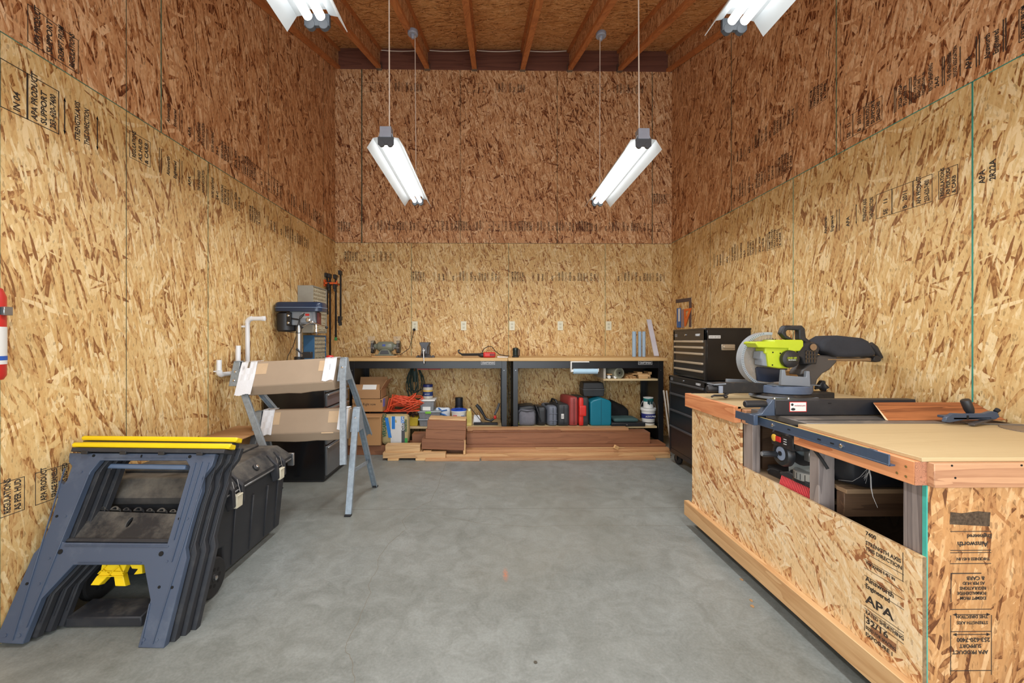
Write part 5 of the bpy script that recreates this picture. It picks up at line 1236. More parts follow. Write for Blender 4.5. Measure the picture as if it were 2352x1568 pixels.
# ---------------------------------------------------------------- cases on the lower shelf, right bench
def case_soft(nm, label, cat, px0, px1, pyt, Y, dep, mat, r, seams=True, back=0, extra=None, amp=0.0):
    a0, a1, _, z1 = bx(px0, px1, pyt, 980, Y)
    t = thing(nm, label, cat, ((a0 + a1) / 2, Y + dep / 2, SH))
    b = B().soft(a0, a1, Y, Y + dep, SH, z1, r, amp, 5)
    if back:
        for v in b.bm.verts: v.co.x += (v.co.y - Y) / dep * back
    mk('shell', b, mat, t, bevel=0)
    return t, a0, a1, z1
M_cg = plain('grey_tool_bag_cloth', (112, 112, 120), .8, var=.1, scale=30, bump=.4)
t, a0, a1, z1 = case_soft('tool_bag', 'grey and lime green soft tool bag nearest the middle legs of the benches', 'tool bag', 1190, 1231, 940, 4.77, .26, M_cg, .04, amp=.004)
mk('lime_side', B().soft(a0 - .012, a0 + .03, 4.79, 5.0, SH + .01, z1 - .05, .02), plain('lime_cloth', (180, 204, 76), .8), t, bevel=0)
mk('black_top', B().soft(a0 + .0, a1 - .0, 4.80, 5.02, z1 - .03, z1 + .035, .03, .006), M_black, t, bevel=0)
mk('zip', B().tube([(a0 + .0, 4.775, SH + .01), (a0 + .004, 4.768, z1 - .05), (a0 + .03, 4.768, z1 - .012), ((a0 + a1) / 2, 4.764, z1 - .022), (a1 - .02, 4.768, z1 - .010), (a1 - .002, 4.770, z1 - .05), (a1 - .002, 4.776, SH + .01)], .005, 8), M_black, t, bevel=0)
t, a0, a1, z1 = case_soft('soft_case', 'slanting black soft case between the grey tool bag and the grey hard case', 'case', 1236, 1256, 934, 4.79, .22, M_black, .03, back=-.06)
mk('carry_strap', B().tube([(a0 - .03, 4.90, z1 + .005), (a0 - .02, 4.82, z1 + .0), (a0 + .0, 4.785, z1 - .06), (a0 + .03, 4.783, SH + .05)], .007, 8), M_blackm, t, bevel=0)
def hard_case(label, px0, px1, pyt, dep, mat, back, hcol=None, Y=4.77, nm='tool_case', groove=True):
    t, a0, a1, z1 = case_soft(nm, label, 'tool case', px0, px1, pyt, Y, dep, mat, .028, back=back)
    if groove:
        xm = (a0 + a1) / 2
        mk('shell_seam', B().box(xm - .002, xm + .002, Y - .003, Y + .02, SH + .02, z1 - .02), M_blkhole if mat != M_teal2 else plain('dark_teal_seam', (10, 70, 84), .5), t, bevel=0)
    return t, a0, a1, z1
M_teal2 = plain('teal_plastic', (18, 116, 138), .35, var=.04)
M_cgrey = plain('grey_blue_case', (104, 110, 122), .5, var=.05); M_cdark = plain('dark_case', (50, 52, 54), .5, var=.08)
M_cred = plain('dusty_red_case', (156, 62, 58), .5, var=.06); M_cred2 = plain('bright_red_case', (214, 48, 40), .4, var=.04)
t, a0, a1, z1 = hard_case('blue-grey hard tool case with a handle slot, standing on edge', 1260, 1281, 932, .30, M_cgrey, -.06)
mk('handle_slot', B().box(a0 + .005 - .03, a1 - .035, 4.86, 4.96, z1 - .006, z1 + .002), M_blkhole, t, bevel=0)
for zq in (SH + .06, z1 - .09): mk('raised_band', B().box(a0 + .006, a1 - .006, 4.764, 4.775, zq, zq + .006), M_cgrey, t, bevel=.002)
t, a0, a1, z1 = hard_case('dark grey hard tool case with a small white sticker, standing on edge', 1282, 1309, 928, .32, M_cdark, -.07)
mk('carry_handle', B().tube([(a0 + .0, 4.84, z1 - .0), (a0 - .01, 4.86, z1 + .03), (a0 - .04, 4.97, z1 + .035), (a0 - .045, 5.0, z1 + .0)], .012, 8), M_black, t, bevel=0)
mk('sticker', B().box(a0 + .035, a0 + .065, 4.765, 4.771, SH + .085, SH + .14), M_label, t, bevel=0)
text('sticker_print', '52', .028, (a0 + .058, 4.7645, SH + .095), (0, 0, 1), (-1, 0, 0), M_print, t)
t, a0, a1, z1 = hard_case('dusty red hard tool case beside the bright red and black one', 1308, 1329, 911, .30, M_cred, -.07)
t, a0, a1, z1 = hard_case('bright red and black tool case with a red latch block', 1330, 1354, 912, .30, M_cdark, -.07, groove=False)
mk('red_half', B().soft(a0 - .004, a0 + .055, 4.762, 5.0, SH + .002, z1 - .004, .02), M_cred2, t, bevel=0)
mk('red_latch', B().soft(a0 + .0, a0 + .080, 4.750, 4.80, SH + .115, SH + .235, .01), M_cred2, t, bevel=0)
a0, a1, _, z1 = bx(1356, 1405, 914, 980, 4.77)
t = thing('tool_case', 'large teal hard tool case with a peaked top', 'tool case', ((a0 + a1) / 2, 4.88, SH))
xm = (a0 + a1) / 2 + .003
sec = [(a0 + .012, SH), (a1 - .012, SH), (a1, SH + .025), (a1 + .0, z1 - .055), (a1 - .018, z1 - .030), (xm + .02, z1 - .004), (xm - .01, z1 - .002), (a0 + .03, z1 - .026), (a0, z1 - .050), (a0, SH + .025)]
mk('shell', B().prism([(x, 4.775, z) for x, z in sec], (0, .22, 0)), M_teal2, t, bevel=.014, seg=3, smooth=60)
mk('shell_seam', B().box(xm - .0025, xm + .0015, 4.7735, 4.78, SH + .004, z1 - .012), plain('dark_teal_groove', (8, 70, 86), .5), t, bevel=0)
TEALTOP = z1
a0, a1, z0, z1 = bx(1338, 1388, 878, 912, 4.92); z0 = max(z0, TEALTOP - .012)
t = thing('tool_case', 'dark grey tool case lying flat on top of the standing cases', 'tool case', ((a0 + a1) / 2, 5.0, z0))
z0 = TEALTOP + .001
mk('lower_shell', B().hexa([(a0 + .01, 4.90, z0), (a1 - .01, 4.90, z0), (a1 - .01, 5.12, z0), (a0 + .01, 5.12, z0)], [(a0, 4.90, z0 + (z1 - z0) * .48), (a1, 4.90, z0 + (z1 - z0) * .48), (a1, 5.12, z0 + (z1 - z0) * .48), (a0, 5.12, z0 + (z1 - z0) * .48)]), M_cdark, t, bevel=.008, seg=2)
mk('upper_shell', B().hexa([(a0, 4.90, z0 + (z1 - z0) * .52), (a1, 4.90, z0 + (z1 - z0) * .52), (a1, 5.12, z0 + (z1 - z0) * .52), (a0, 5.12, z0 + (z1 - z0) * .52)], [(a0 + .01, 4.91, z1), (a1 - .015, 4.91, z1), (a1 - .015, 5.11, z1), (a0 + .01, 5.11, z1)]), M_cdark, t, bevel=.010, seg=2)
mk('case_joint', B().box(a0 + .003, a1 - .003, 4.896, 5.11, z0 + (z1 - z0) * .475, z0 + (z1 - z0) * .53), plain('grey_joint_line', (108, 112, 114), .5), t)
# flat case, teal pouch, black bag
a0, a1, z0, z1 = bx(1404, 1481, 970, 980, 4.76); z1 = SH + .040
t = thing('flat_case', 'flat black case lying under the dark teal pouch', 'case', ((a0 + a1) / 2, 4.9, SH))
mk('case_base', B().box(a0, a1, 4.74, 5.02, SH, z1), M_black, t, bevel=.006, seg=2)
mk('catch', B().box(a0 + .165, a0 + .18, 4.734, 4.742, SH + .014, SH + .026), M_steel, t)
a0, a1, _, zt2 = bx(1410, 1466, 958, 970, 4.78)
single('flat_pouch', B().soft(a0, a1, 4.77, 4.98, z1 + .001, z1 + .045, .02, .002), plain('dark_teal_cloth', (60, 88, 88), .7, var=.08), 'dark teal flat pouch lying on the black flat case', 'pouch', bevel=0)
a0, a1, _, zt2 = bx(1403, 1452, 926, 960, 4.90)
b = B().soft(a0, a1, 5.00, 5.20, SH, zt2, .05, .012, 12)
for v in b.bm.verts:
    f = (v.co.x - a0) / (a1 - a0)
    if v.co.z > SH + .02: v.co.z -= max(0, f - .25) * .09
single('black_cloth_bag', b, plain('black_cloth', (20, 20, 22), .9, bump=.4), 'slumped black cloth bag behind the teal pouch', 'bag', bevel=0)
# paint bucket and can
bxx = pY(1489, 950, 4.86).x; zt_ = pY(1489, 936, 4.86).z; hb = zt_ - SH; rb = .080
t = thing('paint_bucket', 'white plastic bucket with a dark blue label under the hanging shelf', 'bucket', (bxx, 4.86, SH))
mk('bucket_body', B().lathe([(rb * .84, 0), (rb * .87, .004), (rb * .98, hb * .84), (rb * 1.06, hb * .85), (rb * 1.10, hb * .95), (rb * 1.06, hb), (rb * .99, hb * .985)], (bxx, 4.86, SH)), M_white, t, bevel=0)
mk('bucket_label', B().lathe([(rb * .935, hb * .40), (rb * .985, hb * .68)], (bxx, 4.86, SH)), plain('navy_bucket_label', (44, 50, 122), .5), t, bevel=0)
mk('bucket_stripe', B().lathe([(rb * .885, hb * .12), (rb * .90, hb * .18)], (bxx, 4.86, SH)), M_print, t, bevel=0)
text('bucket_lettering', 'ACRYLPRO', .026, (bxx - .062, 4.86 - rb - .003, SH + hb * .50), (1, 0, 0), (0, 0, 1), M_printw, t, squash=.9, bold=.0006)
hp = [(bxx + .088 * math.cos(R(a)), 4.86 + .012, SH + hb * .88 + .135 * math.sin(R(a))) for a in range(0, 181, 12)]
mk('bail_handle', B().tube(hp, .0022, 8), M_steel, t, bevel=0)
z0 = zt_ + .0008; zt2 = pY(1489, 912, 4.86).z; hc_ = zt2 - z0; rc_ = .056
t = thing('paint_can', 'small paint can with teal drips standing on the white bucket', 'paint can', (bxx, 4.86, z0))
mk('can_body', B().lathe([(rc_, 0), (rc_, hc_ * .94), (rc_ * 1.03, hc_ * .95), (rc_ * 1.03, hc_), (rc_ * .9, hc_), (rc_ * .9, hc_ * .97)], (bxx, 4.86, z0)), M_white, t, bevel=0)
mk('teal_band', B().lathe([(rc_ + .0008, hc_ * .62), (rc_ + .0008, hc_ * .92)], (bxx, 4.86, z0)), plain('teal_label', (20, 108, 110), .5), t, bevel=0)
b = B()
for q, dz in ((-.02, .05), (-.005, .065), (.012, .045), (.022, .055)): b.soft(bxx + q - .007, bxx + q + .007, 4.86 - rc_ - .003, 4.86 - rc_ + .012, z0 + hc_ * .60 - dz * .5, z0 + hc_ * .80, .005)
mk('paint_drip', b, plain('dark_teal_paint', (18, 60, 62), .3), t, bevel=0)

# ---------------------------------------------------------------- lumber in front of the benches
M_cedar = wood('red_brown_timber', 'x', (148, 98, 66), (108, 66, 42), rings=8, contrast=.7)
M_fir = wood('fir_timber', 'x', (194, 148, 104), (156, 106, 68), rings=9)
M_fir2 = wood('pale_fir_timber', 'x', (208, 170, 122), (172, 126, 82), rings=7)
def timber(label, x0, x1, y0, y1, z0, z1, mat, nm='timber', rz=0.0, ry=0.0):
    cx_, cy_, cz_ = (x0 + x1) / 2, (y0 + y1) / 2, z0
    b = B().box(x0 - cx_, x1 - cx_, y0 - cy_, y1 - cy_, 0, z1 - z0)
    if rz or ry: b.xf(Matrix.Rotation(rz, 4, 'Z') @ Matrix.Rotation(ry, 4, 'Y'))
    o = mk(nm, b, mat, bevel=.002); o.location = (cx_, cy_, cz_)
    return tag(o, label, 'timber')
timber('long red-brown beam lying on the floor under the bench fronts', -1.56, 1.86, 4.45, 4.66, 0, .104, M_cedar)
timber('thick red-brown beam stacked on the lowest beam, ends short of the paint bucket', -.262, 1.70, 4.47, 4.655, .105, .224, M_cedar)
timber('flat plank lying on the thick beam along the shelf edge', -.262, 1.50, 4.56, 4.68, .225, .229 + .02, M_fir)
timber('narrow plank tapering across the top of the thick beam', -.20, .75, 4.505, 4.545, .225, .240, M_cedar)
timber('upper fir board in front of the beams, with dark knots', -.262, 1.87, 4.355, 4.44, .001, .078, M_fir)
timber('middle fir board in front of the beams', -.70, 1.84, 4.288, 4.352, 0, .045, M_fir2)
timber('front thin strip of wood, nearest the open floor', -.10, 1.66, 4.215, 4.284, 0, .026, M_fir)
timber('pale thin strip lying across the fir board near the tool chest', .46, 1.40, 4.37, 4.40, .079, .088, M_fir2)
timber('short wooden offcut standing skewed across the fir boards', 1.262, 1.320, 4.33, 4.352, .080, .118, M_pine, 'wood_offcut', ry=R(28), rz=R(25))
timber('upper pale plank of the short pair left of the wood blocks', -1.07, -.72, 4.26, 4.36, .080, .150, M_fir2)
timber('lower pale plank of the short pair left of the wood blocks', -1.09, -.46, 4.24, 4.36, .022, .079, M_fir2)
timber('left chipboard scrap under the short pale planks', -1.04, -.93, 4.23, 4.33, 0, .021, M_pine, 'wood_offcut')
timber('right chipboard scrap under the short pale planks', -.76, -.66, 4.23, 4.33, 0, .021, M_pine, 'wood_offcut')
timber('red-brown block lying behind the short pale planks', -.84, -.63, 4.47, 4.60, .105, .215, M_cedar, 'wood_block')
timber('thin strip under the block pile', -.66, -.115, 4.205, 4.282, 0, .022, M_fir)
# pile of cut blocks
bl = [(968, 1066, 1007, 1034, 'lowest dark wood block of the tilted pile', M_cedar), (977, 1069, 986, 1012, 'dark wood block second from the bottom of the tilted pile', M_cedar), (981, 1070, 966, 988, 'top dark wood block of the tilted pile', M_cedar)]
zc_ = .088; TL = R(2.3)
timber('left support scrap under the block pile', -.69, -.61, 4.285, 4.40, .046, .0875, M_fir2, 'wood_offcut')
for i, (x0, x1, y0, y1, lb, mt_) in enumerate(bl):
    a0, a1 = pY(x0, y0, 4.28).x, pY(x1, y0, 4.28).x
    h = (.104, .096, .092)[i]
    timber(lb, a0, a1, 4.28, 4.42, zc_ + .008, zc_ + .008 + h, mt_, 'wood_block', ry=TL); zc_ += h + .001
timber('pale thin board lying on top of the tilted block pile', pY(985, 960, 4.30).x, pY(1070, 960, 4.30).x, 4.30, 4.44, zc_ + .008, zc_ + .028, M_fir2, 'board', ry=TL)
timber('upright pale stick at the right side of the block pile', -.285, -.262, 4.282, 4.345, .046, .20, M_pinez, 'wood_stick')
# ---------------------------------------------------------------- strips leaning between bench and tool chest
for q, (xa_, xb_, lb) in enumerate(((1524, 1538, 'left thin white strip leaning between the bench and the tool chest'), (1528, 1541, 'right thin white strip leaning between the bench and the tool chest'))):
    p0, p1 = pY(xb_, 1030, 4.45), pY(xa_, 896, 4.60)
    b = B().bar((p0.x, 4.42 - q * .03, .004), (p1.x, 4.60 - q * .03, p1.z), .010, .022, up=(0, 1, 0)); 
    for v_ in b.bm.verts: v_.co.z = max(v_.co.z, .106)
    single('trim_strip', b, plain('pale_trim', (190, 186, 176), .6), lb, 'strip')
# ================================================================ rolling drawer chests in the right back corner
M_pullb = plain('beige_drawer_pull', (178, 164, 142), .35, .3, var=.05)
M_pulld = plain('dark_steel_pull', (96, 100, 106), .3, .6, var=.05)
def chest(nm, label, x0, y0, y1, z0, z1, pulls, pm, xr, casters):
    t = thing(nm, label, 'tool chest', ((x0 + xr) / 2, (y0 + y1) / 2, 0 if casters else z0))
    mk('carcass', B().box(x0 + .012, xr, y0, y1, z0, z1), M_gloss, t, bevel=.004)
    if casters: mk('top_rim', B().box(x0 - .002, xr, y0 - .006, y1 + .004, z1 - .012, z1 + .002), M_blackm, t, bevel=.003)
    pulls = list(pulls) + [z0 + .02]
    for a, c in zip(pulls, pulls[1:]):
        d = mk('drawer', B().box(x0 + .004, x0 + .014, y0 + .03, y1 - .03, c + .006, a + .008), M_blackm, t, bevel=.002)
        mk('drawer_pull', B().box(x0 - .012, x0 + .005, y0 + .032, y1 - .032, a - .010, a + .010), pm, d, bevel=.005, seg=2)
    mk('corner_post', B().box(x0, x0 + .014, y0, y0 + .028, z0, z1), M_blackm, t); mk('corner_post', B().box(x0, x0 + .014, y1 - .028, y1, z0, z1), M_blackm, t)
    mk('header', B().box(x0, x0 + .014, y0, y1, pulls[0] + .012, z1), M_blackm, t)
    zc = (pulls[0] + .012 + z1) / 2 - .004
    mk('lock', B().lathe([(.008, 0), (.008, .006), (.004, .007)], (x0, (y0 + y1) / 2 + .05, zc), (-1, 0, 0), 14), M_chrome, t, bevel=0)
    text('name_lettering', 'HUSKY', .026, (x0 - .0012, y0 + .17, zc - .01), (0, -1, 0), (0, 0, 1), M_printw, t, bold=.001)
    mk('corner_badge', B().box(x0 - .0012, x0, y1 - .085, y1 - .035, zc - .016, zc + .012), plain('silver_badge', (130, 134, 142), .3, .5), t, bevel=0)
    text('badge_mark', 'X', .02, (x0 - .0016, y1 - .052, zc - .009), (0, -1, 0), (0, 0, 1), M_blackm, t)
    return t
t = chest('drawer_chest', 'black upper drawer chest with five beige pulls, stacked on the rolling cabinet', 1.797, 3.50, 4.12, .868, 1.312, (1.198, 1.145, 1.090, 1.008, .940), M_pullb, 2.185, False)
mk('side_handle', B().box(1.93, 2.045, 3.490, 3.501, 1.125, 1.175).box(1.94, 2.035, 3.476, 3.492, 1.140, 1.162), M_pullb, t, bevel=.004)
mk('side_label', B().box(1.825, 1.925, 3.4985, 3.4995, 1.225, 1.250), M_label, t, bevel=0)
text('side_label_print', 'CAUTION  KEEP CLOSED', .013, (1.83, 3.4980, 1.233), (1, 0, 0), (0, 0, 1), M_print, t, squash=.62)
mk('lid_edge', B().box(1.795, 2.187, 3.498, 4.122, 1.296, 1.313), M_gloss, t, bevel=.003)
t = chest('rolling_cabinet', 'black rolling drawer cabinet on casters in the right back corner', 1.772, 3.44, 4.16, .125, .862, (.80, .69, .53, .37), M_pulld, 2.205, True)
mk('skirt', B().box(1.776, 1.79, 3.44, 4.16, .105, .15), M_blackm, t)
mk('push_handle', B().box(1.86, 2.12, 3.40, 3.415, .79, .81).box(1.86, 1.88, 3.41, 3.44, .79, .81).box(2.10, 2.12, 3.41, 3.44, .79, .81), M_black, t, bevel=.004)
for x in (1.83, 2.14):
    for y in (3.52, 4.08):
        c = mk('caster', B().lathe([(.0, -.016), (.046, -.016), (.052, -.010), (.052, .010), (.046, .016), (.0, .016)], (x, y, .052), (1, .2, 0), 26), M_rubber, t, bevel=0)
        mk('caster_fork', B().box(x - .026, x - .020, y - .022, y + .022, .045, .122).box(x + .020, x + .026, y - .022, y + .022, .045, .122).box(x - .03, x + .03, y - .03, y + .03, .10, .124), M_blackm, c, bevel=.001)
# squares and level hung on the right wall
def wx(px, py): return pX(px, py, XR - .004)
def flatpx(pts, off=.004, lift=0.0):
    return B().prism([pX(x, y, XR - lift - .0005) for x, y in pts], (-off, 0, 0))
single('framing_square', flatpx([(1553, 688), (1588, 683), (1588, 751), (1583, 751), (1583, 692), (1553, 696)]), plain('grey_square_steel', (92, 80, 84), .5, .3), 'grey steel framing square hanging on the right wall above the drawer chest', 'square', bevel=0)
t = thing('spirit_level', 'blue and white level hanging inside the framing square on the right wall', 'level', tuple(wx(1560, 752)))
mk('level_body', flatpx([(1556.5, 708), (1563.5, 707), (1563.5, 752), (1556.5, 752)], .012, .004), plain('level_blue', (60, 110, 180), .4), t, bevel=0)
mk('white_face', flatpx([(1558, 709), (1562, 708.5), (1562, 738), (1558, 738)], .002, .0165), M_white, t, bevel=0)
single('steel_ruler', flatpx([(1565.5, 711), (1570.5, 710), (1570.5, 752), (1565.5, 752)], .006, .004), plain('pinkish_grey_rule', (150, 130, 136), .5), 'narrow grey ruler hanging between the blue level and the orange square', 'ruler', bevel=0)
b = plate([pX(x, y, XR - .006) for x, y in ((1571.5, 710), (1589, 707), (1575, 749), (1573, 749))], [[pX(x, y, XR - .006) for x, y in ((1575, 714), (1583, 712.5), (1575.5, 732))]], (-.006, 0, 0))
single('speed_square', b, plain('orange_square_plastic', (226, 110, 40), .4), 'orange triangular speed square hanging on the right wall', 'square', bevel=0)

# ================================================================ shop-built mobile workbench
M_ply = wood('plywood_top', 'x', (198, 176, 134), (172, 146, 104), rings=4, contrast=.35)
M_edge2 = wood('fir_edging', 'y', (226, 156, 106), (184, 104, 62), rings=12)
M_edge3 = wood('fir_front_edging', 'x', (200, 152, 114), (154, 104, 74), rings=9)
M_kick = wood('pale_skirt_board', 'y', (222, 184, 134), (188, 140, 90), rings=10)
M_greyw = wood('weathered_grey_post', 'z', (160, 148, 142), (104, 94, 92), rings=12)
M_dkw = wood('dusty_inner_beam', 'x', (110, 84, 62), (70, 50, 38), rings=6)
M_osb_side_b = osb('strand_board_bench_side', 'yz', PAL_BENCH, 1.1, 9.0, turn=74, spread=1.6)
M_osb_end_b = osb('strand_board_bench_end', 'xz', pal((104, 64, 38), (142, 94, 56), (170, 120, 76), (184, 136, 88), (196, 148, 98), (218, 176, 128)), 1.25, 12.0, turn=40, spread=2.2)
XF, YN, YFAR = 1.300, 1.248, 2.70
wb = thing('mobile_workbench', 'shop-built rolling workbench of strand board and plywood along the right wall', 'workbench', (1.75, 1.95, 0))
sidep = [(XF, YN, .075), (XF, YFAR, .075), (XF, YFAR, .786), (XF, 2.172, .786), (XF, 2.172, .556), (XF, YN, .556)]
mk('side_panel', B().prism(sidep, (.012, 0, 0)), M_osb_side_b, wb, bevel=0)
ep = mk('end_panel', B().box(XF + .0125, 2.262, YN, YN + .012, .04, .782), M_osb_end_b, wb, bevel=0)
mk('painted_edge', B().box(XF + .0118, XF + .0125, YN, YN + .012, .556, .782).box(XF + .0125, XF + .0155, YN - .0006, YN, .10, .782), M_teal, wb, bevel=0)
mk('panel_edge', B().box(XF, XF + .0118, YN - .0008, YN, .09, .556), plain('board_core_edge', (136, 112, 82), .9, var=.3, scale=80), wb, bevel=0)
mk('light_block_back', B().box(2.250, 2.262, YN + .013, YFAR, .075, .85), M_dkw, wb, bevel=0)  # added panel on the wall side, keeps light out of the bench interior
mk('light_block_far', B().box(XF + .013, 2.249, YFAR - .012, YFAR, .075, .786), M_dkw, wb, bevel=0)  # panel added at the far end to block light from the interior
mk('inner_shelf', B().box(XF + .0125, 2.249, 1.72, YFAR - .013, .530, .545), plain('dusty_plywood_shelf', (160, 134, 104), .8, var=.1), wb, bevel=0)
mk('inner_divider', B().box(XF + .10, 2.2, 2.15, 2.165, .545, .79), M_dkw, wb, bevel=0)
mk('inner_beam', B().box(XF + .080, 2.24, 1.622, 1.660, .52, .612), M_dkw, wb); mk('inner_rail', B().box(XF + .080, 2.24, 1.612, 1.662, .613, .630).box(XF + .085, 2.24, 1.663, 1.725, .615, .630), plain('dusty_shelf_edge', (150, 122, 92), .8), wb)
mk('skirt_board', B().box(XF - .032, XF - .0005, 1.20, 2.745, .066, .160), M_kick, wb, bevel=.002)
mk('skirt_board', B().box(XF + .013, 2.25, YFAR + .001, YFAR + .04, .066, .160), M_kick, wb, bevel=.002)
for x0, x1, y0, y1 in ((XF + .013, XF + .052, 2.090, 2.168), (XF + .013, XF + .078, 1.665, 1.715), (XF + .0165, XF + .055, YN + .013, 1.325)):
    mk('post', B().box(x0, x1, y0, y1, .10, .80), M_greyw, wb, bevel=.002)
# far top with its edging
mk('bench_top', B().box(XF - .018, 2.245, 2.166, YFAR + .0, .853, .866), M_ply, wb, bevel=.001)
mk('top_edging', B().box(XF - .038, XF - .0, 2.166, YFAR + .02, .780, .8658), M_edge2, wb, bevel=.002)
mk('top_edging', B().box(XF + .0005, 2.245, 2.128, 2.165, .780, .852), M_edge3, wb, bevel=.002)
# near top
mk('bench_top', B().box(XF - .018, 2.25, 1.232, 1.738, .848, .860), M_ply, wb, bevel=.001)
mk('top_edging', B().box(XF - .036, XF - .0, 1.236, 1.738, .776, .8475), M_edge2, wb, bevel=.002)
mk('top_edging', B().box(XF + .0005, 2.26, 1.214, 1.2475, .776, .8475), M_edge3, wb, bevel=.002)
g_end = mk('end_grain', B().box(XF - .036, XF - .0, 1.2352, 1.236, .777, .847), wood('end_grain', 'y', (184, 124, 92), (84, 52, 38), scale=2.2, rings=26), wb, bevel=0)
for y, z in ((1.262, .825), (1.262, .795), (1.290, .797)):
    mk('screw_head', B().lathe([(.004, 0), (.004, .0012), (.002, .0014)], (XF - .036, y, z), (-1, 0, 0), 12), plain('brass_screw', (176, 150, 96), .4, .7), wb, bevel=0)
for x, z in ((1.352, .842), (1.362, .806), (1.56, .842)):
    mk('screw_head', B().lathe([(.003, 0), (.003, .001)], (x, 1.214, z), (0, -1, 0), 12), M_blkhole, wb, bevel=0)
for x, y in ((XF + .07, 2.64), (2.2, 2.64), (XF + .07, 1.35), (2.2, 1.35)):
    c = mk('caster', B().lathe([(.0, -.014), (.028, -.014), (.030, -.008), (.030, .008), (.028, .014), (.0, .014)], (x - .02, y, .030), (1, .4, 0), 24), M_rubber, wb, bevel=0)
    mk('caster_plate', B().box(x - .05, x + .03, y - .04, y + .04, .060, .074).box(x - .045, x - .040, y - .015, y + .015, .028, .064), M_blackm, c)
# printed stamps on its panels
def stamp_side(lines, y0, ztop):
    for i, (s_, sz, dz, sq) in enumerate(lines):
        text('stamp_lettering', s_, sz, (XF - .0006, y0, ztop - dz), (0, -1, 0), (0, 0, 1), M_ink, wb, squash=sq, bold=sz * .02)
stamp_side([('7400', .020, .010, 1), ('STRENGTH AXIS', .018, .042, .95), ('THIS DIRECTION', .018, .062, .95), ('THICKNESS 0.451 IN', .014, .110, .85), ('Ainsworth', .024, .168, 1), ('Engineered', .022, .192, .9), ('APA', .042, .243, 1.3), ('RATED SHEATHING', .017, .282, .9), ('32/16', .028, .313, 1.3), ('SIZED FOR SPACING', .015, .334, .8), ('EXPOSURE 1', .018, .358, 1.0)], 1.440, .545)
b = B()
for z in (.470, .448, .418, .392, .360, .288, .278, .252): b.box(XF - .0006, XF, 1.305, 1.445, z, z + .0015)
b.box(XF - .0006, XF, 1.307, 1.309, .448, .540).box(XF - .0006, XF, 1.443, 1.445, .20, .26)
mk('stamp_ruling', b, M_ink, wb, bevel=0)
ux = (-1, 0, 0); vz = (0, 0, -1)
for s_, sz, x, z, sq in (('Engineered', .017, 1.512, .612, 1.0), ('Ainsworth', .022, 1.500, .590, 1.0), ('THICKNESS 0.451 IN', .012, 1.506, .542, .95), ('& CARB', .016, 1.49, .485, 1), ('AS PER HUD', .013, 1.49, .469, .95), ('REGULATIONS', .013, 1.495, .454, .95), ('FORMALDEHYDE', .013, 1.495, .439, .9), ('EXEMPT FROM', .013, 1.495, .424, .95), ('THIS DIRECTION', .013, 1.500, .368, 1), ('STRENGTH AXIS', .013, 1.500, .350, 1), ('253-620-7400', .018, 1.506, .300, 1), ('SUPPORT', .016, 1.480, .281, 1), ('APA PRODUCT', .016, 1.500, .262, 1)):
    text('stamp_lettering', s_, sz, (x, YN - .0006, z + .012), ux, vz, M_ink, wb, squash=sq, bold=sz * .02)
b = B()
for z in (.632, .575, .568, .535, .397, .330, .212): b.box(1.385, 1.510, YN - .0006, YN, z, z + .002)
b.box(1.385, 1.387, YN - .0006, YN, .20, .38).box(1.510, 1.512, YN - .0006, YN, .20, .38).box(1.386, 1.388, YN - .0006, YN, .42, .505).box(1.386, 1.48, YN - .0006, YN, .505, .508)
for z in (.382, .322): b.prism([(1.392, YN - .0006, z), (1.404, YN - .0006, z + .005), (1.404, YN - .0006, z - .005)], (0, .0006, 0)).prism([(1.508, YN - .0006, z), (1.496, YN - .0006, z + .005), (1.496, YN - .0006, z - .005)], (0, .0006, 0)).box(1.40, 1.50, YN - .0006, YN, z - .001, z + .001)
mk('stamp_ruling', b, M_ink, wb, bevel=0)
mk('ink_smudge', plate([(1.383, YN - .0007, .655), (1.505, YN - .0007, .648), (1.508, YN - .0007, .690), (1.47, YN - .0007, .694), (1.42, YN - .0007, .688), (1.385, YN - .0007, .692)], [], (0, .0006, 0)), plain('smeared_ink', (92, 76, 60), .8, var=.6, scale=120, alpha=.62), wb, bevel=0)
mk('ink_smudge', B().box(XF - .0005, XF, 1.33, 1.42, .205, .235), plain('smeared_ink_side', (150, 104, 70), .8, var=.35, scale=120), wb, bevel=0)

# ================================================================ table saw set into the bench
M_cast = dusty('cast_saw_table', (104, 100, 96), (150, 138, 122), .35, .6, 7)
M_railb = dusty('blue_grey_rail', (62, 76, 96), (126, 132, 138), .35, .5, 9)
ts = thing('table_saw', 'table saw set into the workbench, with black fence and blue-grey front rail', 'table saw', (1.65, 1.94, .545))
mk('saw_table', B().box(1.322, 1.92, 1.742, 1.99, .838, .862), M_cast, ts, bevel=.002)
mk('table_extension', B().box(1.322, 1.92, 1.992, 2.120, .838, .8615), M_cast, ts, bevel=.002)
mk('miter_slot', B().box(1.33, 1.915, 1.80, 1.815, .8618, .8624), M_blkhole, ts, bevel=0)
rx0, rx1 = 1.231, 1.252
rl = mk('front_rail', B().box(rx0, rx0 + .005, 1.283, 2.10, .820, .856).box(rx0, rx1, 1.283, 2.10, .820, .825).box(rx0, rx0 + .014, 1.335, 2.02, .851, .856), M_railb, ts, bevel=.001)
for y, z in ((1.50, .837), (1.56, .837), (1.72, .840), (1.93, .840), (1.98, .840)): mk('rail_slot', B().box(rx0 - .0006, rx0, y - .008, y + .008, z - .002, z + .003), M_blkhole, rl, bevel=0)
for y in (1.46, 1.82): mk('rail_bolt', B().lathe([(.008, 0), (.008, .003), (.005, .005)], (rx0, y, .838), (-1, 0, 0), 14), M_chrome, rl, bevel=0)
mk('rail_scale', B().box(rx0 + .003, rx0 + .013, 1.36, 2.0, .8561, .8565), plain('yellowed_scale', (176, 160, 104), .6), rl, bevel=0)
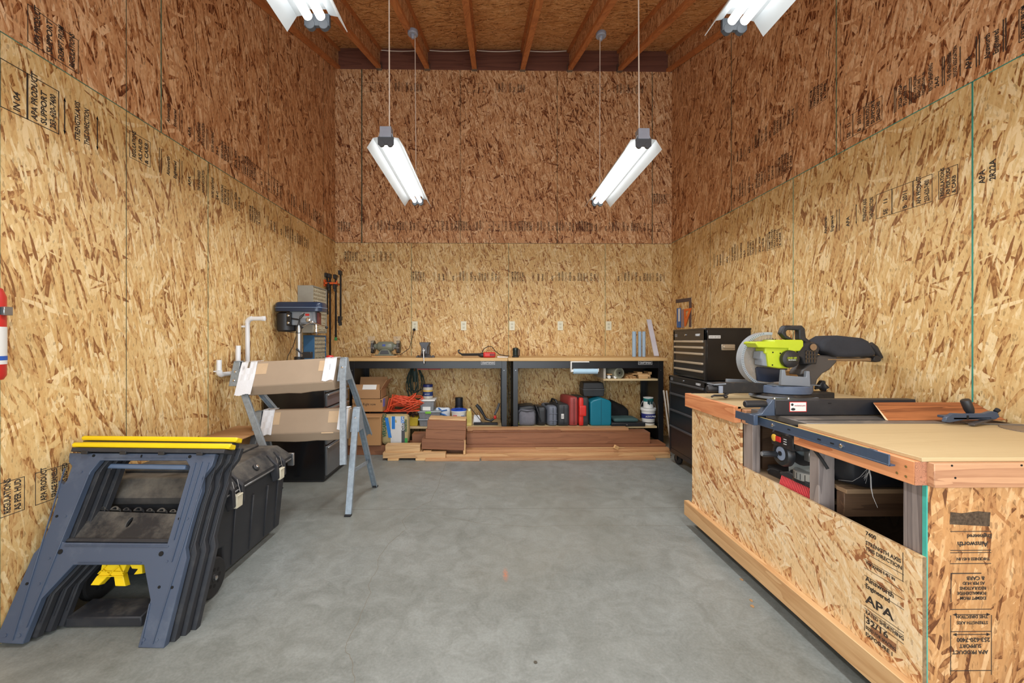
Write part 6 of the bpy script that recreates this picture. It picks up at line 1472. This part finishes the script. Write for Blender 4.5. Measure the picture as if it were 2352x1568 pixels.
mk('rail_spacer', B().box(rx1, 1.322, 1.78, 1.81, .83, .845).box(rx1, 1.322, 2.0, 2.03, .83, .845), M_blackm, ts)
YFN = 1.905
fn = mk('rip_fence', B().box(1.30, 1.955, YFN, YFN + .045, .866, .938), dusty('fence_black', (34, 36, 42), (110, 104, 96), .4, .35, 12), ts, bevel=.003)
mk('fence_head', B().prism([(1.20, YFN + .004, .863), (1.305, YFN + .004, .863), (1.305, YFN + .004, .936), (1.290, YFN + .004, .936), (1.262, YFN + .004, .90), (1.24, YFN + .004, .872), (1.20, YFN + .004, .868)], (0, .037, 0)).box(1.195, 1.215, YFN - .01, YFN + .055, .822, .868), M_railb, fn, bevel=.002)
mk('fence_handle', B().lathe([(.012, 0), (.0155, .006), (.0165, .02), (.0165, .095), (.012, .10)], (1.270, YFN + .02, .917), (-1, 0, -.02), 22), M_black, fn, bevel=0)
mk('fence_sticker', B().box(1.365, 1.445, YFN - .001, YFN, .882, .928), M_red, fn, bevel=0)
mk('sticker_field', B().box(1.368, 1.442, YFN - .0016, YFN - .001, .885, .925), M_label, fn, bevel=0)
text('sticker_print', 'mechanical parts', .010, (1.388, YFN - .0022, .908), (1, 0, 0), (0, 0, 1), plain('red_print', (180, 60, 60), .6), fn, squash=.75)
mk('sticker_figure', B().ball((1.378, YFN - .0018, .915), .006, .0006, .006).ball((1.382, YFN - .0018, .894), .010, .0006, .006), M_print, fn, bevel=0)
for x in (1.30, 1.365): mk('fence_screw', B().lathe([(.006, 0), (.006, .006), (.003, .007)], (x + .01, YFN + .02, .938), (0, 0, 1), 12), M_chrome, fn, bevel=0)
mk('keyhole', B().box(1.545, 1.560, YFN - .0008, YFN, .918, .923), M_blkhole, fn, bevel=0)
# cabinet under the table
Mgl = plain('saw_grey_panel', (150, 160, 162), .4, var=.05)
mk('saw_cabinet', B().prism([(1.36, 1.765, .548), (1.86, 1.765, .548), (1.86, 1.765, .837), (1.345, 1.765, .837)], (0, .135, 0)), Mgl, ts, bevel=.004)
mk('base_tray', B().box(1.376, 1.80, 1.735, 2.075, .5462, .592), M_black, ts, bevel=.004)
mk('red_stripe', B().box(1.3745, 1.376, 1.74, 1.93, .580, .592).box(1.3740, 1.376, 1.865, 1.93, .552, .582), M_red, ts, bevel=0)
text('saw_lettering', 'CR', .022, (1.3735, 1.862, .556), (0, -1, 0), (0, 0, 1), M_printw, ts)
mk('slot_cover', B().prism([(1.335, 1.80 + .13 * math.cos(R(a)), .84 + .17 * math.sin(R(a))) for a in range(200, 341, 10)] + [(1.335, 1.80 + .10 * math.cos(R(a)), .84 + .13 * math.sin(R(a))) for a in range(340, 199, -10)], (.01, 0, 0)), M_black, ts, bevel=0)
for k in range(2):
    mk('bevel_scale', B().lathe([(.066, 0), (.070, .003), (.070, .045), (.066, .048)], (1.385, 1.79, .60 + .05 * k), n=40) if k == 0 else B().lathe([(.074, 0), (.074, .012)], (1.385, 1.79, .600), n=32), plain('scale_silver', (170, 172, 170), .35, .5) if k == 0 else M_blackm, ts, bevel=0)
for q in range(9):
    a = R(150 + q * 15); mk('scale_tick', B().box(1.385 + .0702 * math.cos(a) - .001, 1.385 + .0702 * math.cos(a) + .001, 1.79 + .0702 * math.sin(a) - .001, 1.79 + .0702 * math.sin(a) + .001, .615, .640), M_print, ts, bevel=0)
# switch, handwheel
def SX(px, py, X=1.27): return pX(px, py, X)
p0 = SX(1772, 1000); p1 = SX(1822, 1000)
sw = mk('switch_box', B().prism([(1.268, p0.y, .742), (1.268, p0.y, .796), (1.285, p0.y, .812), (1.345, p0.y, .812), (1.345, p0.y, .742)], (0, p1.y - p0.y, 0)).box(1.29, 1.34, p1.y, p0.y - .02, .812, .838), dusty('switch_box_black', (30, 30, 33), (150, 120, 90), .4, .6, 30), ts, bevel=.004)
mk('switch_paddle', B().lathe([(.016, 0), (.016, .003), (.013, .005)], (1.268, p0.y - .022, .774), (-1, 0, 0), 22), plain('yellow_switch', (230, 186, 70), .4), sw, bevel=0)
mk('red_key', B().box(1.262, 1.268, p0.y - .068, p0.y - .036, .762, .786), M_red, sw, bevel=.002)
for q in range(3): mk('switch_print', B().box(1.2672, 1.268, p0.y - .10, p0.y - .082, .780 - q * .010, .783 - q * .010), M_printw, sw, bevel=0)
mk('plug', B().soft(1.27, 1.31, p1.y - .045, p1.y - .004, .752, .792, .008), M_rubber, ts, bevel=0)
mk('plug_cord', B().tube([(1.29, p1.y - .045, .775), (1.30, p1.y - .075, .77), (1.31, p1.y - .10, .74), (1.32, p1.y - .12, .705)], .006, 10), M_rubber, ts, bevel=0)
hc = SX(1796, 1041, 1.285)
hw = mk('handwheel', B().lathe([(.030, .0), (.046, -.004), (.056, .0), (.056, .018), (.050, .028), (.036, .030), (.034, .024), (.0, .022)], (1.305, hc.y, hc.z), (-1, 0, 0), 36), dusty('handwheel_black', (30, 32, 35), (150, 124, 100), .35, .5, 30), ts, bevel=0)
mk('wheel_face', B().lathe([(.030, 0), (.030, .003), (.010, .004)], (1.282, hc.y, hc.z), (-1, 0, 0), 30), plain('pale_wheel_face', (136, 150, 172), .35), hw, bevel=0)
mk('wheel_hub', B().lathe([(.010, 0), (.010, .004), (.004, .006)], (1.278, hc.y, hc.z), (-1, 0, 0), 18), M_blackm, hw, bevel=0)
mk('crank_handle', B().lathe([(.009, 0), (.013, .008), (.014, .06), (.011, .066)], (1.282, hc.y + .025, hc.z - .010), (-1, .1, 0), 20), M_black, hw, bevel=0)
mk('handle_cap', B().lathe([(.010, .0), (.010, .002)], (1.2165, hc.y + .0315, hc.z - .010), (-1, .1, 0), 18), M_grey, hw, bevel=0)
mk('mount_bracket', B().box(1.33, 1.34, p1.y - .01, p1.y + .02, .70, .75), M_steel, ts)
# red bristle brush lying on the shelf
q0 = pX(1790, 1100, 1.322).y; q1 = pX(1872, 1140, 1.322).y
br = thing('scrub_brush', 'black floor brush with red bristles lying under the table saw', 'brush', (1.33, (q0 + q1) / 2, .546))
mk('brush_block', B().prism([(1.322, q1, .594), (1.322, q0, .594), (1.322, q0, .606), (1.322, q0 - .05, .624), (1.322, q0 - .08, .624), (1.322, q1, .610)], (.05, 0, 0)), M_char, br, bevel=.004)
mk('handle_socket', B().lathe([(.012, 0), (.012, .012)], (1.345, q0 - .062, .620), (-.3, 0, 1), 16), M_blkhole, br, bevel=0)
n = int((q0 - q1) / .0092)
for k in range(n):
    y = q1 + .004 + k * .0092
    mk('bristle_tuft', B().cyl((1.332, y, .594), (1.322, y + .004, .5475), .0024, .0030, 8), plain('red_bristle', (226, 76, 82), .6) if k == 0 else bpy.data.materials['red_bristle'], br, bevel=0)
# shelf support for it: dusty board behind opening is the bench shelf; a cord lies next to it
single('cord_scrap', B().tube([pX(1762, 1080, 1.33), pX(1768, 1077, 1.34), pX(1780, 1078, 1.35), pX(1790, 1082, 1.35)], .004, 8), M_rubber, 'bit of dark cord lying on the inner shelf left of the red brush', 'cord', bevel=0)
b = B().soft(1.385, 2.14, 1.58, 1.730, .632, .83, .055, .008, 4)
single('dust_bag', b, plain('black_bag_cloth', (18, 20, 26), .6, var=.3), 'bulging black cloth bag inside the workbench opening', 'bag', bevel=0)
# cobweb in the opening
b = B(); rr = random.Random(2)
wp = [pX(1995, 1072, 1.36), pX(2000, 1095, 1.36), pX(2001, 1120, 1.36), pX(2005, 1140, 1.36), pX(2016, 1166, 1.36)]
b.tube(wp, [.0016, .0022, .0018, .001, .0004], 5); b.tube([pX(1994, 1074, 1.36), pX(1975, 1095, 1.36), pX(1958, 1105, 1.36), pX(1926, 1102, 1.38)], .0006, 5)
for k in range(7): b.tube([pX(1996 + rr.uniform(-3, 3), 1075 + rr.uniform(0, 8), 1.36), pX(1988 + rr.uniform(-10, 4), 1100 + rr.uniform(-6, 10), 1.362)], .00035, 4)
single('cobweb', b, plain('cobweb_grey', (200, 200, 200), .9, alpha=.7), 'dusty cobweb strands hanging in the workbench opening', 'cobweb', bevel=0)

# ---------------------------------------------------------------- things lying on the saw and the near top
M_figured = wood('figured_plywood', 'x', (172, 106, 62), (112, 60, 32), scale=1.6, rings=9, contrast=1.4)
lo0, lo1 = Vector((1.715, 1.790, .8632)), Vector((2.235, 1.790, .8632))
up0, up1 = Vector((1.745, 1.885, .918)), Vector((2.215, 1.885, .918))
b = B().hexa([lo0, lo1, lo1 + Vector((0, .014, -.0002)), lo0 + Vector((0, .014, -.0002))], [up0, up1, up1 + Vector((0, .010, .008)), up0 + Vector((0, .010, .008))])
t = thing('plywood_offcut', 'figured reddish plywood strip leaning on the black saw fence', 'board', (1.97, 1.83, .863))
mk('strip', b, M_figured, t, bevel=.0005)
mk('pale_core_edge', B().hexa([lo0 - Vector((.0008, 0, 0)), lo0 + Vector((0, 0, 0)), lo0 + Vector((0, .012, 0)), lo0 + Vector((-.0008, .012, 0))], [up0 - Vector((.0008, 0, 0)), up0, up0 + Vector((0, .009, .006)), up0 + Vector((-.0008, .009, .006))]), plain('pale_ply_edge', (226, 190, 150), .7), t, bevel=0)
t = thing('miter_gauge', 'blue-grey miter gauge with a black round handle lying on the near bench top', 'miter gauge', (2.02, 1.70, .861))
zt_ = .863
gp = [(1.865, zt_ + .010), (1.885, zt_ + .008), (1.95, zt_ + .020), (2.05, zt_ + .024), (2.075, zt_ + .020), (2.095, zt_ + .030), (2.085, zt_ + .052), (2.06, zt_ + .054), (2.03, zt_ + .045), (1.95, zt_ + .044), (1.90, zt_ + .046), (1.872, zt_ + .030)]
mk('gauge_head', B().prism([(x, 1.700, z) for x, z in gp], (0, .016, 0)).box(1.90, 2.06, 1.70, 1.765, zt_ + .020, zt_ + .030), M_railb, t, bevel=.002)
mk('gauge_bar', B().bar((1.945, 1.675, zt_ + .005), (2.11, 1.735, zt_ + .022), .020, .009), dusty('bar_steel', (74, 70, 70), (120, 110, 98), .4, .5, 20), t)
mk('gauge_slot', B().box(1.955, 1.963, 1.6985, 1.70, zt_ + .020, zt_ + .038), M_blkhole, t, bevel=0)
mk('gauge_handle', B().lathe([(.008, 0), (.008, .012), (.013, .014), (.0165, .03), (.0165, .068), (.014, .072)], (2.005, 1.725, zt_ + .032), (-.42, 0, 1), 24), M_black, t, bevel=0)
mk('gauge_knob', B().lathe([(.008, 0), (.009, .014), (.005, .016)], (2.082, 1.705, zt_ + .052), (.6, 0, .5), 12), M_rubber, t, bevel=0)
bc = Vector((2.145, 1.585, .8606))
t = thing('circular_saw_blade', 'toothed circular saw blade lying flat at the right edge of the near top', 'saw blade', tuple(bc))
pts = []
for k in range(60):
    a = 2 * PI * k / 60; pts += [(bc.x + .127 * math.cos(a), bc.y + .127 * math.sin(a), bc.z), (bc.x + .121 * math.cos(a + .06), bc.y + .121 * math.sin(a + .06), bc.z)]
mk('blade_disc', B().prism(pts, (0, 0, .002)), dusty('blade_steel', (118, 104, 92), (150, 134, 116), .35, .5, 20), t, bevel=0)
single('steel_guide_bar', B().bar((1.985, 1.735, .8632), (2.18, 1.690, .8632), .018, .005), M_cast, 'flat steel guide bar lying behind the round saw blade', 'bar')

# ================================================================ sliding miter saw on the far top
M_lime = plain('lime_green_plastic', (184, 200, 44), .4, var=.05); M_alu = dusty('cast_aluminium', (128, 136, 146), (170, 160, 140), .4, .4, 20)
M_mblk = dusty('saw_black_plastic', (34, 35, 38), (120, 104, 84), .5, .5, 22)
mi = thing('miter_saw', 'lime green and black sliding miter saw with a clear blade guard on the far top', 'miter saw', (1.80, 2.45, .866))
def pp(pts, Y, dep): return B().prism([pY(x, y, Y) for x, y in pts], (0, dep, 0))
ZB = .867
# base
tc_ = pY(1800, 885, 2.45); TX = tc_.x
mk('base_casting', B().lathe([(.10, 0), (.155, .004), (.160, .022), (.150, .036), (.06, .038)], (TX, 2.46, ZB), n=44), M_mblk, mi, bevel=0)
mk('turntable', B().lathe([(.140, .038), (.146, .040), (.146, .078), (.140, .083), (.02, .083)], (TX, 2.46, ZB), n=48), dusty('turntable_grey', (92, 108, 134), (150, 150, 150), .35, .5, 18), mi, bevel=0)
mk('control_arm', pp([(1640, 882), (1660, 879), (1740, 880), (1800, 884), (1800, 902), (1690, 903), (1668, 905), (1655, 900), (1652, 890)], 2.42, .07), M_mblk, mi, bevel=.004)
a_ = mk('grip', B().lathe([(.012, 0), (.019, .006), (.022, .02), (.022, .062), (.017, .070)], pY(1651, 892, 2.445), (-1, 0, 0), 24), M_mblk, mi, bevel=0)
mk('arm_face', pp([(1640, 882.3), (1668, 880), (1668, 882.5), (1640, 884.5)], 2.415, .08), M_alu, mi, bevel=0)
mk('clamp_lever', B().tube([pY(1672, 904, 2.41), pY(1660, 908, 2.41), pY(1640, 908, 2.40), pY(1634, 911, 2.40)], .006, 8).lathe([(.010, 0), (.013, .008), (.006, .016)], pY(1667, 908, 2.41), (0, 0, -1), 12), M_mblk, mi, bevel=0)
mk('grey_block', pp([(1652, 886), (1661, 886), (1661, 903), (1652, 903)], 2.41, .01), plain('pale_grey_block', (140, 150, 168), .4), mi)
mk('table_wing', B().box(TX + .03, TX + .215, 2.34, 2.42, ZB, ZB + .048), M_mblk, mi, bevel=.006, seg=2)
mk('table_wing', B().box(TX + .03, TX + .20, 2.60, 2.66, ZB, ZB + .048), M_mblk, mi, bevel=.006)
mk('wing_top', B().box(TX - .12, TX + .15, 2.36, 2.58, ZB + .0835, ZB + .087), M_alu, mi, bevel=.001)
mk('miter_scale', B().lathe([(.165, 0), (.172, .004), (.172, .012), (.165, .016)], (TX, 2.46, ZB + .006), n=48), M_alu, mi, bevel=0)
# fence halves along X... (fence stands across the blade line)
zt_ = ZB + .088
mk('saw_fence', pp([(1797, 849), (1804, 849), (1806, 862), (1852, 866), (1853, 852), (1860, 852), (1862, 888), (1794, 884)], 2.33, .022), M_alu, mi, bevel=.002)
mk('saw_fence', pp([(1670, 870), (1722, 872), (1722, 881), (1670, 880)], 2.66, .02), M_alu, mi, bevel=.002)
# blade and guards
bc = pY(1757, 824, 2.49)
pts = []
for k in range(44):
    a = 2 * PI * k / 44; pts += [(bc.x + .126 * math.cos(a) + .03, bc.y, bc.z + .126 * math.sin(a)), (bc.x + .117 * math.cos(a + .07) + .03, bc.y, bc.z + .117 * math.sin(a + .07))]
mk('blade', B().prism(pts, (0, .0025, 0)), plain('dull_blade_steel', (120, 110, 100), .3, .8), mi, bevel=0)
ro = .160
b = B(); arc = [R(a) for a in range(80, 286, 6)]
ring = [(bc.x + ro * math.cos(a), bc.z + ro * math.sin(a)) for a in arc] + [(bc.x + ro * .90 * math.cos(a), bc.z + ro * .90 * math.sin(a)) for a in arc[::-1]]
b.prism([(x, 2.462, z) for x, z in ring], (0, .052, 0))
rim = mk('guard_rim', b, plain('clear_guard_rim', (176, 184, 190), .2, var=.1, alpha=.75), mi, bevel=0)
b = B()
for k in range(46):
    a = R(100 + k * 4); c, s_ = math.cos(a), math.sin(a)
    b.bar((bc.x + ro * .915 * c, 2.4615, bc.z + ro * .915 * s_), (bc.x + ro * .985 * c, 2.4615, bc.z + ro * .985 * s_), .003, .0012, up=(0, 1, 0))
mk('rim_grooves', b, plain('guard_groove', (96, 102, 108), .4), mi, bevel=0)
disc = [(bc.x + ro * .90 * math.cos(a), bc.z + ro * .90 * math.sin(a)) for a in arc] + [(bc.x + .05, bc.z - .12), (bc.x + .06, bc.z + .02), (bc.x + .03, bc.z + .12)]
mk('clear_guard', B().prism([(x, 2.466, z) for x, z in disc], (0, .002, 0)), plain('clear_guard_plastic', (180, 170, 158), .08, var=.1, alpha=.38), mi, bevel=0)
mk('upper_shroud', pp([(1737, 846), (1741, 842), (1800, 848), (1803, 862), (1790, 876), (1768, 878), (1740, 874)], 2.452, .012), plain('blade_shroud', (40, 46, 62), .3), mi, bevel=.002)
# motor and gearbox
mk('green_housing', pp([(1735, 787), (1741, 784), (1778, 784), (1779, 780), (1843, 780), (1846, 783), (1846, 795), (1838, 806), (1812, 808), (1812, 800), (1742, 798)], 2.36, .12), M_lime, mi, bevel=.008, seg=2)
mk('green_body', pp([(1757, 798), (1812, 798), (1830, 806), (1834, 820), (1830, 836), (1812, 846), (1790, 846), (1766, 842), (1762, 812), (1757, 812)], 2.375, .09), M_lime, mi, bevel=.010, seg=2)
mk('gear_case', pp([(1748, 806), (1762, 806), (1765, 842), (1750, 839), (1750, 826), (1746, 824)], 2.39, .07), M_alu, mi, bevel=.004)
cc_ = pY(1812, 824, 2.36)
mk('motor_cap_ring', B().lathe([(.046, 0), (.050, .012), (.048, .03), (.038, .036)], (cc_.x, 2.372, cc_.z), (0, -1, 0), 36), M_mblk, mi, bevel=0)
mk('motor_cap_face', B().lathe([(.037, 0), (.037, .002)], (cc_.x, 2.3385, cc_.z), (0, -1, 0), 36), M_lime, mi, bevel=0)
mk('cap_band', B().box(cc_.x - .030, cc_.x + .030, 2.3345, 2.3365, cc_.z - .010, cc_.z + .013), plain('dark_olive_band', (62, 68, 36), .4), mi, bevel=0)
text('cap_lettering', 'ONE+ HP', .015, (cc_.x, 2.3340, cc_.z + .001), (1, 0, 0), (0, 0, 1), plain('lime_print', (190, 210, 40), .5), mi, align='CENTER', squash=.8)
text('cap_lettering', 'BRUSHLESS', .010, (cc_.x, 2.3340, cc_.z - .008), (1, 0, 0), (0, 0, 1), M_printw, mi, align='CENTER', squash=.85)
for px, py in ((1775, 809), (1774, 838), (1792, 811)): mk('housing_screw', B().lathe([(.004, 0), (.004, .002)], pY(px, py, 2.3745), (0, -1, 0), 10), M_blkhole, mi, bevel=0)
# handle
ho = [(1800, 752), (1805, 747), (1843, 747), (1850, 755), (1852, 775), (1866, 786), (1862, 794), (1842, 782), (1836, 780), (1836, 758), (1810, 757), (1806, 762), (1808, 770), (1822, 778), (1818, 782), (1806, 778), (1795, 765)]
mk('carry_handle', pp(ho, 2.40, .04), M_mblk, mi, bevel=.006, seg=2)
# arm, chute, rails
mk('rear_housing', pp([(1842, 795), (1850, 786), (1868, 785), (1878, 790), (1884, 800), (1880, 812), (1876, 836), (1846, 836), (1842, 822), (1828, 815)], 2.38, .12), M_mblk, mi, bevel=.004)
pc = pY(1867, 797, 2.375); mk('pivot_ring', B().lathe([(.010, 0), (.018, 0), (.019, .006), (.010, .006)], pc, (0, -1, 0), 24), plain('dusty_ring', (132, 104, 74), .6), mi, bevel=0)
b = B()
for i in range(4):
    for j in range(3): p = pY(1851 + i * 6.5, 806 + j * 9, 2.377); b.box(p.x - .001, p.x + .015, p.y - .004, p.y + .004, p.z - .001, p.z + .002); b.box(p.x - .001, p.x + .002, p.y - .004, p.y + .004, p.z - .02, p.z + .002)
mk('rib_grid', b, plain('dusty_ribs', (84, 70, 54), .7), mi, bevel=0)
for dy in (.02, .085): mk('slide_rail', B().cyl(pY(1905, 825.5, 2.40) + Vector((0, dy, 0)), pY(2018, 825.5, 2.40) + Vector((0, dy, 0)), .0105, n=20), plain('tan_steel_rail', (176, 152, 124), .25, .6), mi, bevel=0)
mk('rail_end', pp([(2008, 818), (2018, 816), (2026, 824), (2024, 830), (2012, 832), (2006, 828)], 2.395, .12), M_mblk, mi, bevel=.004)
mk('arm_casting', pp([(1876, 818), (1884, 815), (1922, 817), (1925, 823), (1922, 832), (1905, 850), (1890, 858), (1878, 872), (1875, 886), (1862, 888), (1860, 866), (1852, 858), (1838, 862), (1842, 850), (1860, 836)], 2.41, .10), dusty('dusty_arm_casting', (78, 74, 72), (110, 92, 74), .4, .45, 16, .5, .75), mi, bevel=.008, seg=2)
mk('bevel_knob', B().lathe([(.006, 0), (.006, .03), (.014, .034), (.026, .040), (.030, .046), (.010, .060)], pY(1872, 892, 2.44), (1, 0, .15), 12), M_mblk, mi, bevel=0)
mk('bevel_lever', pp([(1884, 883), (1890, 874), (1896, 874), (1898, 882), (1907, 890), (1902, 893), (1888, 892), (1878, 890)], 2.43, .03), M_mblk, mi, bevel=.003)
# dust bag on its chute
dbg = pp([(1884, 797), (1893, 780), (1908, 771), (1930, 770), (1985, 776), (1999, 783), (2010, 801), (2019, 815), (2004, 819), (1960, 821), (1925, 820), (1908, 810), (1892, 806)], 2.365, .13)
bag = mk('dust_bag', dbg, plain('dust_bag_cloth', (44, 46, 52), .85, var=.15, scale=20, bump=.3), mi, bevel=.022, seg=4, smooth=70)
mk('bag_neck', B().tube([pY(1876, 794, 2.43), pY(1884, 790, 2.43), pY(1896, 786, 2.43), pY(1908, 786, 2.43), pY(1918, 792, 2.43)], [.022, .030, .034, .042, .050], 20), plain('bag_neck_cloth', (44, 46, 50), .85, bump=.3), mi, bevel=0)
mk('bag_end_clip', B().tube([pY(1998, 790, 2.43), pY(2008, 800, 2.43), pY(2018, 815, 2.43), pY(2022, 822, 2.43)], [.016, .020, .016, .014], 12), M_mblk, mi, bevel=0)
# a small block behind the saw fence
single('wood_block', B().box(pY(1800, 850, 2.62).x, pY(1830, 850, 2.62).x, 2.615, 2.66, ZB + .0002, ZB + .15), M_pinez, 'small upright wooden block behind the blade of the miter saw', 'block')

# ---------------------------------------------------------------- bits on the floor
for px, py, lb in ((1703, 1331, 'tan wood chip on the floor, farthest from view beside the workbench'), (1725, 1379, 'tan wood chip on the floor, middle of three beside the workbench'), (1728, 1392, 'tan wood chip on the floor, nearest of three beside the workbench')):
    p = pZ(px, py, 0); rr = random.Random(px)
    b = B().prism([(p.x + .008 * math.cos(a) * rr.uniform(.7, 1.2), p.y + .011 * math.sin(a) * rr.uniform(.7, 1.2), .0004) for a in [2 * PI * k / 9 for k in range(9)]], (0, 0, .0022))
    single('wood_chip', b, plain('tan_chip', (168, 130, 88), .8), lb, 'chip', bevel=0)
for px, py, lb in ((1230, 1521, 'dark round stain spot on the floor near the lower edge of the photo'),):
    p = pZ(px, py, 0); single('washer', B().lathe([(.003, 0), (.007, 0), (.007, .0014), (.003, .0014)], (p.x, p.y, .0003), n=18), plain('dark_washer', (90, 86, 76), .5, .5), 'tiny dark washer lying on the concrete in the foreground', 'washer', bevel=0)
